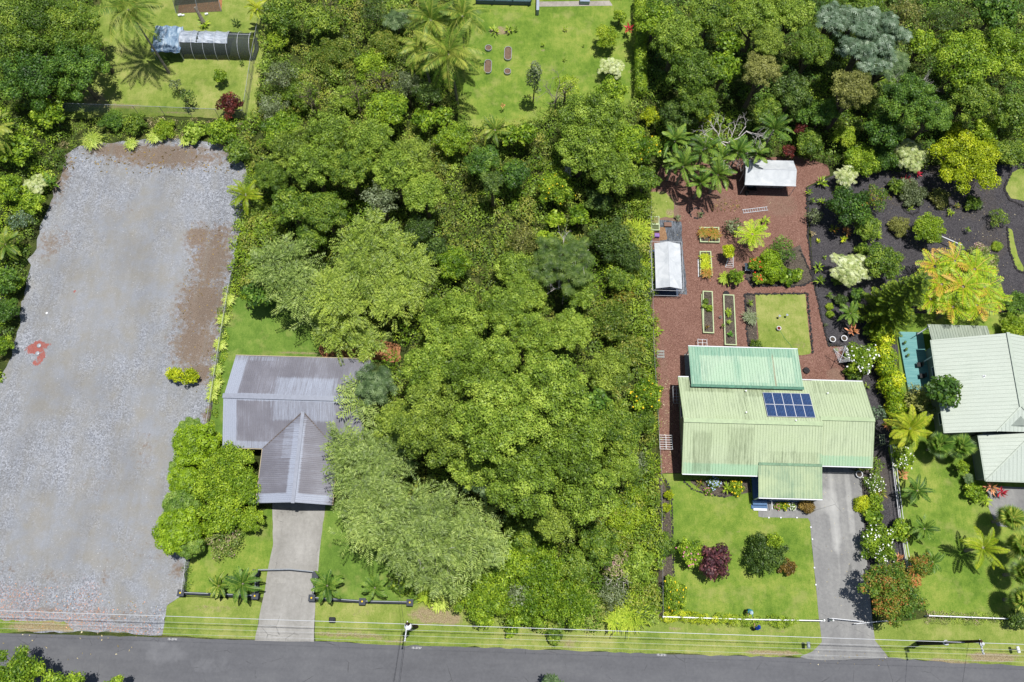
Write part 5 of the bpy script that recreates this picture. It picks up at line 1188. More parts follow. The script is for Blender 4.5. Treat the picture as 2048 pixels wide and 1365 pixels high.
# top lawn planters
def trough(label, u, v, wpx, lpx):
    s = ppm(u, v); t = thing('garden_planter', label, 'planter', W(u, v), 'galvanised oval planters on the top lawn'); r = wpx / s / 2; l = max(0.0, lpx / s * 1.05 - 2 * r); h = .35; mb = MB()
    def ring(rr): return [(rr * math.cos(a), rr * math.sin(a) + (l / 2 if math.sin(a) > 0 else -l / 2)) for a in np.linspace(0.01, 2 * math.pi + .01, 24, endpoint=False)]
    for (ra, rb, za, zb) in ((r, r, 0, h), (r, r - .05, h, h), (r - .05, r - .05, h, h - .08)):
        A, B = ring(ra), ring(rb); mb.add([(x, y, za) for x, y in A] + [(x, y, zb) for x, y in B], [[i, (i + 1) % 24, 24 + (i + 1) % 24, 24 + i] for i in range(24)])
    mb.build('rim', steel, t); mb = MB(); mb.add([(x, y, h - .08) for x, y in ring(r - .05)], [list(range(24))]); mb.build('soil', plain('planter soil', lin(130, 108, 92, K), .9, .1, .2, 6), t)
for a in (('small round planter upper left on the top lawn', 977, 99, 14, 12), ('long oval planter lower left on the top lawn', 976, 136, 15, 31), ('long oval planter upper right on the top lawn', 1016, 110, 15, 31), ('small round planter lower right on the top lawn', 1015, 146, 14, 13)): trough(*a)
# gravel lot covers
for (u, v, lab) in ((78.5, 692, 'upper of two round steel covers on the red patch of gravel'), (75.5, 707.5, 'lower of two round steel covers on the red patch of gravel')):
    mb = MB(); mb.lathe((0, 0, .01), [(.24, 0), (.25, .06), (.2, .1), (.01, .13)], 18); o = mb.build('manhole_cover', steel, smooth=True); o.location = W(u, v); tag(o, lab, 'cover', 'round steel covers')
# letterboxes, bins
c = W(1609, 1290); t = thing('letterbox', 'grey letterbox on a post at the verge left of the right drive', 'letterbox', c); mb = MB(); mb.box((0, 0, .5), (.1, .1, 1.0)); mb.build('post', wood, t); mb = MB(); mb.box((0, 0, 1.15), (.32, .62, .3), 0, .09); bx_ = mb.build('box', plain('grey box metal', lin(140, 152, 160, K), .4, .4), t); mb = MB(); mb.box((.18, .1, 1.25), (.02, .05, .18)); mb.build('flag', flower_r, bx_)
c = W(2023, 1299); t = thing('letterbox', 'white letterbox on a post at the far right verge', 'letterbox', c); mb = MB(); mb.box((0, 0, .5), (.1, .1, 1.0)); mb.build('post', wood, t); mb = MB(); mb.box((0, 0, 1.15), (.28, .62, .3), .15, .08); mb.build('box', white, t)
c = W(668, 1240); t = thing('letterbox', 'black letterbox on the verge right of the concrete drive', 'letterbox', c); mb = MB(); mb.box((0, 0, .45), (.1, .1, .9)); mb.build('post', wood, t)
mb = MB(); mb.box((0, 0, 1.0), (.62, .5, .28), 0, .08); mb.build('box', dkb, t); mb = MB(); [mb.box((x, 0, 1.15), (.05, .5, .03)) for x in (-.2, 0, .2)]; mb.build('lid_ribs', blk, t)
c = W(1500, 381); t = thing('wheelbarrow', 'dark wheelbarrow parked in front of the white canopy tent', 'wheelbarrow', c); mb = MB(); mb.lathe((0, 0, .3), [(.2, 0), (.42, .3), (.45, .3), (.22, -.02)], 12, 1.3, .8); mb.build('tray', blk, t); mb = MB(); mb.tube([(-1.0, -.25, .45), (0, -.2, .3), (.6, 0, .2)], .025, 5); mb.tube([(-1.0, .25, .45), (0, .2, .3), (.6, 0, .2)], .025, 5); mb.build('handles', wood, t)
mb = MB(); mb.tube([(.6, -.05, .18), (.6, .05, .18)], .18, 12); mb.build('wheel', blk, t)
mb = MB(); mb.tube([W(1396, 520) + Vector((0, 0, .06)), W(1397, 555) + Vector((0, 0, .06))], .06, 6); simple('white_pipe', 'white pipe lying beside the middle raised bed', 'pipe', mb, white)
mb = MB(); mb.tube([W(1873, 481) + Vector((0, 0, 1.1)), W(1914, 500) + Vector((0, 0, 1.2))], .06, 6); simple('white_pole', 'white pole sticking out between the round shrub and the ferns', 'pole', mb, white)
mb = MB(); mb.tube([W(1402, 590) + Vector((0, 0, .2)), W(1405, 660) + Vector((0, 0, .2))], .05, 4); simple('timber_plank', 'pale plank leaning along the left long raised bed', 'plank', mb, pg)
# statue by the far shrub border
c = W(1961, 419); t = thing('garden_statue', 'small pale statue at the end of the shrub border', 'statue', c); mb = MB(); mb.lathe((0, 0, 0), [(.2, 0), (.2, .1), (.12, .15), (.16, .45), (.08, .6), (.1, .7), (.02, .8)], 10); mb.build('figure', conc, t, True)
# chairs on the turquoise deck
for i, (x, y, lab) in enumerate(((45.35, 28.6, 'dark patio chair on the turquoise deck, nearer the wall brace'), (45.5, 27.3, 'dark patio chair on the turquoise deck, nearer the small tree'))):
    t = thing('patio_chair', lab, 'chair', (x, y, .35), 'dark patio chairs on the deck'); mb = MB(); mb.box((0, 0, .42), (.5, .5, .05)); mb.build('seat', blk, t); mb = MB(); mb.box((.24, 0, .75), (.04, .48, .5)); mb.build('backrest', blk, t)
    for a in (-.22, .22):
        for b in (-.22, .22): mb = MB(); mb.tube([(a, b, 0), (a, b, .42)], .02, 5); mb.build('leg', blk, t)
for i, (x, y) in enumerate(((44.15, 31.2), (44.2, 30.4), (44.3, 29.7))):
    t = thing('plant_pot', ['potted plant on the turquoise deck edge, furthest north', 'potted plant on the turquoise deck edge, middle of three', 'potted plant on the turquoise deck edge, furthest south'][i], 'pot', (x, y, .35), 'potted plants on the deck edge'); mb = MB(); mb.lathe((0, 0, 0), [(.1, 0), (.15, .25), (.01, .24)], 10); mb.build('pot', conc, t)
    me = crown_mesh('leaves', .4, 'deep', 0)[0]; o = bpy.data.objects.new('foliage', me); COL.objects.link(o); o.parent = t; o.location.z = .25; o.scale = (.8,) * 3
for i, (u, v) in enumerate(((1537, 1036), (1561, 1036), (1593, 1036), (1621, 1055), (1624, 1079), (1628, 1136), (1631, 1170))):
    mb = MB(); mb.box((0, 0, .08), (.16, .16, .16), .2, .03); o = mb.build('path_light', white); o.location = W(u, v)
    tag(o, ['white marker block under the porch path, leftmost', 'white marker block under the porch path, middle', 'white marker block under the porch path, right', 'white marker block on the drive edge, closest to the porch', 'white marker block on the drive edge, second from the porch', 'white marker block on the drive edge, third from the porch', 'white marker block on the drive edge, nearest the front fence'][i], 'marker', 'white marker blocks edging the front lawn')

# ---- people
skin = plain('skin', lin(206, 158, 130, .75), .6, .3, .03)
def person(label, u, v, rz, shirt, trousers, hat, bend, arm_l, arm_r):
    """one skinned body with clothes and a hat; faces +x before turning"""
    t = thing('person', label, 'person', W(u, v), rz=rz)
    bx = bend; V = {'pel': (0, 0, .95), 'sp': (.04 + bx * .25, 0, 1.18), 'ch': (.05 + bx * .6, 0, 1.36), 'nk': (.07 + bx * .85, 0, 1.5), 'hd': (.1 + bx, 0, 1.62), 'tp': (.1 + bx, 0, 1.72)}
    names = list(V); co = [V[k] for k in names]; rad = [.14, .13, .15, .06, .095, .085]; ed = [(0, 1), (1, 2), (2, 3), (3, 4), (4, 5)]
    def chain(start, pts, rs):
        p = start
        for q, r in zip(pts, rs): co.append(q); rad.append(r); ed.append((p, len(co) - 1)); p = len(co) - 1
        return p
    for s_, ax in ((1, arm_l), (-1, arm_r)):
        chain(0, [(0, .1 * s_, .88), (.03, .11 * s_, .5), (0, .12 * s_, .1), (.16, .13 * s_, .05)], [.09, .062, .045, .04])
        sh = (.05 + bx * .65, .2 * s_, 1.4); e = chain(2, [sh, ax[0], ax[1]], [.06, .045, .032])
        w = Vector(ax[1]); d = (w - Vector(ax[0])).normalized(); side = Vector((0, 0, 1)).cross(d).normalized() if abs(d.z) < .9 else Vector((0, 1, 0))
        palm = w + d * .06; pi_ = chain(e, [tuple(palm)], [.03])
        for k in range(4): o_ = side * (.024 * (k - 1.5)); L = [.07, .08, .075, .06][k]; chain(pi_, [tuple(palm + d * .03 + o_), tuple(palm + d * (.03 + L * .6) + o_ * 1.1 + Vector((0, 0, -.012))), tuple(palm + d * (.03 + L) + o_ * 1.1 + Vector((0, 0, -.035)))], [.01, .009, .007])
        chain(e, [tuple(w + d * .02 + side * .04), tuple(w + d * .06 + side * .065)], [.011, .009])
    me = bpy.data.meshes.new('body'); me.from_pydata(co, ed, []); o = link('body', me, [skin, shirt, trousers], t)
    sk = o.modifiers.new('skin', 'SKIN'); sv = me.skin_vertices[0].data
    for i, r in enumerate(rad): sv[i].radius = (r, r * (1.3 if i in (0, 1, 2) else 1))
    sv[0].use_root = True
    ss = o.modifiers.new('sub', 'SUBSURF'); ss.levels = 1; ss.render_levels = 1
    dg = bpy.context.evaluated_depsgraph_get(); nm_ = bpy.data.meshes.new_from_object(o.evaluated_get(dg)); o.modifiers.clear(); o.data = nm_
    if len(nm_.materials) < 3:
        nm_.materials.clear(); [nm_.materials.append(m_) for m_ in (skin, shirt, trousers)]
    for f in nm_.polygons:
        c_ = f.center; arm = abs(c_.y) > .22
        f.material_index = 2 if c_.z < .98 and abs(c_.y) < .3 and c_.x < .25 and c_.z > .12 and not (arm and c_.z > .8) else (1 if .98 <= c_.z < 1.46 + bx * .05 and not (arm and (Vector(c_) - Vector((.05 + bx * .65, .2 * math.copysign(1, c_.y), 1.4))).length > .17) else 0)
        f.use_smooth = True
    mb = MB(); h = Vector(V['hd']); mb.lathe((h.x, h.y, h.z + .05), [(.115, 0), (.118, .04), (.1, .1), (.05, .14), (.01, .15)], 14)
    mb.lathe((h.x + .03, h.y, h.z + .045), [(.11, 0), (.18, -.01), (.18, .005), (.1, .015)], 14); mb.build('hat', hat, t, True)
    mb = MB(); mb.ball((h.x + .1, h.y, h.z - .005), .02, 6, 4); [mb.ball((h.x + .088, h.y + s_ * .035, h.z + .02), .013, 6, 4) for s_ in (-1, 1)]; mb.build('face', skin, t); 
    mb = MB(); [mb.box((-.02 + .08, s_ * .125, .04), (.27, .1, .08), 0, .02) for s_ in (-1, 1)]; mb.build('shoes', blk, t)
    return t
cloth = lambda n, c: plain(n, lin(*c, K), .9, .1, .08)
person('person in a pale blue hat and teal shirt reaching to the front fence', 1492, 1220, R_(-75), cloth('teal cloth', (70, 160, 176)), cloth('dark trousers', (40, 48, 58)), cloth('pale blue hat cloth', (196, 224, 240)), .18, ((.45, .22, 1.2), (.72, .16, 1.0)), ((.38, -.26, 1.15), (.6, -.2, .98)))
person('person in a blue cap and blue shirt standing on the verge by the front fence', 1508, 1259, R_(80), cloth('blue cloth', (46, 84, 190)), cloth('navy trousers', (40, 46, 70)), cloth('blue cap cloth', (28, 66, 160)), .1, ((.2, .3, 1.12), (.42, .26, .98)), ((.2, -.3, 1.12), (.42, -.24, 1.0)))

# litter: small leaves and twigs lying about
def litter(px, n, pal, seed, size=.09):
    poly = [(p.x, p.y) for p in PX(px)]; rg = np.random.default_rng(seed); A = np.array(poly); Q = rg.uniform(A.min(0), A.max(0), (n * 3, 2)); Q = Q[pip(Q, poly)][:n]; m = len(Q)
    a = rg.random(m) * 6.283; N = unit(np.column_stack([rg.normal(0, .25, m), rg.normal(0, .25, m), np.ones(m)]))
    v, f, r = kites(np.column_stack([Q, np.full(m, .05)]), np.column_stack([np.cos(a), np.sin(a), np.zeros(m)]), N, size * rg.uniform(.6, 1.6, m), size * rg.uniform(.3, .8, m), rg.random(m))
    o = link('leaf_litter', npmesh('leaf_litter', v, f, fattrs={'rnd': r}), lm(pal)); o['kind'] = 'stuff'
litter([(0, 1262), (320, 1266), (240, 1320), (0, 1320)], 26, 'straw', 1, .2); litter([(1600, 1300), (1790, 1305), (1780, 1335), (1600, 1330)], 22, 'straw', 2, .14)
litter([(1302, 384), (1600, 330), (1640, 640), (1690, 760), (1330, 790)], 300, 'straw', 3, .09); litter([(1430, 400), (1480, 400), (1480, 425), (1420, 425)], 50, 'brown', 4, .25)
litter([(130, 300), (480, 300), (480, 350), (130, 345)], 130, 'brown', 5, .26); litter([(380, 450), (480, 430), (450, 650), (425, 790), (385, 790), (350, 650)], 200, 'brown', 6, .18); litter([(1322, 760), (1345, 760), (1345, 945), (1322, 945)], 120, 'straw', 7, .12)
litter([(0, 1150), (330, 1210), (320, 1265), (0, 1262)], 240, 'salmon', 8, .13); litter([(1760, 340), (2040, 420), (2040, 600), (1640, 600)], 260, 'straw', 9, .11); litter([(1640, 950), (1725, 950), (1745, 1240), (1645, 1240)], 40, 'straw', 10, .1)
# ------------------------------------------------------------------ undergrowth nobody could count
def undergrowth(name, px, pals, seed, rad=(.5, 1.05), step=1.15, zmax=1.5, leaf=.22, dens=38, label=None):
    poly = [(p.x, p.y) for p in PX(px)]; rg = np.random.default_rng(seed); A = np.array(poly); x0, y0 = A.min(0); x1, y1 = A.max(0)
    gx, gy = np.meshgrid(np.arange(x0, x1, step), np.arange(y0, y1, step)); P = np.stack([gx.ravel(), gy.ravel()], 1) + rg.uniform(-.45, .45, (gx.size, 2)) * step
    P = P[pip(P, poly)]
    f = np.sin(P[:, 0] * .31 + 1.7 * np.sin(P[:, 1] * .23 + seed)) + np.cos(P[:, 1] * .37 - P[:, 0] * .13) + rg.normal(0, .55, len(P))
    q = np.clip(((f + 2.4) / 4.8 * len(pals)).astype(int), 0, len(pals) - 1)
    Rd = rg.uniform(*rad, len(P)); z = np.clip(zmax * (.55 + .3 * np.sin(P[:, 0] * .9) * np.cos(P[:, 1] * .8) + rg.normal(0, .22, len(P))), .15, 9) - Rd * .4
    for k, pal in enumerate(pals):
        s = q == k
        if s.sum() < 3: continue
        parts = []
        C = np.column_stack([P[s], z[s]]); B = 60
        for i in range(0, len(C), B): parts.append(leafy(C[i:i + B], Rd[i:i + B] if False else Rd[s][i:i + B], rg, leaf, dens, .8, -.15, .5, .6, .6, sprout=.35))
        v, f_, r = join(parts); me = npmesh(name, v, f_, fattrs={'rnd': r}); o = link(name, me, lm(pal)); o['kind'] = 'stuff'
U2 = [(540, -40), (915, -40), (915, 250), (1010, 264), (1100, 236), (1268, 215), (1272, -40), (1292, -40), (1296, 400), (1310, 945), (1316, 1236), (1240, 1252), (1000, 1246), (930, 1222), (870, 1150), (800, 1060), (700, 960), (700, 900), (770, 740), (800, 690), (740, 660), (640, 620), (560, 590), (490, 580), (476, 420), (498, 335), (450, 292), (512, 240), (528, 100)]
undergrowth('undergrowth', U2, ['mid', 'thicket', 'olive', 'thicket', 'bright'], 3, zmax=1.9)
undergrowth('undergrowth', [(-160, -60), (230, -60), (170, 110), (140, 200), (118, 240), (135, 300), (112, 350), (85, 420), (56, 520), (36, 640), (22, 700), (-8, 765), (-160, 900)], ['bright', 'mid', 'lime'], 5)
undergrowth('undergrowth', [(1270, -60), (2300, -60), (2300, 330), (2010, 328), (1760, 345), (1660, 335), (1600, 318), (1480, 318), (1320, 330), (1300, 300)], ['mid', 'deep', 'mid', 'bright'], 6)
undergrowth('undergrowth', [(130, 240), (500, 244), (500, 330), (455, 305), (430, 285), (250, 280), (160, 300), (128, 310)], ['grass', 'mid', 'straw', 'grass'], 7, (.3, .6), .8, .8, .16, 34)
undergrowth('undergrowth', [(484, 430), (560, 440), (560, 590), (470, 600), (455, 580), (466, 500)], ['lime', 'lime'], 8, (.35, .7), .8, .9, .2, 45)
undergrowth('undergrowth', [(496, 330), (540, 330), (540, 440), (484, 440)], ['lime', 'mid'], 18, (.35, .7), .8, .8, .2, 45)
undergrowth('undergrowth', [(1262, 400), (1297, 400), (1306, 700), (1314, 950), (1318, 1235), (1230, 1240), (1236, 1120), (1244, 980), (1300, 900), (1280, 700), (1250, 600)], ['lime', 'lime', 'bright'], 9, (.4, .75), .75, 1.6, .17, 50)
undergrowth('creeping_grass', [(448, 560), (470, 560), (452, 700), (438, 800), (424, 900), (410, 900), (420, 800), (434, 690)], ['grass', 'lime'], 10, (.25, .5), .6, .5, .16, 50)
undergrowth('creeping_grass', [(370, 1118), (384, 1120), (382, 1190), (366, 1190)], ['bright', 'mid'], 12, (.2, .36), .5, .4, .14, 50)
undergrowth('ground_cover', [(1855, 1224), (2060, 1232), (2060, 1250), (1850, 1246)], ['grass', 'pink'], 13, (.25, .42), .42, .3, .11, 90)
undergrowth('creeper', [(1323, 1226), (1400, 1230), (1560, 1236), (1592, 1240), (1592, 1250), (1480, 1249), (1400, 1243), (1323, 1242)], ['lime', 'gold'], 14, (.26, .4), .36, 1.15, .13, 120)
undergrowth('fallen_leaves', [(1335, 960), (1337, 1100), (1325, 1150), (1324, 960)], ['thicket', 'rust'], 15, (.12, .25), .7, .25, .11, 50)

KIND = {'tree': ('broadleaf_tree', 'tree'), 'ftree': ('feathery_tree', 'tree'), 'shrub': ('shrub', 'shrub'), 'bush': ('flowering_bush', 'bush'), 'coco': ('coconut_palm', 'palm'), 'palm': ('palm', 'palm'),
        'fern': ('tree_fern', 'tree fern'), 'conifer': ('conifer', 'conifer'), 'tuft': ('grass_clump', 'grass clump'), 'plant': ('garden_plant', 'plant'), 'hedge': ('hedge', 'hedge')}
def P(kind, style, pal, u, v, r, h, label, group=None, **k):
    n, c = KIND[kind]; return plant(n, c, style, pal, u, v, r, h, label, group, **k)
BIG = 'tall trees of the central wood'
# --- central wood, beside and right of the grey house
for i, (st, pal, u, v, r, h, lab) in enumerate([
 ('fine', 'olive', 905, 650, 78, 9.5, 'rounded olive tree at the north tip of the central wood'),
 ('fine', 'olive', 1000, 625, 56, 9, 'smaller olive crown just east of the wood’s north tip'),
 ('fine', 'olive', 1052, 690, 74, 11, 'large olive tree in the north-east of the central wood'),
 ('fine', 'olive', 960, 745, 78, 14.5, 'lighter tall crown in the middle north of the wood'),
 ('fine', 'olive', 860, 745, 66, 10, 'olive crown just behind the grey roof’s hidden corner'),
 ('fine', 'feather2', 872, 850, 94, 13.5, 'broad light olive tree overhanging the right end of the grey roof'),
 ('fine', 'olive', 990, 855, 92, 16, 'tallest dark olive tree at the heart of the wood'),
 ('fine', 'olive', 1095, 800, 92, 15, 'wide olive tree east of the wood’s heart'),
 ('fine', 'feather2', 800, 850, 56, 9, 'light green crown touching the east slope of the grey roof'),
 ('fine', 'olive', 1135, 900, 86, 13.5, 'full olive tree in the south-east of the central wood'),
 ('fine', 'olive', 1045, 960, 86, 13.5, 'olive tree in the south of the central wood, left of centre'),
 ('fine', 'olive', 1170, 985, 72, 11, 'olive tree at the south-east rim of the central wood'),
 ('fine', 'mid', 1228, 860, 60, 9, 'mid green tree on the east rim facing the yard fence'),
 ('fine', 'olive', 950, 930, 60, 11, 'olive crown directly above the feathery front trees'),
 ('fine', 'feather2', 1110, 1040, 52, 8.5, 'isolated yellowish round crown south of the wood'),
 ('fine', 'olive', 1140, 665, 48, 8.5, 'olive crown at the north-east rim of the wood'),
 ('fine', 'feather2', 1215, 745, 50, 9, 'bright yellow-green tree on the east side of the wood'),
 ('fine', 'olive', 1240, 935, 44, 7.5, 'low olive crown between the wood and the lime ground cover'),
 ('broad', 'mid', 1200, 1090, 44, 5, 'mid green low tree south-east of the wood near the front thicket'),
]): P('tree', st, pal, u, v, r, h, lab, BIG)
P('tree', 'silver', 'blue', 752, 770, 44, 7, 'blue-grey tree of hand-shaped leaves leaning over the grey roof corner', sq=1.1)
P('tree', 'silver', 'blue', 957, 962, 31, 9.5, 'small blue-green star-leaved tree in a gap of the central wood')
P('tree', 'bigleaf', 'deep', 1190, 812, 34, 8.5, 'dark big-leaved crown in a hollow on the east of the wood')
P('bush', 'gloss', 'bright', 1292, 792, 36, 3.6, 'glossy shrub with yellow blossoms leaning over the yard fence', flowers='y')
P('bush', 'gloss', 'mid', 1288, 842, 26, 3.0, 'smaller glossy shrub below the yellow-blossomed one at the fence')
P('shrub', 'loose', 'grey', 1268, 930, 34, 2.6, 'greyish twiggy shrub on the lime cover by the yard fence')
# --- feathery trees
FE = 'feathery trees with herringbone sprays'
for (u, v, r, h, pal, lab) in [
 (740, 955, 76, 8, 'feather', 'feathery tree reaching over the front wing of the grey roof'),
 (700, 905, 48, 7, 'feather', 'small feathery crown on the grey roof’s south-east slope'),
 (770, 915, 50, 8.5, 'feather', 'feathery crown between the olive wood and the front feathery trees'),
 (845, 1052, 98, 9.5, 'feather', 'largest feathery tree above the front lawn and wall'),
 (745, 1040, 66, 7.5, 'feather', 'feathery tree beside the concrete drive'),
 (945, 1088, 74, 8.5, 'feather', 'feathery tree at the right end of the front group'),
 (880, 1130, 62, 6.5, 'feather', 'lowest feathery tree, above the front garden wall'),
 (748, 520, 92, 8, 'feather2', 'big yellow-green feathery tree behind the grey house'),
 (795, 590, 56, 7, 'feather2', 'feathery tree at the south-east of the back feathery group'),
 (690, 600, 68, 7, 'feather2', 'feathery tree in the middle of the back group'),
 (565, 535, 66, 6.5, 'feather', 'pale feathery tree nearest the gravel lot'),
 (610, 592, 58, 6, 'feather', 'pale feathery tree above the bright side lawn'),
 (678, 668, 42, 4.5, 'feather2', 'small feathery tree right behind the grey roof'),
 (735, 685, 30, 3.8, 'feather2', 'low feathery crown by the bare orange soil'),
 (830, 545, 38, 7, 'feather2', 'feathery crown at the east edge of the back group'),
 (727, 800, 20, 5.4, 'feather', 'wisp of feathery foliage over the grey ridge end')]:
    P('ftree', 'feather', pal, u, v, r, h, lab, FE)
# --- wood behind, left to right
MW = 'mixed trees of the back wood'
for (st, pal, u, v, r, h, lab) in [
 ('broad', 'bright', 562, 262, 44, 5.5, 'bright tree at the north-west corner of the back wood'),
 ('fine', 'feather2', 585, 300, 54, 6.5, 'yellow-green fine-leaved tree above the young coconut palm'),
 ('fine', 'olive', 660, 270, 54, 7.5, 'olive tree in the north row of the back wood'),
 ('fine', 'olive', 630, 335, 56, 8, 'olive tree second from the gravel side of the back wood'),
 ('fine', 'mid', 700, 340, 52, 8, 'mid green tree at the centre of the olive back wood'),
 ('fine', 'olive', 742, 285, 52, 8, 'olive tree below the thicket with bare snags'),
 ('fine', 'olive', 790, 345, 52, 8.5, 'olive tree in the eastern half of the back wood'),
 ('fine', 'feather2', 826, 318, 46, 8, 'light crown at the east rim of the olive back wood'),
 ('fine', 'olive', 850, 390, 48, 8, 'olive tree just above the thicket clearing'),
 ('fine', 'mid', 546, 350, 40, 5.5, 'mid green crown beside the young coconut palm'),
 ('broad', 'mid', 585, 415, 46, 6.5, 'mid green tree above the pale feathery tree'),
 ('fine', 'mid', 650, 425, 50, 7.5, 'mid green tree north of the big back feathery tree'),
 ('loose', 'grey', 765, 400, 42, 7.5, 'grey-green loose crown within the olive back wood'),
 ('broad', 'mid', 622, 475, 34, 5.5, 'small dark-green crown between feathery trees'),
 ('gloss', 'dark', 836, 462, 34, 5.5, 'dusty dark-green tree east of the big back feathery tree'),
 ('broad', 'dark', 872, 502, 28, 4.6, 'dusty dark-green crown left of the orange blossom'),
 ('broad', 'bright', 905, 528, 38, 4.8, 'bright green tree with one orange blossom'),
 ('broad', 'bright', 772, 218, 46, 5.5, 'bright tree at the south edge of the snag thicket'),
 ('bigleaf', 'bright', 848, 242, 26, 4.5, 'lush big-leaved tree left of the palm shade'),
 ('bigleaf', 'bright', 884, 234, 24, 4.2, 'lush big-leaved tree right below the coconut palms'),
 ('broad', 'bright', 905, 278, 38, 4.5, 'yellow-green tree south of the top lawn’s corner'),
 ('broad', 'deep', 968, 322, 38, 5.5, 'dark tree south of the top lawn'),
 ('bigleaf', 'bright', 1016, 272, 24, 3.8, 'rounded yellow-green tree at the top lawn’s south hedge'),
 ('bigleaf', 'bright', 1052, 268, 24, 4, 'rounded bright tree below the slim grey tree'),
 ('broad', 'deep', 1030, 350, 32, 5, 'dark tree under the cut white stump'),
 ('broad', 'dark', 985, 370, 26, 6.5, 'dark tall-stemmed tree above the thicket clearing'),
 ('fine', 'olive', 1182, 240, 74, 8, 'large dome-shaped olive tree on the south of the top lawn'),
 ('fine', 'olive', 1165, 300, 60, 8, 'olive tree behind the dome-shaped one, to its south'),
 ('broad', 'bright', 1222, 185, 32, 4.5, 'bright shrubby tree touching the pale variegated bush'),
 ('loose', 'lime', 1132, 172, 30, 5, 'thin yellow-green crown behind the bare grey tree'),
 ('broad', 'bright', 1254, 282, 46, 6, 'bright tree west of the tall hedge foot'),
 ('fine', 'olive', 1222, 345, 58, 7.5, 'olive tree north of the dark thicket hollow'),
 ('gloss', 'bright', 1292, 300, 32, 5, 'glossy tree with yellow blossoms near the dark palms'),
 ('broad', 'mid', 1290, 360, 30, 4.8, 'mid green crown overhanging the yard fence'),
 ('gloss', 'bright', 1112, 376, 42, 4.5, 'yellow-blossomed shrubby tree in the eastern thicket'),
 ('broad', 'dark', 1196, 398, 30, 4, 'dark shrubby tree with pale specks in the thicket'),
 ('bigleaf', 'bright', 1158, 432, 24, 3.4, 'round big-leaved shrub tree north-east of the blue-grey tree'),
 ('gloss', 'dark', 1222, 478, 46, 4.6, 'very dark dense tree right of the blue-grey tree'),
 ('gloss', 'dark', 1255, 515, 32, 4, 'very dark dense crown behind the lime grass clumps'),
 ('loose', 'khaki', 1045, 478, 40, 3.2, 'khaki open shrub tree in the thicket clearing'),
 ('broad', 'olive', 1028, 535, 40, 5, 'olive tree at the south of the thicket clearing'),
 ('fine', 'olive', 1050, 590, 46, 7, 'olive crown between clearing and central wood'),
 ('broad', 'mid', 1240, 560, 28, 3.4, 'mid green crown between two lime grass clumps'),
 ('gloss', 'thicket', 1222, 640, 48, 3.4, 'bronze-tinged dense shrub tree north of the glossy fence shrub'),
 ('gloss', 'thicket', 1262, 700, 36, 2.6, 'bronze-tinged dense shrub by the narrow plastic strip'),
 ('loose', 'rust', 1248, 590, 26, 2.2, 'orange-green open shrub south of the lime grass clumps'),
 ('fine', 'olive', 1160, 590, 36, 6, 'olive crown directly south of the blue-grey tree'),
]: P('tree', st, pal, u, v, r, h, lab, MW, flowers='y' if 'yellow blossoms' in lab or 'yellow-blossomed' in lab else None)
P('tree', 'silver', 'dark', 1125, 525, 72, 8.5, 'big blue-grey tree with bare white limbs in the eastern thicket', zs=.8)
P('tree', 'silver', 'blue', 792, 40, 28, 4, 'blue-green star-leaved tree left of the coconut palms')
# snag thicket
for (st, pal, u, v, r, h, lab) in [
 ('broad', 'mid', 562, 28, 44, 5, 'mid green tree by the top edge, right of the chain link fence'),
 ('loose', 'grey', 560, 150, 36, 4.6, 'grey-leaved tree leaning over the chain link fence'),
 ('loose', 'grey', 545, 215, 34, 4, 'grey twiggy tree at the chain link corner'),
 ('broad', 'mid', 642, 40, 40, 4.4, 'mid green shrub tree near the top edge of the snag thicket'),
 ('loose', 'dark', 748, 24, 30, 5, 'thin dark tree near the top edge, left of the star-leaved tree'),
 ('gloss', 'thicket', 665, 110, 48, 3, 'reddish-green mound in the middle of the snag thicket'),
 ('gloss', 'bright', 745, 130, 40, 3, 'bright mound east of the reddish-green one'),
 ('gloss', 'thicket', 770, 85, 36, 3.2, 'reddish-green mound near the coconut palms'),
 ('loose', 'lime', 555, 80, 26, 3, 'lime-green shrub hugging the chain link fence'),
 ('loose', 'grey', 814, 170, 34, 5.5, 'grey-green tree south-west of the coconut palms'),
 ('loose', 'dark', 858, 192, 30, 6, 'dark thin tree in the shade of the coconut palms'),
 ('gloss', 'mid', 600, 185, 38, 3, 'mid green mound at the west of the snag thicket'),
 ('gloss', 'olive', 700, 195, 36, 2.8, 'olive mound between two bare snags')]:
    P('tree' if h > 3.5 else 'shrub', st, pal, u, v, r, h, lab, 'thicket trees and mounds')
c0_ = W(1066, 205); ST = thing('slim_tree', 'slim grey-leaved tree standing against the top lawn', 'tree', (c0_.x, c0_.y, 0)); rg = np.random.default_rng(3)
C = np.array([[rg.normal(0, .22), rg.normal(0, .22), z] for z in np.linspace(3.2, 7.2, 13)]); Rd = np.interp(C[:, 2], [3, 5.5, 7.3], [.4, .75, .4])
o = bpy.data.objects.new('crown', qm('crown', [leafy(C, Rd, rg, .2, 70, up=.8, sprout=.4)], lm('grey'))); COL.objects.link(o); o.parent = ST; mb = MB(); mb.tube([(0, 0, 0), (.1, .05, 3), (0, 0, 7)], [.1, .07, .03], 6); mb.build('trunk', bark, ST)
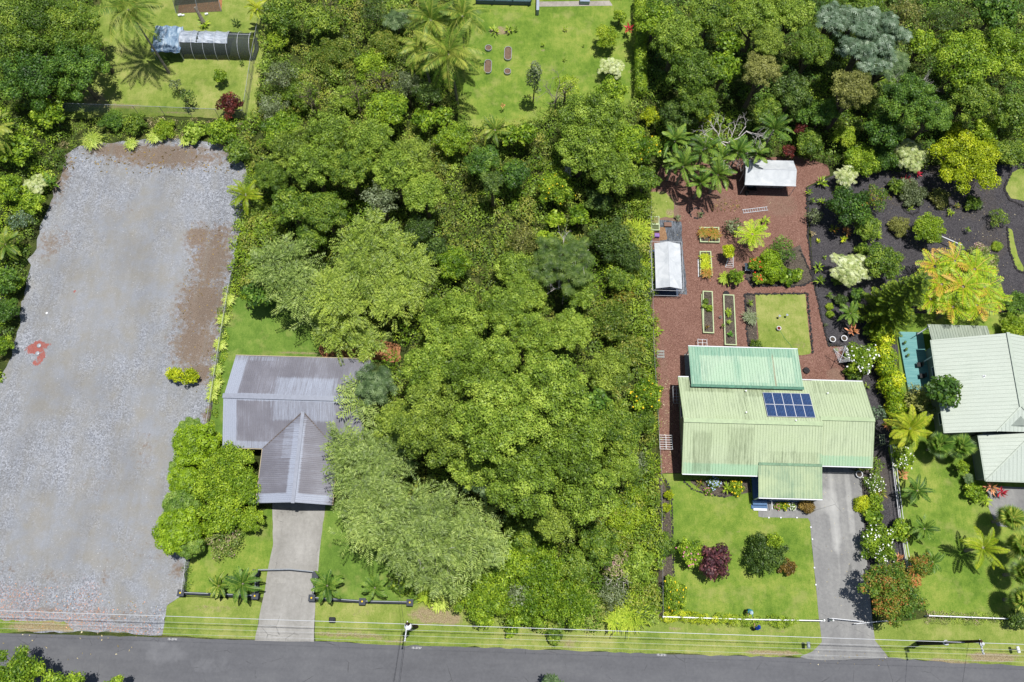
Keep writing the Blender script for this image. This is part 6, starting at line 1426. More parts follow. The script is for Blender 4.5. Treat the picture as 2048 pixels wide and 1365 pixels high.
# top-left corner
TL = 'trees of the top left corner'
for (st, pal, u, v, r, h, lab) in [
 ('broad', 'mid', 45, 50, 88, 8, 'big green tree filling the top left corner'), ('broad', 'mid', 140, 50, 62, 7.5, 'green tree right of the corner tree, by the leaning palm fronds'),
 ('broad', 'deep', 60, 150, 74, 7, 'dark green tree below the corner tree'), ('broad', 'deep', 150, 140, 66, 7, 'dark green tree casting shade on the top left yard'),
 ('loose', 'mid', 190, 95, 34, 6, 'thin green crown beside the coconut palm’s lowest fronds'), ('bigleaf', 'bright', 95, 225, 36, 4, 'yellow-flowered bright shrub tree at the yard fence end'),
 ('bigleaf', 'bright', 30, 300, 38, 4, 'bright shrub tree at the left edge above the variegated bush'), ('broad', 'bright', 18, 375, 32, 3.4, 'bright round crown at the left edge beside the variegated bush'),
 ('broad', 'bright', 62, 405, 26, 2.6, 'low bright crown on the gravel’s upper left edge'), ('broad', 'deep', 10, 560, 30, 3.4, 'dark green crown at the left edge beside the gravel'),
 ('broad', 'bright', 28, 565, 20, 2.2, 'small bright crown at the left gravel edge'), ('gloss', 'deep', 14, 620, 26, 2.6, 'deep green shrub at the left edge near the wire fence'), ('gloss', 'bright', 6, 690, 22, 2, 'low bright shrub at the left edge, southernmost by the gravel')]:
    P('tree' if h > 3.5 else 'shrub', st, pal, u, v, r, h, lab, TL)
P('bush', 'rosette', 'pale', 66, 372, 26, 2.2, 'pale variegated bush at the upper left of the gravel'); P('bush', 'loose', 'silver', 38, 440, 26, 2.4, 'whitish shrub at the left gravel edge')
P('plant', 'leaves', 'deep', 100, 362, 24, 1.6, 'dark large-leaved clump touching the gravel corner'); P('palm', 'arch2', 'palm', 12, 490, 34, 2.6, 'yellowing palm at the left edge beside the gravel')
P('coco', 'coco', 'palm', -18, 262, 46, 6, 'palm whose fronds reach in at the left edge')
P('coco', 'coco', 'palm', 258, 22, 78, 8.5, 'leaning coconut palm above the blue tarp in the top left yard', base=(338, 146), flowers=None)
P('shrub', 'gloss', 'red', 458, 208, 28, 3, 'dark red bush at the corner of the top left yard'); P('shrub', 'gloss', 'bright', 439, 152, 15, 2, 'small bright tree above the dark red bush'); P('shrub', 'loose', 'dark', 372, 192, 18, 2.6, 'small dark twiggy tree in the top left yard'); P('shrub', 'loose', 'grey', 350, 170, 14, 2, 'small greyish shrub beside the dark twiggy tree')
P('palm', 'arch2', 'palmgold', 515, 20, 24, 3.2, 'bright yellow palm by the chain link fence at the top edge'); P('plant', 'leaves', 'dark', 472, 44, 12, .8, 'small dark strappy plant behind the silver hoop tent'); P('plant', 'leaves', 'lime', 405, 45, 14, .8, 'leafy ring at the foot of the cut trunk by the shade house'); P('plant', 'leaves', 'dark', 482, 124, 8, .7, 'tiny shrub below the silver hoop tent')
P('plant', 'leaves', 'dark', 335, 118, 14, .8, 'dark clump in the shade of the blue tarp')
c = W(408, 48); t = thing('tree_stump', 'tall bare palm stump beside the shade house', 'stump', c); mb = MB(); mb.tube([(0, 0, 0), (-.25, .4, 1.2), (-.5, .7, 2.2)], [.3, .22, .16], 8); mb.build('trunk', barkpale, t)
# strip between the yard and the gravel
for (st, pal, u, v, r, h, lab) in [('gloss', 'deep', 222, 240, 26, 1.8, 'dark round shrub in the strip north of the gravel, leftmost'), ('gloss', 'mid', 268, 244, 26, 1.8, 'mid green shrub in the strip north of the gravel, centre'), ('gloss', 'lime', 328, 256, 24, 1.4, 'lime green shrub in the strip north of the gravel'), ('bigleaf', 'grass', 385, 262, 26, 1.4, 'pale green shrub in the strip below the yard fence corner'), ('broad', 'bright', 440, 260, 32, 2.2, 'bright shrub below the dark red bush'), ('broad', 'mid', 474, 300, 30, 2.4, 'mid green shrub at the top right corner of the gravel')]:
    P('shrub', st, pal, u, v, r, h, lab, 'shrubs between the yard fence and the gravel')
for (u, v, r, lab) in [(185, 282, 20, 'straggly grass clump at the gravel’s top left'), (262, 288, 14, 'grass clump on the brown edge of the gravel, left'), (308, 274, 16, 'grass clump on the brown edge of the gravel, centre'), (372, 282, 12, 'grass clump on the brown edge of the gravel, right')]: P('tuft', 'tuft', 'grass', u, v, r, .8, lab, 'grass clumps on the gravel’s top edge')
P('coco', 'arch2', 'palmgold', 492, 392, 36, 2.8, 'young golden coconut palm on the right edge of the gravel')
P('bush', 'gloss', 'gold', 349, 748, 17, 1.8, 'left half of the twin golden-green bush on the gravel', 'twin golden bushes on the gravel'); P('bush', 'gloss', 'gold', 378, 752, 18, 1.8, 'right half of the twin golden-green bush on the gravel', 'twin golden bushes on the gravel')
for i, (u, v) in enumerate([(458, 600), (446, 640), (440, 690), (434, 740), (424, 790), (430, 770)]): P('tuft', 'tuft', 'grass', u, v, 13, .7, ['grass clump on the lot fence beside the round dark tree', 'grass clump on the lot fence, second going south', 'grass clump on the lot fence level with the grey roof’s back edge', 'grass clump on the lot fence beside the golden bushes', 'lowest grass clump on the lot fence', 'grass clump squeezed between its neighbours on the lot fence'][i], 'grass clumps along the lot fence')
P('tree', 'bigleaf', 'deep', 517, 588, 33, 4.2, 'round dark green tree on the bright side lawn')
# front hedge conifers and glossy tree, left of the concrete drive
for (st, pal, u, v, r, h, lab) in [('conifer', 'conifer', 386, 888, 50, 4.6, 'largest bright conifer bush, at the north end of the row'), ('conifer', 'conifer2', 380, 858, 24, 4, 'grey-green conifer tip behind the largest one'), ('conifer', 'conifer', 364, 958, 34, 3.6, 'bright conifer bush second from the north in the row'), ('conifer', 'conifer2', 358, 1012, 36, 4, 'grey-green conifer bush in the middle of the row'), ('conifer', 'conifer', 352, 1058, 50, 4.6, 'bright conifer bush bulging over the gravel at the south end'), ('conifer', 'conifer2', 378, 1090, 26, 3.6, 'small conifer bush at the south foot of the row'), ('conifer', 'conifer2', 352, 934, 14, 3, 'tiny grey-green conifer tip between two bright ones')]:
    P('conifer', st, pal, u, v, r, h, lab, 'conifer bushes along the gravel')
for (pal, u, v, r, h, lab) in [('bright', 455, 930, 56, 3.8, 'glossy-leaved tree against the grey roof corner'), ('bright', 418, 972, 50, 3.6, 'glossy-leaved tree in the middle of the front left group'), ('bright', 478, 978, 50, 3.6, 'glossy-leaved tree beside the grey wing roof'), ('bright', 444, 1028, 54, 3.4, 'glossy-leaved tree at the south of the front left group'), ('bright', 502, 1040, 28, 2.8, 'small glossy-leaved tree nearest the concrete drive')]:
    P('tree', 'gloss', pal, u, v, r, h, lab, 'glossy-leaved trees left of the grey house wing', flowers='w' if False else None)
P('shrub', 'loose', 'pink', 448, 1078, 42, 2.2, 'twiggy pale shrub on the front lawn left of the drive')
for (u, v, r, h, lab, pal) in [(438, 1172, 24, 2.0, 'small yellowing palm behind the left front wall', 'palm'), (486, 1168, 36, 2.6, 'larger young palm behind the left front wall', 'palmgreen'), (655, 1172, 34, 2.6, 'young palm just right of the concrete drive', 'palmgreen'), (750, 1176, 28, 2.2, 'young palm with an orange spear behind the right front wall', 'palmgreen')]: P('palm', 'arch2', pal, u, v, r, h, lab, 'young palms behind the front wall')
P('shrub', 'bigleaf', 'mid', 806, 1165, 30, 1.2, 'broad-leaved ground shrub beside the right front wall'); P('tuft', 'tuft', 'lime', 855, 1190, 22, .8, 'lime grass clump at the end of the front wall', None); P('tuft', 'tuft', 'grass', 880, 1205, 20, .7, 'pale grass clump right of the front wall end')
# front thicket right of the power pole
FT = 'glossy bushes of the front thicket'
for (st, pal, u, v, r, h, lab) in [('gloss', 'bright', 968, 1196, 62, 3.8, 'glossy green mound at the left end of the front thicket'), ('gloss', 'bright', 1060, 1198, 68, 3.6, 'glossy green mound in the middle of the front thicket'), ('gloss', 'bright', 1140, 1200, 58, 3.2, 'glossy green mound right of the front thicket’s middle'), ('gloss', 'bright', 1012, 1128, 56, 4.2, 'glossy green mound behind the left end of the front thicket'), ('gloss', 'bright', 1080, 1128, 54, 4, 'glossy green mound behind the front thicket’s middle'), ('broad', 'mid', 1160, 1130, 44, 3.6, 'mid green mound behind the right of the front thicket'), ('loose', 'grey', 1034, 1190, 24, 3.8, 'grey-green shrub poking out of the front thicket'), ('loose', 'pink', 1232, 1130, 36, 2.8, 'pinkish twiggy shrub in the front thicket'), ('broad', 'olive', 1276, 1128, 38, 3, 'olive shrub touching the narrow flower bed'), ('loose', 'grey', 1228, 1190, 34, 2.2, 'grey twiggy shrub near the front verge'), ('bigleaf', 'bright', 1022, 1262, 14, 1.2, 'small bush overhanging the verge, left of two'), ('bigleaf', 'mid', 1108, 1272, 18, 1.4, 'small bush overhanging the verge, right of two'), ('broad', 'mid', 1050, 1065, 44, 4.5, 'mid green crown north of the front thicket'), ('gloss', 'lime', 1250, 1030, 44, 1.8, 'low lime mound beside the yard fence'), ('gloss', 'lime', 1282, 990, 26, 1.4, 'small lime mound against the yard fence')]:
    P('shrub', st, pal, u, v, r, h, lab, FT)
for (u, v, r, lab) in [(1262, 1228, 34, 'large lime grass clump at the front right of the thicket'), (1230, 1244, 22, 'small lime grass clump on the verge'), (1272, 465, 30, 'lime grass clump by the yard fence, northern'), (1273, 551, 32, 'lime grass clump by the yard fence, southern')]: P('tuft', 'tuft', 'lime', u, v, r, 1.5, lab, 'lime grass clumps')
for (u, v, r, lab) in [(1110, 440, 20, 'bright lime fern-like crown north of the blue-grey tree'), (1088, 480, 20, 'bright lime fern-like crown west of the blue-grey tree')]: P('shrub', 'bigleaf', 'lime', u, v, r, 3.2, lab, 'lime crowns by the blue-grey tree')
# coconut palms at the top lawn
for (u, v, r, h, lab, b) in [(898, 112, 74, 8.5, 'front coconut palm at the left of the top lawn', (915, 210)), (862, 44, 60, 8.5, 'coconut palm at the back left of the lawn group', (880, 150)), (925, 36, 56, 9, 'coconut palm at the back right, near the blue porch', (930, 140)), (842, 98, 50, 7, 'low coconut palm at the left of the group', (862, 180))]: P('coco', 'coco', 'palm', u, v, r, h, lab, 'coconut palms beside the top lawn', base=b)
P('coco', 'arch2', 'palm', 990, 262, 32, 3.8, 'young palm spear at the south edge of the top lawn')
P('plant', 'leaves', 'lime', 989, 60, 13, .9, 'bright left plant in the small top lawn bed'); P('plant', 'leaves', 'lime', 1018, 57, 12, .9, 'bright middle plant in the small top lawn bed'); P('plant', 'leaves', 'mid', 1032, 57, 7, .7, 'small right plant in the small top lawn bed')
P('plant', 'leaves', 'lime', 1086, 88, 6, .6, 'seedling beside the ring in the middle of the top lawn'); P('plant', 'leaves', 'lime', 1131, 57, 7, .6, 'seedling in a brown ring high on the top lawn'); P('plant', 'leaves', 'mid', 1167, 91, 4, .4, 'tiny seedling right of centre on the top lawn'); P('plant', 'leaves', 'mid', 1130, 119, 6, .4, 'low seedling near the middle of the top lawn')
P('shrub', 'gloss', 'lime', 1212, 72, 26, 2.8, 'round yellow-flecked shrub on the right of the top lawn'); P('shrub', 'leaves', 'crimson', 1257, 58, 15, 1.6, 'crimson-leaved plant by the tall hedge'); P('bush', 'rosette', 'pale', 1223, 133, 26, 2.4, 'pale variegated bush on the right of the top lawn'); P('shrub', 'broad', 'lime', 1240, 32, 14, 2.2, 'small lime shrub beside the crimson plant'); P('shrub', 'gloss', 'gold', 1300, 232, 20, 2.6, 'golden shrub at the foot of the tall hedge')
P('plant', 'leaves', 'salmon', 1005, 212, 7, 1.2, 'small orange-tipped plant at the south edge of the top lawn')
# hedge: one long box
rg = np.random.default_rng(77); a_, b_ = W(1281, -10, 2.2), W(1283, 178, 2.2); n = 26; C = np.array([list(a_.lerp(b_, i / (n - 1)).xy) + [z] for i in range(n) for z in (1.2, 2.1)]); c0_ = (a_ + b_) / 2; C[:, :2] -= np.array([c0_.x, c0_.y])
HD = thing('hedge', 'tall clipped dark green hedge along the right side of the top lawn', 'hedge', (c0_.x, c0_.y, 0)); o = bpy.data.objects.new('foliage', qm('hedge', [leafy(C, np.full(len(C), .75), rg, .17, 110)], lm('bright'))); COL.objects.link(o); o.parent = HD
pts = [(1768, 655), (1772, 680), (1768, 705), (1778, 715), (1784, 745), (1778, 770), (1790, 790), (1793, 815), (1762, 668), (1790, 760), (1772, 735)]
C = np.array([list(W(u, v, 1.8).xy) + [z] for u, v in pts for z in (1.0, 1.8)]); c0_ = C[:, :2].mean(0); C[:, :2] -= c0_
HD = thing('hedge', 'bushy golden-green hedge between the white-flowered bush and the right lawn', 'hedge', (c0_[0], c0_[1], 0)); o = bpy.data.objects.new('foliage', qm('hedge', [leafy(C, np.full(len(C), .95) * rg.uniform(.8, 1.15, len(C)), rg, .2, 95, sprout=.15), core(C, np.full(len(C), .95), rg)], leafmat('hedge leaves', ((70, 104, 20), (136, 168, 30), (206, 214, 50)), gain=G))); COL.objects.link(o); o.parent = HD
# --- north-east wood
NE = 'trees of the north-east wood'
for (st, pal, u, v, r, h, lab) in [
 ('broad', 'bright', 1312, 40, 44, 6.5, 'bright tree right of the tall hedge at the top edge'), ('fine', 'olive', 1352, 80, 56, 8.5, 'olive tree second from the tall hedge'), ('fine', 'mid', 1385, 145, 58, 8.5, 'mid green tree above the dark palms’ corner'),
 ('broad', 'mid', 1420, 28, 52, 7.5, 'mid green tree at the top edge, north of the dead tree'), ('fine', 'mid', 1395, 200, 46, 7, 'mid green tree north of the dark palm cluster'), ('broad', 'dark', 1356, 232, 40, 5, 'dark tree in shade above the palm cluster'),
 ('bigleaf', 'bright', 1458, 92, 28, 6.5, 'bright leafy crown in the gap north of the dead tree'), ('bigleaf', 'bright', 1447, 140, 36, 6.5, 'bright large-leaved crown just above the dead tree'), ('gloss', 'gold', 1408, 232, 20, 3.6, 'golden-green shrub left of the dead tree'),
 ('fine', 'olive', 1515, 38, 52, 9, 'olive tree at the top edge left of the silver tree'), ('fine', 'olive', 1582, 30, 50, 9, 'olive tree at the top edge nearer the silver tree'), ('fine', 'feather2', 1530, 95, 38, 9.5, 'yellow-green crown left of the silver tree'), ('fine', 'khaki', 1520, 150, 42, 9, 'khaki-coloured tree north-east of the dead tree'), ('fine', 'mid', 1622, 105, 44, 9, 'mid green crown touching the silver tree’s left side'), ('broad', 'dark', 1585, 185, 44, 6, 'dark tree between the khaki tree and the brownish tree'),
 ('broad', 'mid', 1535, 225, 32, 5.5, 'mid green crown right of the dead tree'), ('fine', 'khaki', 1700, 188, 48, 9.5, 'brownish-khaki tree below the silver tree'), ('broad', 'deep', 1648, 225, 34, 5, 'deep green crown under the brownish tree'),
 ('fine', 'deep', 1815, 205, 62, 9, 'blue-dark tree with white twigs right of the brownish tree'), ('fine', 'deep', 1862, 235, 42, 7.5, 'blue-dark crown at the right of the white-twigged tree'), ('broad', 'deep', 1770, 255, 44, 6, 'deep green crown below the white-twigged tree'),
 ('broad', 'bright', 1935, 120, 74, 9, 'large bright tree in the top right'), ('broad', 'bright', 2015, 105, 62, 8.5, 'bright tree at the right edge of the top right group'), ('fine', 'mid', 1940, 195, 56, 7.5, 'mid green tree below the large bright one'), ('bigleaf', 'deep', 1990, 22, 52, 7.5, 'glossy dark tree in the top right corner'),
 ('broad', 'bright', 1845, 90, 30, 6, 'bright slim crown right of the silver tree'), ('loose', 'khaki', 1812, 28, 40, 7, 'loose khaki crown at the top edge right of the silver tree'), ('broad', 'mid', 1722, 18, 44, 7.5, 'mid green tree at the top edge above the silver tree'), ('loose', 'dark', 1880, 40, 34, 6, 'thin dark tree left of the top right corner'),
 ('broad', 'mid', 2030, 225, 46, 6, 'mid green tree at the right edge under the bright pair'), ('gloss', 'bright', 1725, 320, 40, 3.2, 'bright shrub tree north of the black garden'), ('gloss', 'deep', 1770, 310, 30, 3, 'deep green shrub left of the pale variegated border bush'), ('gloss', 'gold', 1908, 262, 22, 3, 'golden shrub above the big golden tree'), ('broad', 'lime', 1970, 262, 30, 3.4, 'lime shrub above the big golden tree, to its right'), ('broad', 'mid', 2020, 300, 34, 3.2, 'mid green shrub at the right edge beside the big golden tree'), ('gloss', 'lime', 1690, 272, 26, 3, 'lime shrub under the brownish tree’s trunks'), ('broad', 'mid', 1620, 285, 30, 3.2, 'mid green shrub behind the white canopy tent'),
 ('broad', 'deep', 1600, 225, 26, 4, 'deep green shrub above the red-leaved ones')]:
    P('tree' if h > 3.4 else 'shrub', st, pal, u, v, r, h, lab, NE)
P('tree', 'silver', 'silver', 1738, 78, 84, 10, 'large silvery star-leaved tree in the north-east wood', NE); P('tree', 'silver', 'silver', 1660, 48, 40, 9.5, 'small silvery star-leaved crown left of the large one', NE); P('tree', 'silver', 'blue', 1770, 130, 50, 8.5, 'blue-grey lower crown beneath the large silvery tree', NE)
P('shrub', 'gloss', 'red', 1601, 260, 15, 2.6, 'upper of two dark red shrubs behind the white canopy'); P('shrub', 'gloss', 'red', 1578, 302, 15, 2.2, 'lower of two dark red shrubs behind the white canopy')
P('tree', 'gloss', 'gold', 1938, 322, 74, 5.0, 'big golden-yellow tree north of the black garden', zs=.9); P('bush', 'rosette', 'pale', 1822, 308, 38, 3, 'large pale variegated bush beside the big golden tree'); P('plant', 'leaves', 'crimson', 1812, 360, 14, .8, 'crimson plant in the shrub border, left of two'); P('plant', 'leaves', 'crimson', 1838, 347, 11, .8, 'crimson plant in the shrub border, right of two')
P('shrub', 'gloss', 'grey', 1825, 382, 34, 1.4, 'grey-green mound below the crimson plants'); P('shrub', 'gloss', 'mid', 1795, 372, 18, 1.4, 'small mid green mound at the west end of the shrub border'); P('shrub', 'gloss', 'khaki', 1880, 395, 24, .9, 'low brownish mound under the big golden tree'); P('shrub', 'gloss', 'mid', 1948, 404, 18, 1.2, 'low green shrub beside the statue'); P('bush', 'rosette', 'pale', 1694, 352, 24, 2.6, 'pale bush tucked behind the round dark tree'); P('plant', 'leaves', 'lime', 1645, 362, 16, 1, 'lime strappy plant at the yard’s north-east corner'); P('plant', 'leaves', 'bright', 1618, 384, 9, .7, 'small bright plant at the start of the path edging')
# dark feather palms
for i, (u, v, r, h) in enumerate([(1350, 285, 34, 4.5), (1366, 335, 36, 4), (1408, 300, 36, 4.6), (1435, 352, 36, 4), (1400, 368, 30, 3.4), (1475, 308, 34, 4.5), (1546, 262, 36, 5), (1512, 310, 26, 4), (1345, 330, 24, 3.6), (1442, 318, 28, 4.4)]):
    P('palm', 'arch', 'palmgreen', u, v, r, h, ['dark feather palm nearest the golden hedge-foot shrub', 'dark feather palm at the west of the cluster, second down', 'dark feather palm in the middle north of the cluster', 'dark feather palm at the south tip of the cluster', 'dark feather palm bending over the yard’s shade', 'dark feather palm under the white dead branches', 'dark feather palm standing apart, north of the white canopy', 'dark feather palm touching the white canopy’s corner', 'small dark feather palm on the cluster’s west rim', 'dark feather palm at the cluster’s centre'][i], 'dark feather palms north of the red yard', trunk=True)
# --- black garden and yard
P('tree', 'broad', 'deep', 1702, 412, 48, 4.5, 'round deep green tree at the west of the black garden', zs=1.1); P('shrub', 'loose', 'autumn', 1752, 395, 32, 2.6, 'orange-flecked shrub right of the round deep green tree'); P('shrub', 'broad', 'mid', 1735, 452, 30, 2.6, 'mid green shrub under the round deep green tree')
P('shrub', 'gloss', 'lime', 1858, 456, 37, 3, 'round yellow-green shrub in the middle of the black garden', zs=.9); P('shrub', 'gloss', 'khaki', 1800, 450, 22, 1.2, 'dark brownish mound left of the round yellow-green shrub'); P('shrub', 'loose', 'mid', 2000, 434, 22, 1.6, 'open green shrub near the grassy island'); P('shrub', 'leaves', 'mid', 1936, 459, 9, .8, 'small sparse plant in the black garden'); P('shrub', 'clip', 'lime', 1997, 491, 10, .7, 'tiny round lime shrub in the black garden')
P('bush', 'rosette', 'pale', 1702, 540, 36, 3.2, 'tall pale variegated bush by the red path', sq=1.3, rz=1.2); P('tree', 'broad', 'mid', 1768, 520, 42, 4.2, 'mid green tree behind the pale variegated bush'); P('shrub', 'gloss', 'mid', 1725, 500, 18, 1.6, 'low green shrub north of the pale variegated bush')
P('shrub', 'leaves', 'rust', 1668, 458, 14, .9, 'orange-leaved plant left of a pair on the black bed'); P('shrub', 'leaves', 'salmon', 1694, 462, 15, 1.0, 'salmon-leaved plant right of a pair on the black bed'); P('plant', 'leaves', 'gold', 1688, 478, 11, .6, 'yellow plant below the salmon-leaved one'); P('shrub', 'loose', 'grey', 1630, 432, 18, 1.6, 'grey-green shrub on the edging east of the red path'); P('plant', 'leaves', 'bright', 1645, 402, 12, .8, 'bright plant at the north of the path-side bed'); P('plant', 'leaves', 'straw', 1626, 467, 8, .5, 'straw-coloured rosette by the path edging'); P('plant', 'leaves', 'bright', 1638, 535, 14, .8, 'bright plant beside the path, north of the pair'); P('shrub', 'leaves', 'mid', 1641, 562, 16, 1, 'leafy green plant beside the path'); P('plant', 'leaves', 'mid', 1660, 592, 10, .6, 'small green plant south of the leafy one'); P('plant', 'clip', 'lime', 1660, 612, 7, .5, 'upper small lime plant beside the little palm'); P('plant', 'clip', 'lime', 1661, 628, 7, .5, 'lower small lime plant beside the little palm')
P('palm', 'arch2', 'palmgreen', 1700, 628, 25, 1.8, 'little cycad-like palm beside the path bed'); P('shrub', 'leaves', 'salmon', 1706, 660, 16, 1.2, 'pink-orange leafed shrub between the little palm and the hedge')
for i, (u, v, r, h) in enumerate([(1868, 535, 34, 3.6), (1908, 524, 34, 4), (1948, 540, 36, 4.2), (1882, 570, 36, 4), (1925, 575, 38, 4.4), (1968, 575, 34, 4), (1860, 600, 30, 3.4), (1905, 615, 32, 3.6), (1952, 612, 34, 3.8), (1985, 598, 28, 3.4)]):
    P('fern', 'treefern', 'fernmix', u, v, r * 1.18, h, ['golden tree fern at the north-west of the grove', 'golden tree fern at the north of the grove by the white pole', 'golden tree fern at the north-east of the grove', 'golden tree fern on the west side of the grove', 'golden tree fern in the middle of the grove', 'golden tree fern on the east side of the grove', 'golden tree fern at the south-west of the grove beside the pine', 'golden tree fern at the south of the grove, facing the lawn', 'golden tree fern at the south-east of the grove', 'smallest golden tree fern at the grove’s east tip'][i], 'golden tree ferns of the grove')
P('shrub', 'gloss', 'pink', 1966, 520, 38, 2.6, 'pink-flecked green mound behind the fern grove'); P('shrub', 'gloss', 'deep', 2034, 606, 26, 1.8, 'dark round shrub at the right edge above the lawn')
P('fern', 'treefern', 'fern', 1504, 470, 33, 3.0, 'bright lime tree fern in the middle of the red yard'); P('shrub', 'loose', 'grey', 1468, 452, 20, 1.6, 'grey-green shrub left of the lime tree fern'); P('plant', 'leaves', 'lime', 1532, 440, 13, .8, 'lime plant in a pot-like ring right of the lime tree fern'); P('shrub', 'gloss', 'gold', 1457, 502, 15, 2.2, 'olive-gold shrub above the white arbour'); P('shrub', 'loose', 'deep', 1568, 498, 30, 2.2, 'dark open shrub at the east of the red yard bed')
P('tuft', 'tuft', 'lime', 1449, 557, 14, .6, 'lime strappy clump at the west tip of the yard bed'); P('shrub', 'gloss', 'bright', 1473, 552, 17, 1.8, 'bright leafy climber on the arbour by the glass table'); P('bush', 'gloss', 'lime', 1512, 528, 15, 1.6, 'orange-flowered shrub in the yard bed, upper', flowers='r'); P('bush', 'gloss', 'lime', 1518, 556, 14, 1.2, 'orange-flowered shrub in the yard bed, lower', flowers='r')
P('shrub', 'clip', 'conifer', 1543, 514, 17, 2.2, 'upper of two clipped green balls in the yard bed', 'clipped balls'); P('shrub', 'clip', 'conifer', 1550, 538, 20, 2.2, 'lower of two clipped green balls in the yard bed', 'clipped balls'); P('shrub', 'clip', 'conifer', 1541, 558, 9, 1.0, 'smallest clipped ball at the front of the yard bed'); P('shrub', 'bigleaf', 'bright', 1572, 552, 20, 1.2, 'leafy shrub south of the clipped balls'); P('shrub', 'bigleaf', 'bright', 1592, 548, 14, 1.0, 'small leafy shrub at the south-east corner of the yard bed')
for (u, v, r, st, pal, lab) in [(1408, 466, 13, 'tuft', 'rust', 'orange strappy clump, left in the northernmost raised bed'), (1428, 468, 14, 'tuft', 'rust', 'orange strappy clump, right in the northernmost raised bed'), (1410, 516, 11, 'tuft', 'gold', 'yellow strappy clump, top of the middle raised bed'), (1411, 532, 11, 'tuft', 'gold', 'yellow strappy clump, centre of the middle raised bed'), (1414, 547, 12, 'tuft', 'rust', 'orange strappy clump, bottom of the middle raised bed'), (1412, 602, 5, 'clip', 'mid', 'seedling in the left long bed, northern'), (1419, 616, 6, 'clip', 'lime', 'lime tuft in the left long bed'), (1409, 612, 4, 'clip', 'grass', 'seedling in the left long bed, western'), (1414, 655, 6, 'leaves', 'brown', 'dry brown plant in the left long bed'), (1457, 622, 9, 'leaves', 'lime', 'bushy lettuce clump at the top of the right long bed'), (1458, 630, 8, 'leaves', 'lime', 'second lettuce clump in the right long bed'), (1458, 644, 7, 'leaves', 'grass', 'third lettuce clump in the right long bed'), (1461, 668, 9, 'leaves', 'water', 'bright herb clump at the foot of the right long bed'), (1446, 652, 6, 'leaves', 'mid', 'small plant outside the right long bed')]: P('plant', st, pal, u, v, r, .75, lab, 'plants in the raised beds')
for (u, v, r, h, st, pal, lab) in [(1312, 643, 14, 1.2, 'leaves', 'rust', 'yellow-orange leafy plant at the yard fence, upper'), (1315, 662, 13, .9, 'leaves', 'lime', 'pale leafy plant at the yard fence, lower'), (1502, 605, 10, .7, 'leaves', 'mid', 'leafy plant at the north of the lawn patch bed'), (1501, 635, 15, .8, 'tuft', 'grey', 'grey grassy clump in the lawn patch bed'), (1514, 690, 13, .8, 'gloss', 'mid', 'low green shrub at the foot of the lawn patch bed'), (1355, 436, 10, .6, 'leaves', 'grey', 'sparse grey plant at the corner of the plastic sheet')]: P('plant', st, pal, u, v, r, h, lab)
# around the green house
P('bush', 'gloss', 'bright', 1726, 715, 36, 2.4, 'white-flowered bush behind the clothes line', flowers='w'); P('bush', 'gloss', 'mid', 1712, 742, 20, 1.2, 'low green bush at the foot of the white-flowered one'); P('shrub', 'loose', 'silver', 1752, 826, 20, 2, 'whitish shrub at the east end of the green roof'); P('plant', 'leaves', 'salmon', 1776, 852, 12, 1, 'salmon-leaved plant beside the bright palm'); 
P('palm', 'coco', 'palmgold', 1818, 858, 47, 4.2, 'bright yellow-green palm between the two right houses'); P('palm', 'fan', 'palmgreen', 1878, 890, 31, 2.8, 'fan palm left of the pair in front of the right house', 'fan palms before the right house'); P('palm', 'fan', 'palmgreen', 1922, 894, 31, 2.8, 'fan palm right of the pair in front of the right house', 'fan palms before the right house')
P('shrub', 'loose', 'khaki', 1838, 795, 32, 3, 'twiggy olive shrub beside the turquoise deck'); P('tree', 'bigleaf', 'deep', 1886, 785, 36, 5.5, 'small green tree overhanging the right house roof'); P('shrub', 'loose', 'grey', 1856, 822, 18, 2, 'grey twigs below the small green tree'); P('shrub', 'gloss', 'lime', 2030, 655, 30, 1.8, 'lime shrub behind the right house ridge')
for (u, v, r, h, st, pal, fl, lab) in [(1808, 918, 24, 1.8, 'gloss', 'bright', 'w', 'leafy bush with white blossoms on the lawn side of the rail fence'), (1806, 950, 15, 1.2, 'leaves', 'salmon', None, 'salmon-leaved bush beside the rail fence'), (1748, 930, 22, 1.6, 'loose', 'mid', None, 'green shrub at the garage corner bed'), (1752, 965, 24, 1.4, 'loose', 'bright', 'w', 'white-flecked shrub in the drive-side bed'), (1727, 1008, 15, 1.0, 'clip', 'gold', None, 'mustard-green ball in the drive-side bed'), (1752, 1004, 20, 1.2, 'gloss', 'bright', None, 'bright shrub right of the mustard-green ball'), (1748, 1035, 20, 1.2, 'bigleaf', 'bright', None, 'leafy shrub below the mustard-green ball'), (1762, 985, 16, 1.0, 'leaves', 'rust', None, 'orange-tinged plant in the drive-side bed'), (1760, 1090, 42, 2.2, 'gloss', 'bright', 'w', 'large white-flowered bush on the right side of the drive'), (1802, 1060, 22, 1.8, 'broad', 'bright', None, 'bright shrub overgrowing the rail fence'), (1812, 1072, 14, 1.2, 'leaves', 'salmon', None, 'reddish plant on the lawn side of the rail fence'), (1800, 1120, 16, 1.0, 'leaves', 'salmon', None, 'salmon plant behind the red-leaved tree'), (1950, 985, 22, 1.4, 'gloss', 'bright', None, 'bright bush at the corner of the right house bed'), (1985, 975, 18, 1.4, 'leaves', 'salmon', None, 'reddish leafed bush in front of the right house'), (1975, 1002, 15, .9, 'leaves', 'lime', None, 'lime strappy plant in front of the right house'), (2003, 985, 16, 1.2, 'leaves', 'crimson', None, 'dusky pink bush beside the right apron'), (1938, 958, 12, 1.2, 'rosette', 'blue', None, 'bluish plant at the right house wall'), (1925, 935, 14, 2, 'gloss', 'bright', None, 'shrub below the right fan palm')]: P('bush', st, pal, u, v, r, h, lab, None, flowers=fl)
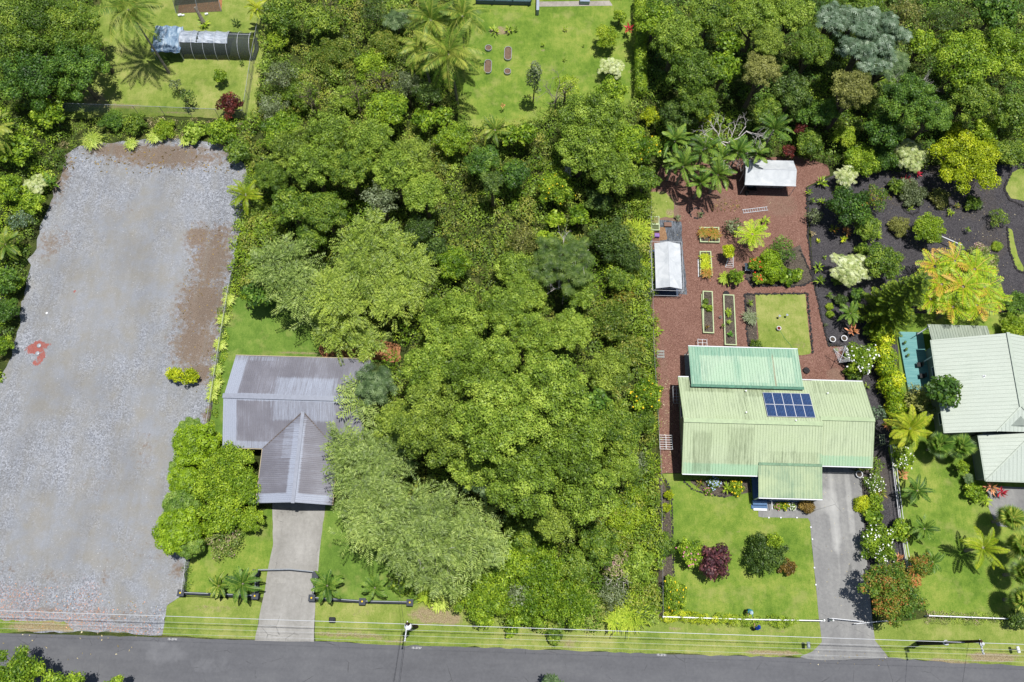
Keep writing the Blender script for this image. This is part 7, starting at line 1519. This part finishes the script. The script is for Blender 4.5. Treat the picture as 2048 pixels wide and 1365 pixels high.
P('tree', 'gloss', 'autumn', 1786, 1185, 68, 4.8, 'big red-and-green leaved tree beside the right drive', zs=.95); P('shrub', 'gloss', 'autumn', 1842, 1130, 24, 3, 'lower branch crown of red-tinged leaves over the lawn')
for (u, v, r, h, pal, lab) in [(1834, 982, 30, 2.4, 'palmgreen', 'small green palm on the right lawn, northernmost'), (1848, 1058, 28, 2.4, 'palmgreen', 'small green palm on the right lawn beside the reddish plant'), (1864, 1124, 25, 2.2, 'palmgreen', 'small green palm on the right lawn near the red-leaved tree'), (1965, 1096, 42, 3.4, 'palmgold', 'yellow palm in a round bed on the right lawn')]: P('palm', 'arch2', pal, u, v, r, h, lab, 'small palms on the right lawn')
for i, (u, v, r, h) in enumerate([(2024, 1036, 38, 3.6), (2042, 1092, 40, 3.6), (2048, 1146, 38, 3.6), (2046, 1198, 38, 3.4)]): P('palm', 'fan', 'palm', u, v, r * .92, h, ['fan palm at the right edge, northernmost of four', 'fan palm at the right edge, second of four', 'fan palm at the right edge, third of four', 'fan palm at the right edge, southernmost of four'][i], 'fan palms along the right edge')
P('shrub', 'gloss', 'dark', 2036, 1240, 22, 1.8, 'dark shrub at the right end of the white front fence')
P('shrub', 'gloss', 'dark', 1534, 1106, 43, 2.8, 'round dark shrub on the front lawn', zs=1.1); P('shrub', 'gloss', 'lime', 1548, 1082, 18, 2.9, 'yellow-green top growth of the round dark shrub'); P('shrub', 'gloss', 'brown', 1576, 1134, 19, 1.2, 'low brownish shrub against the round dark one')
P('shrub', 'broad', 'purple', 1430, 1122, 38, 3, 'dark purple-leaved small tree on the front lawn'); P('bush', 'broad', 'bright', 1384, 1105, 30, 2.6, 'green bush with pink blossoms beside the purple tree', flowers='p')
P('shrub', 'gloss', 'bright', 1350, 1188, 27, 1.8, 'glossy yellow-flecked bush inside the front fence', sq=1.5, rz=0.0, flowers='y'); P('shrub', 'broad', 'mid', 1330, 1092, 26, 1.8, 'mid green bush at the west side of the front lawn'); P('shrub', 'clip', 'brown', 1616, 1010, 15, 1.1, 'brown clipped ball bush by the porch steps')
for (u, v, r, h, st, pal, fl, lab) in [(1428, 967, 14, .8, 'gloss', 'mid', 'b', 'pale blue hydrangea-like bush under the front eaves'), (1416, 982, 9, .5, 'gloss', 'mid', 'p', 'pink-flowered plant at the curved stone edging'), (1455, 978, 15, .8, 'leaves', 'lime', None, 'lime strappy plant in the eaves bed'), (1474, 975, 16, .8, 'gloss', 'lime', 'y', 'yellow-flecked shrub at the end of the eaves bed'), (1400, 966, 12, .5, 'leaves', 'rust', None, 'small orange plant in the eaves bed'), (1478, 990, 8, .5, 'leaves', 'mid', None, 'small plant spilling onto the lawn from the eaves bed'), (1557, 1012, 9, .5, 'gloss', 'bright', 'p', 'pink potted flowers by the porch, left'), (1571, 1012, 10, .5, 'gloss', 'bright', 'y', 'yellow flowers by the porch, middle'), (1584, 1012, 9, .5, 'gloss', 'bright', 'w', 'white flowers by the porch, right'), (1338, 990, 10, .9, 'gloss', 'gold', None, 'yellow-green shrub at the top of the narrow bed'), (1334, 1015, 10, .9, 'gloss', 'gold', None, 'yellow-green shrub lower in the narrow bed')]: P('plant', st, pal, u, v, r, h, lab, None, flowers=fl)
for (u, v, r, h, st, pal, lab) in [(1626, 400, 9, .7, 'leaves', 'mid', 'small green plant just inside the path edging, north'), (1637, 482, 7, .4, 'leaves', 'gold', 'tiny yellow plant in the black path-side bed'), (1650, 515, 6, .4, 'leaves', 'bright', 'tiny green plant in the black path-side bed'), (1676, 560, 12, .9, 'gloss', 'mid', 'low shrub at the foot of the tall pale variegated bush'), (1684, 600, 14, 1.0, 'gloss', 'dark', 'dark low shrub in the pine’s shade by the path'), (1716, 590, 16, 1.4, 'broad', 'deep', 'deep green shrub at the west foot of the pine'), (1722, 640, 12, 1.0, 'leaves', 'mid', 'leafy plant between the little palm and the pine'), (1652, 650, 6, .4, 'leaves', 'grey', 'tiny grey plant above the planter rings'), (1672, 700, 7, .5, 'leaves', 'mid', 'small plant below the planter rings'), (1756, 470, 13, .8, 'leaves', 'lime', 'lime plant between the orange-flecked shrub and the brown mound'), (1742, 478, 10, .7, 'leaves', 'bright', 'small bright plant west of the brown mound'), (1822, 417, 9, .4, 'leaves', 'mid', 'low plant inside the stone ring of the black garden'), (1902, 425, 11, .6, 'leaves', 'lime', 'small lime plant at the end of the shrub border edging'), (1915, 412, 8, .6, 'leaves', 'rust', 'small rusty plant at the shrub border edging'), (1400, 428, 9, .4, 'leaves', 'grey', 'sparse plant inside the stump ring of the red yard'), (1740, 660, 14, 1.4, 'bigleaf', 'mid', 'green shrub tucked beside the golden-green hedge'), (1706, 770, 9, .6, 'leaves', 'lime', 'small lime plant at the green house north-east corner'), (1735, 772, 8, .5, 'leaves', 'mid', 'small plant by the green house east gable')]: P('plant', st, pal, u, v, r, h, lab)
# bottom edge
P('tree', 'broad', 'bright', 30, 1355, 62, 5.5, 'bright tree at the bottom left corner beyond the road'); P('tree', 'broad', 'bright', 118, 1392, 56, 5.5, 'bright tree right of the bottom left corner one'); P('tree', 'broad', 'bright', 232, 1378, 26, 4.2, 'small bright crown peeping in at the bottom edge'); P('tree', 'silver', 'blue', 1106, 1374, 22, 3.6, 'small blue-green crown at the bottom edge of the road')
# --- Norfolk pine
pb = W(1752, 640); NP = thing('norfolk_pine', 'tall tiered pine leaning in view beside the tree fern grove', 'pine', pb); rg = np.random.default_rng(9); Hh = 12.0
mb = MB(); mb.tube([(0, 0, 0), (.1, .1, 6), (.1, .15, Hh)], [.22, .14, .03], 8); mb.build('trunk', bark, NP); out = []
z = 1.0
while z < Hh - .2:
    k = (1 - z / Hh); L = .35 + 3.0 * k ** .8; nb = 6 if z < 10 else 5; a0 = rg.random() * 6
    for b in range(nb):
        a = a0 + b * 6.283 / nb + rg.normal(0, .1); d = np.array([math.cos(a), math.sin(a), .12]); s_ = np.array([-math.sin(a), math.cos(a), 0]); m = max(4, int(L / .16))
        t = (np.arange(m) + 1) / m; B = np.array([.1, .12, z]) + np.outer(t * L, d) + np.array([0, 0, 1]) * (.25 * t ** 2 * L)[:, None] * .5
        out.append(kites(B, np.tile(unit(d[None])[0], (m, 1)), np.tile([0, 0, 1.], (m, 1)), np.full(m, L / m * 1.6), np.full(m, .16), np.clip(rg.normal(.35, .12, m), 0, 1)))
        for sd in (-1, 1):
            w = (.16 + .5 * L / 2.8 * np.sin(math.pi * np.clip(t * .8 + .15, 0, 1))) * rg.uniform(.8, 1.2, m); dd = unit(s_ * sd * .8 + d * .5 + np.array([0, 0, .55]))[None] if False else unit((s_ * sd * .8 + d * .5 + np.array([0, 0, .5]))[None])
            out.append(kites(B + dd * (w * .5)[:, None], np.repeat(dd, m, 0), unit(np.tile([-dd[0][0] * .5, -dd[0][1] * .5, 1.], (m, 1)) + rg.normal(0, .15, (m, 3))), w, np.full(m, .15), np.clip(rg.normal(.55, .2, m), 0, 1)))
    z += .42
o = bpy.data.objects.new('crown', qm('crown', out, lm('pine'))); COL.objects.link(o); o.parent = NP
# --- bare trees and snags
def bare_tree(label, bu, bv, h, spread, mat, seed, r0=.12, depth=4, kids=4, lean=(0, 0), group='bare trees', name='bare_tree'):
    t = thing(name, label, 'bare tree', W(bu, bv), group); rg = np.random.default_rng(seed); tm = MB(); bmx = MB()
    top = Vector((lean[0], lean[1], h * .6)); tm.tube([(0, 0, 0), top * .5 + Vector((.1, .05, 0)), top], [r0 * 1.2, r0, r0 * .7], 7); tm.build('trunk', mat, t)
    def br(p, d, L, r, k):
        q = p + d * L * .5 + Vector(rg.normal(0, .06 * L, 3)); e = p + d * L; bmx.tube([p, q, e], [r, r * .75, r * .5], 5, False)
        if k <= 0: return
        for i in range(rg.integers(2, kids)):
            n = (d * .8 + Vector(rg.normal(0, .55, 3))).normalized(); br(p.lerp(e, float(rg.uniform(.5, 1))), n, L * float(rg.uniform(.55, .8)), r * .55, k - 1)
    for i in range(6):
        a = i * 1.05 + rg.random() * .5; d = Vector((math.cos(a) * spread, math.sin(a) * spread, .45 + rg.random() * .5)).normalized(); br(top * float(rg.uniform(.65, 1)), d, h * .3, r0 * .6, depth)
    bmx.build('branches', mat, t); return t
bare_tree('bleached dead tree with spreading white branches above the dark palms', 1440, 325, 7.6, 1.5, deadwood, 4, .13, 4, 4)
bare_tree('thin bare grey tree beside the dome-shaped olive tree', 1108, 232, 6.5, .45, barkpale, 6, .08, 3, 4)
bare_tree('dead white snag left of centre in the eastern thicket', 1132, 372, 5, .2, deadwood, 8, .07, 2, 3)
for i, (u, v) in enumerate([(722, 226), (637, 238), (668, 60), (738, 40), (770, 200)]): bare_tree('dark bare snag in the thicket ' + ['below the bright mound', 'nearest the chain link corner', 'near the top edge, left of two', 'near the top edge, right of two', 'closest to the coconut palms'][i], u, v, 6, .3, bark, 20 + i, .09, 3, 4, group='dark snags of the thicket')
bare_tree('white bare limbs rising through the blue-grey tree', 1118, 575, 8.6, .9, deadwood, 31, .16, 3, 4)
bare_tree('pale twigs poking through the blue-dark tree', 1765, 262, 9, .7, deadwood, 33, .1, 3, 4)
bare_tree('grey twiggy snag in the front thicket near the verge', 1232, 1160, 3, 1.0, deadwood, 35, .06, 3, 4)
bare_tree('bare white limbs above the lower feathery tree, centre', 900, 1090, 9, .6, deadwood, 37, .12, 3, 4)
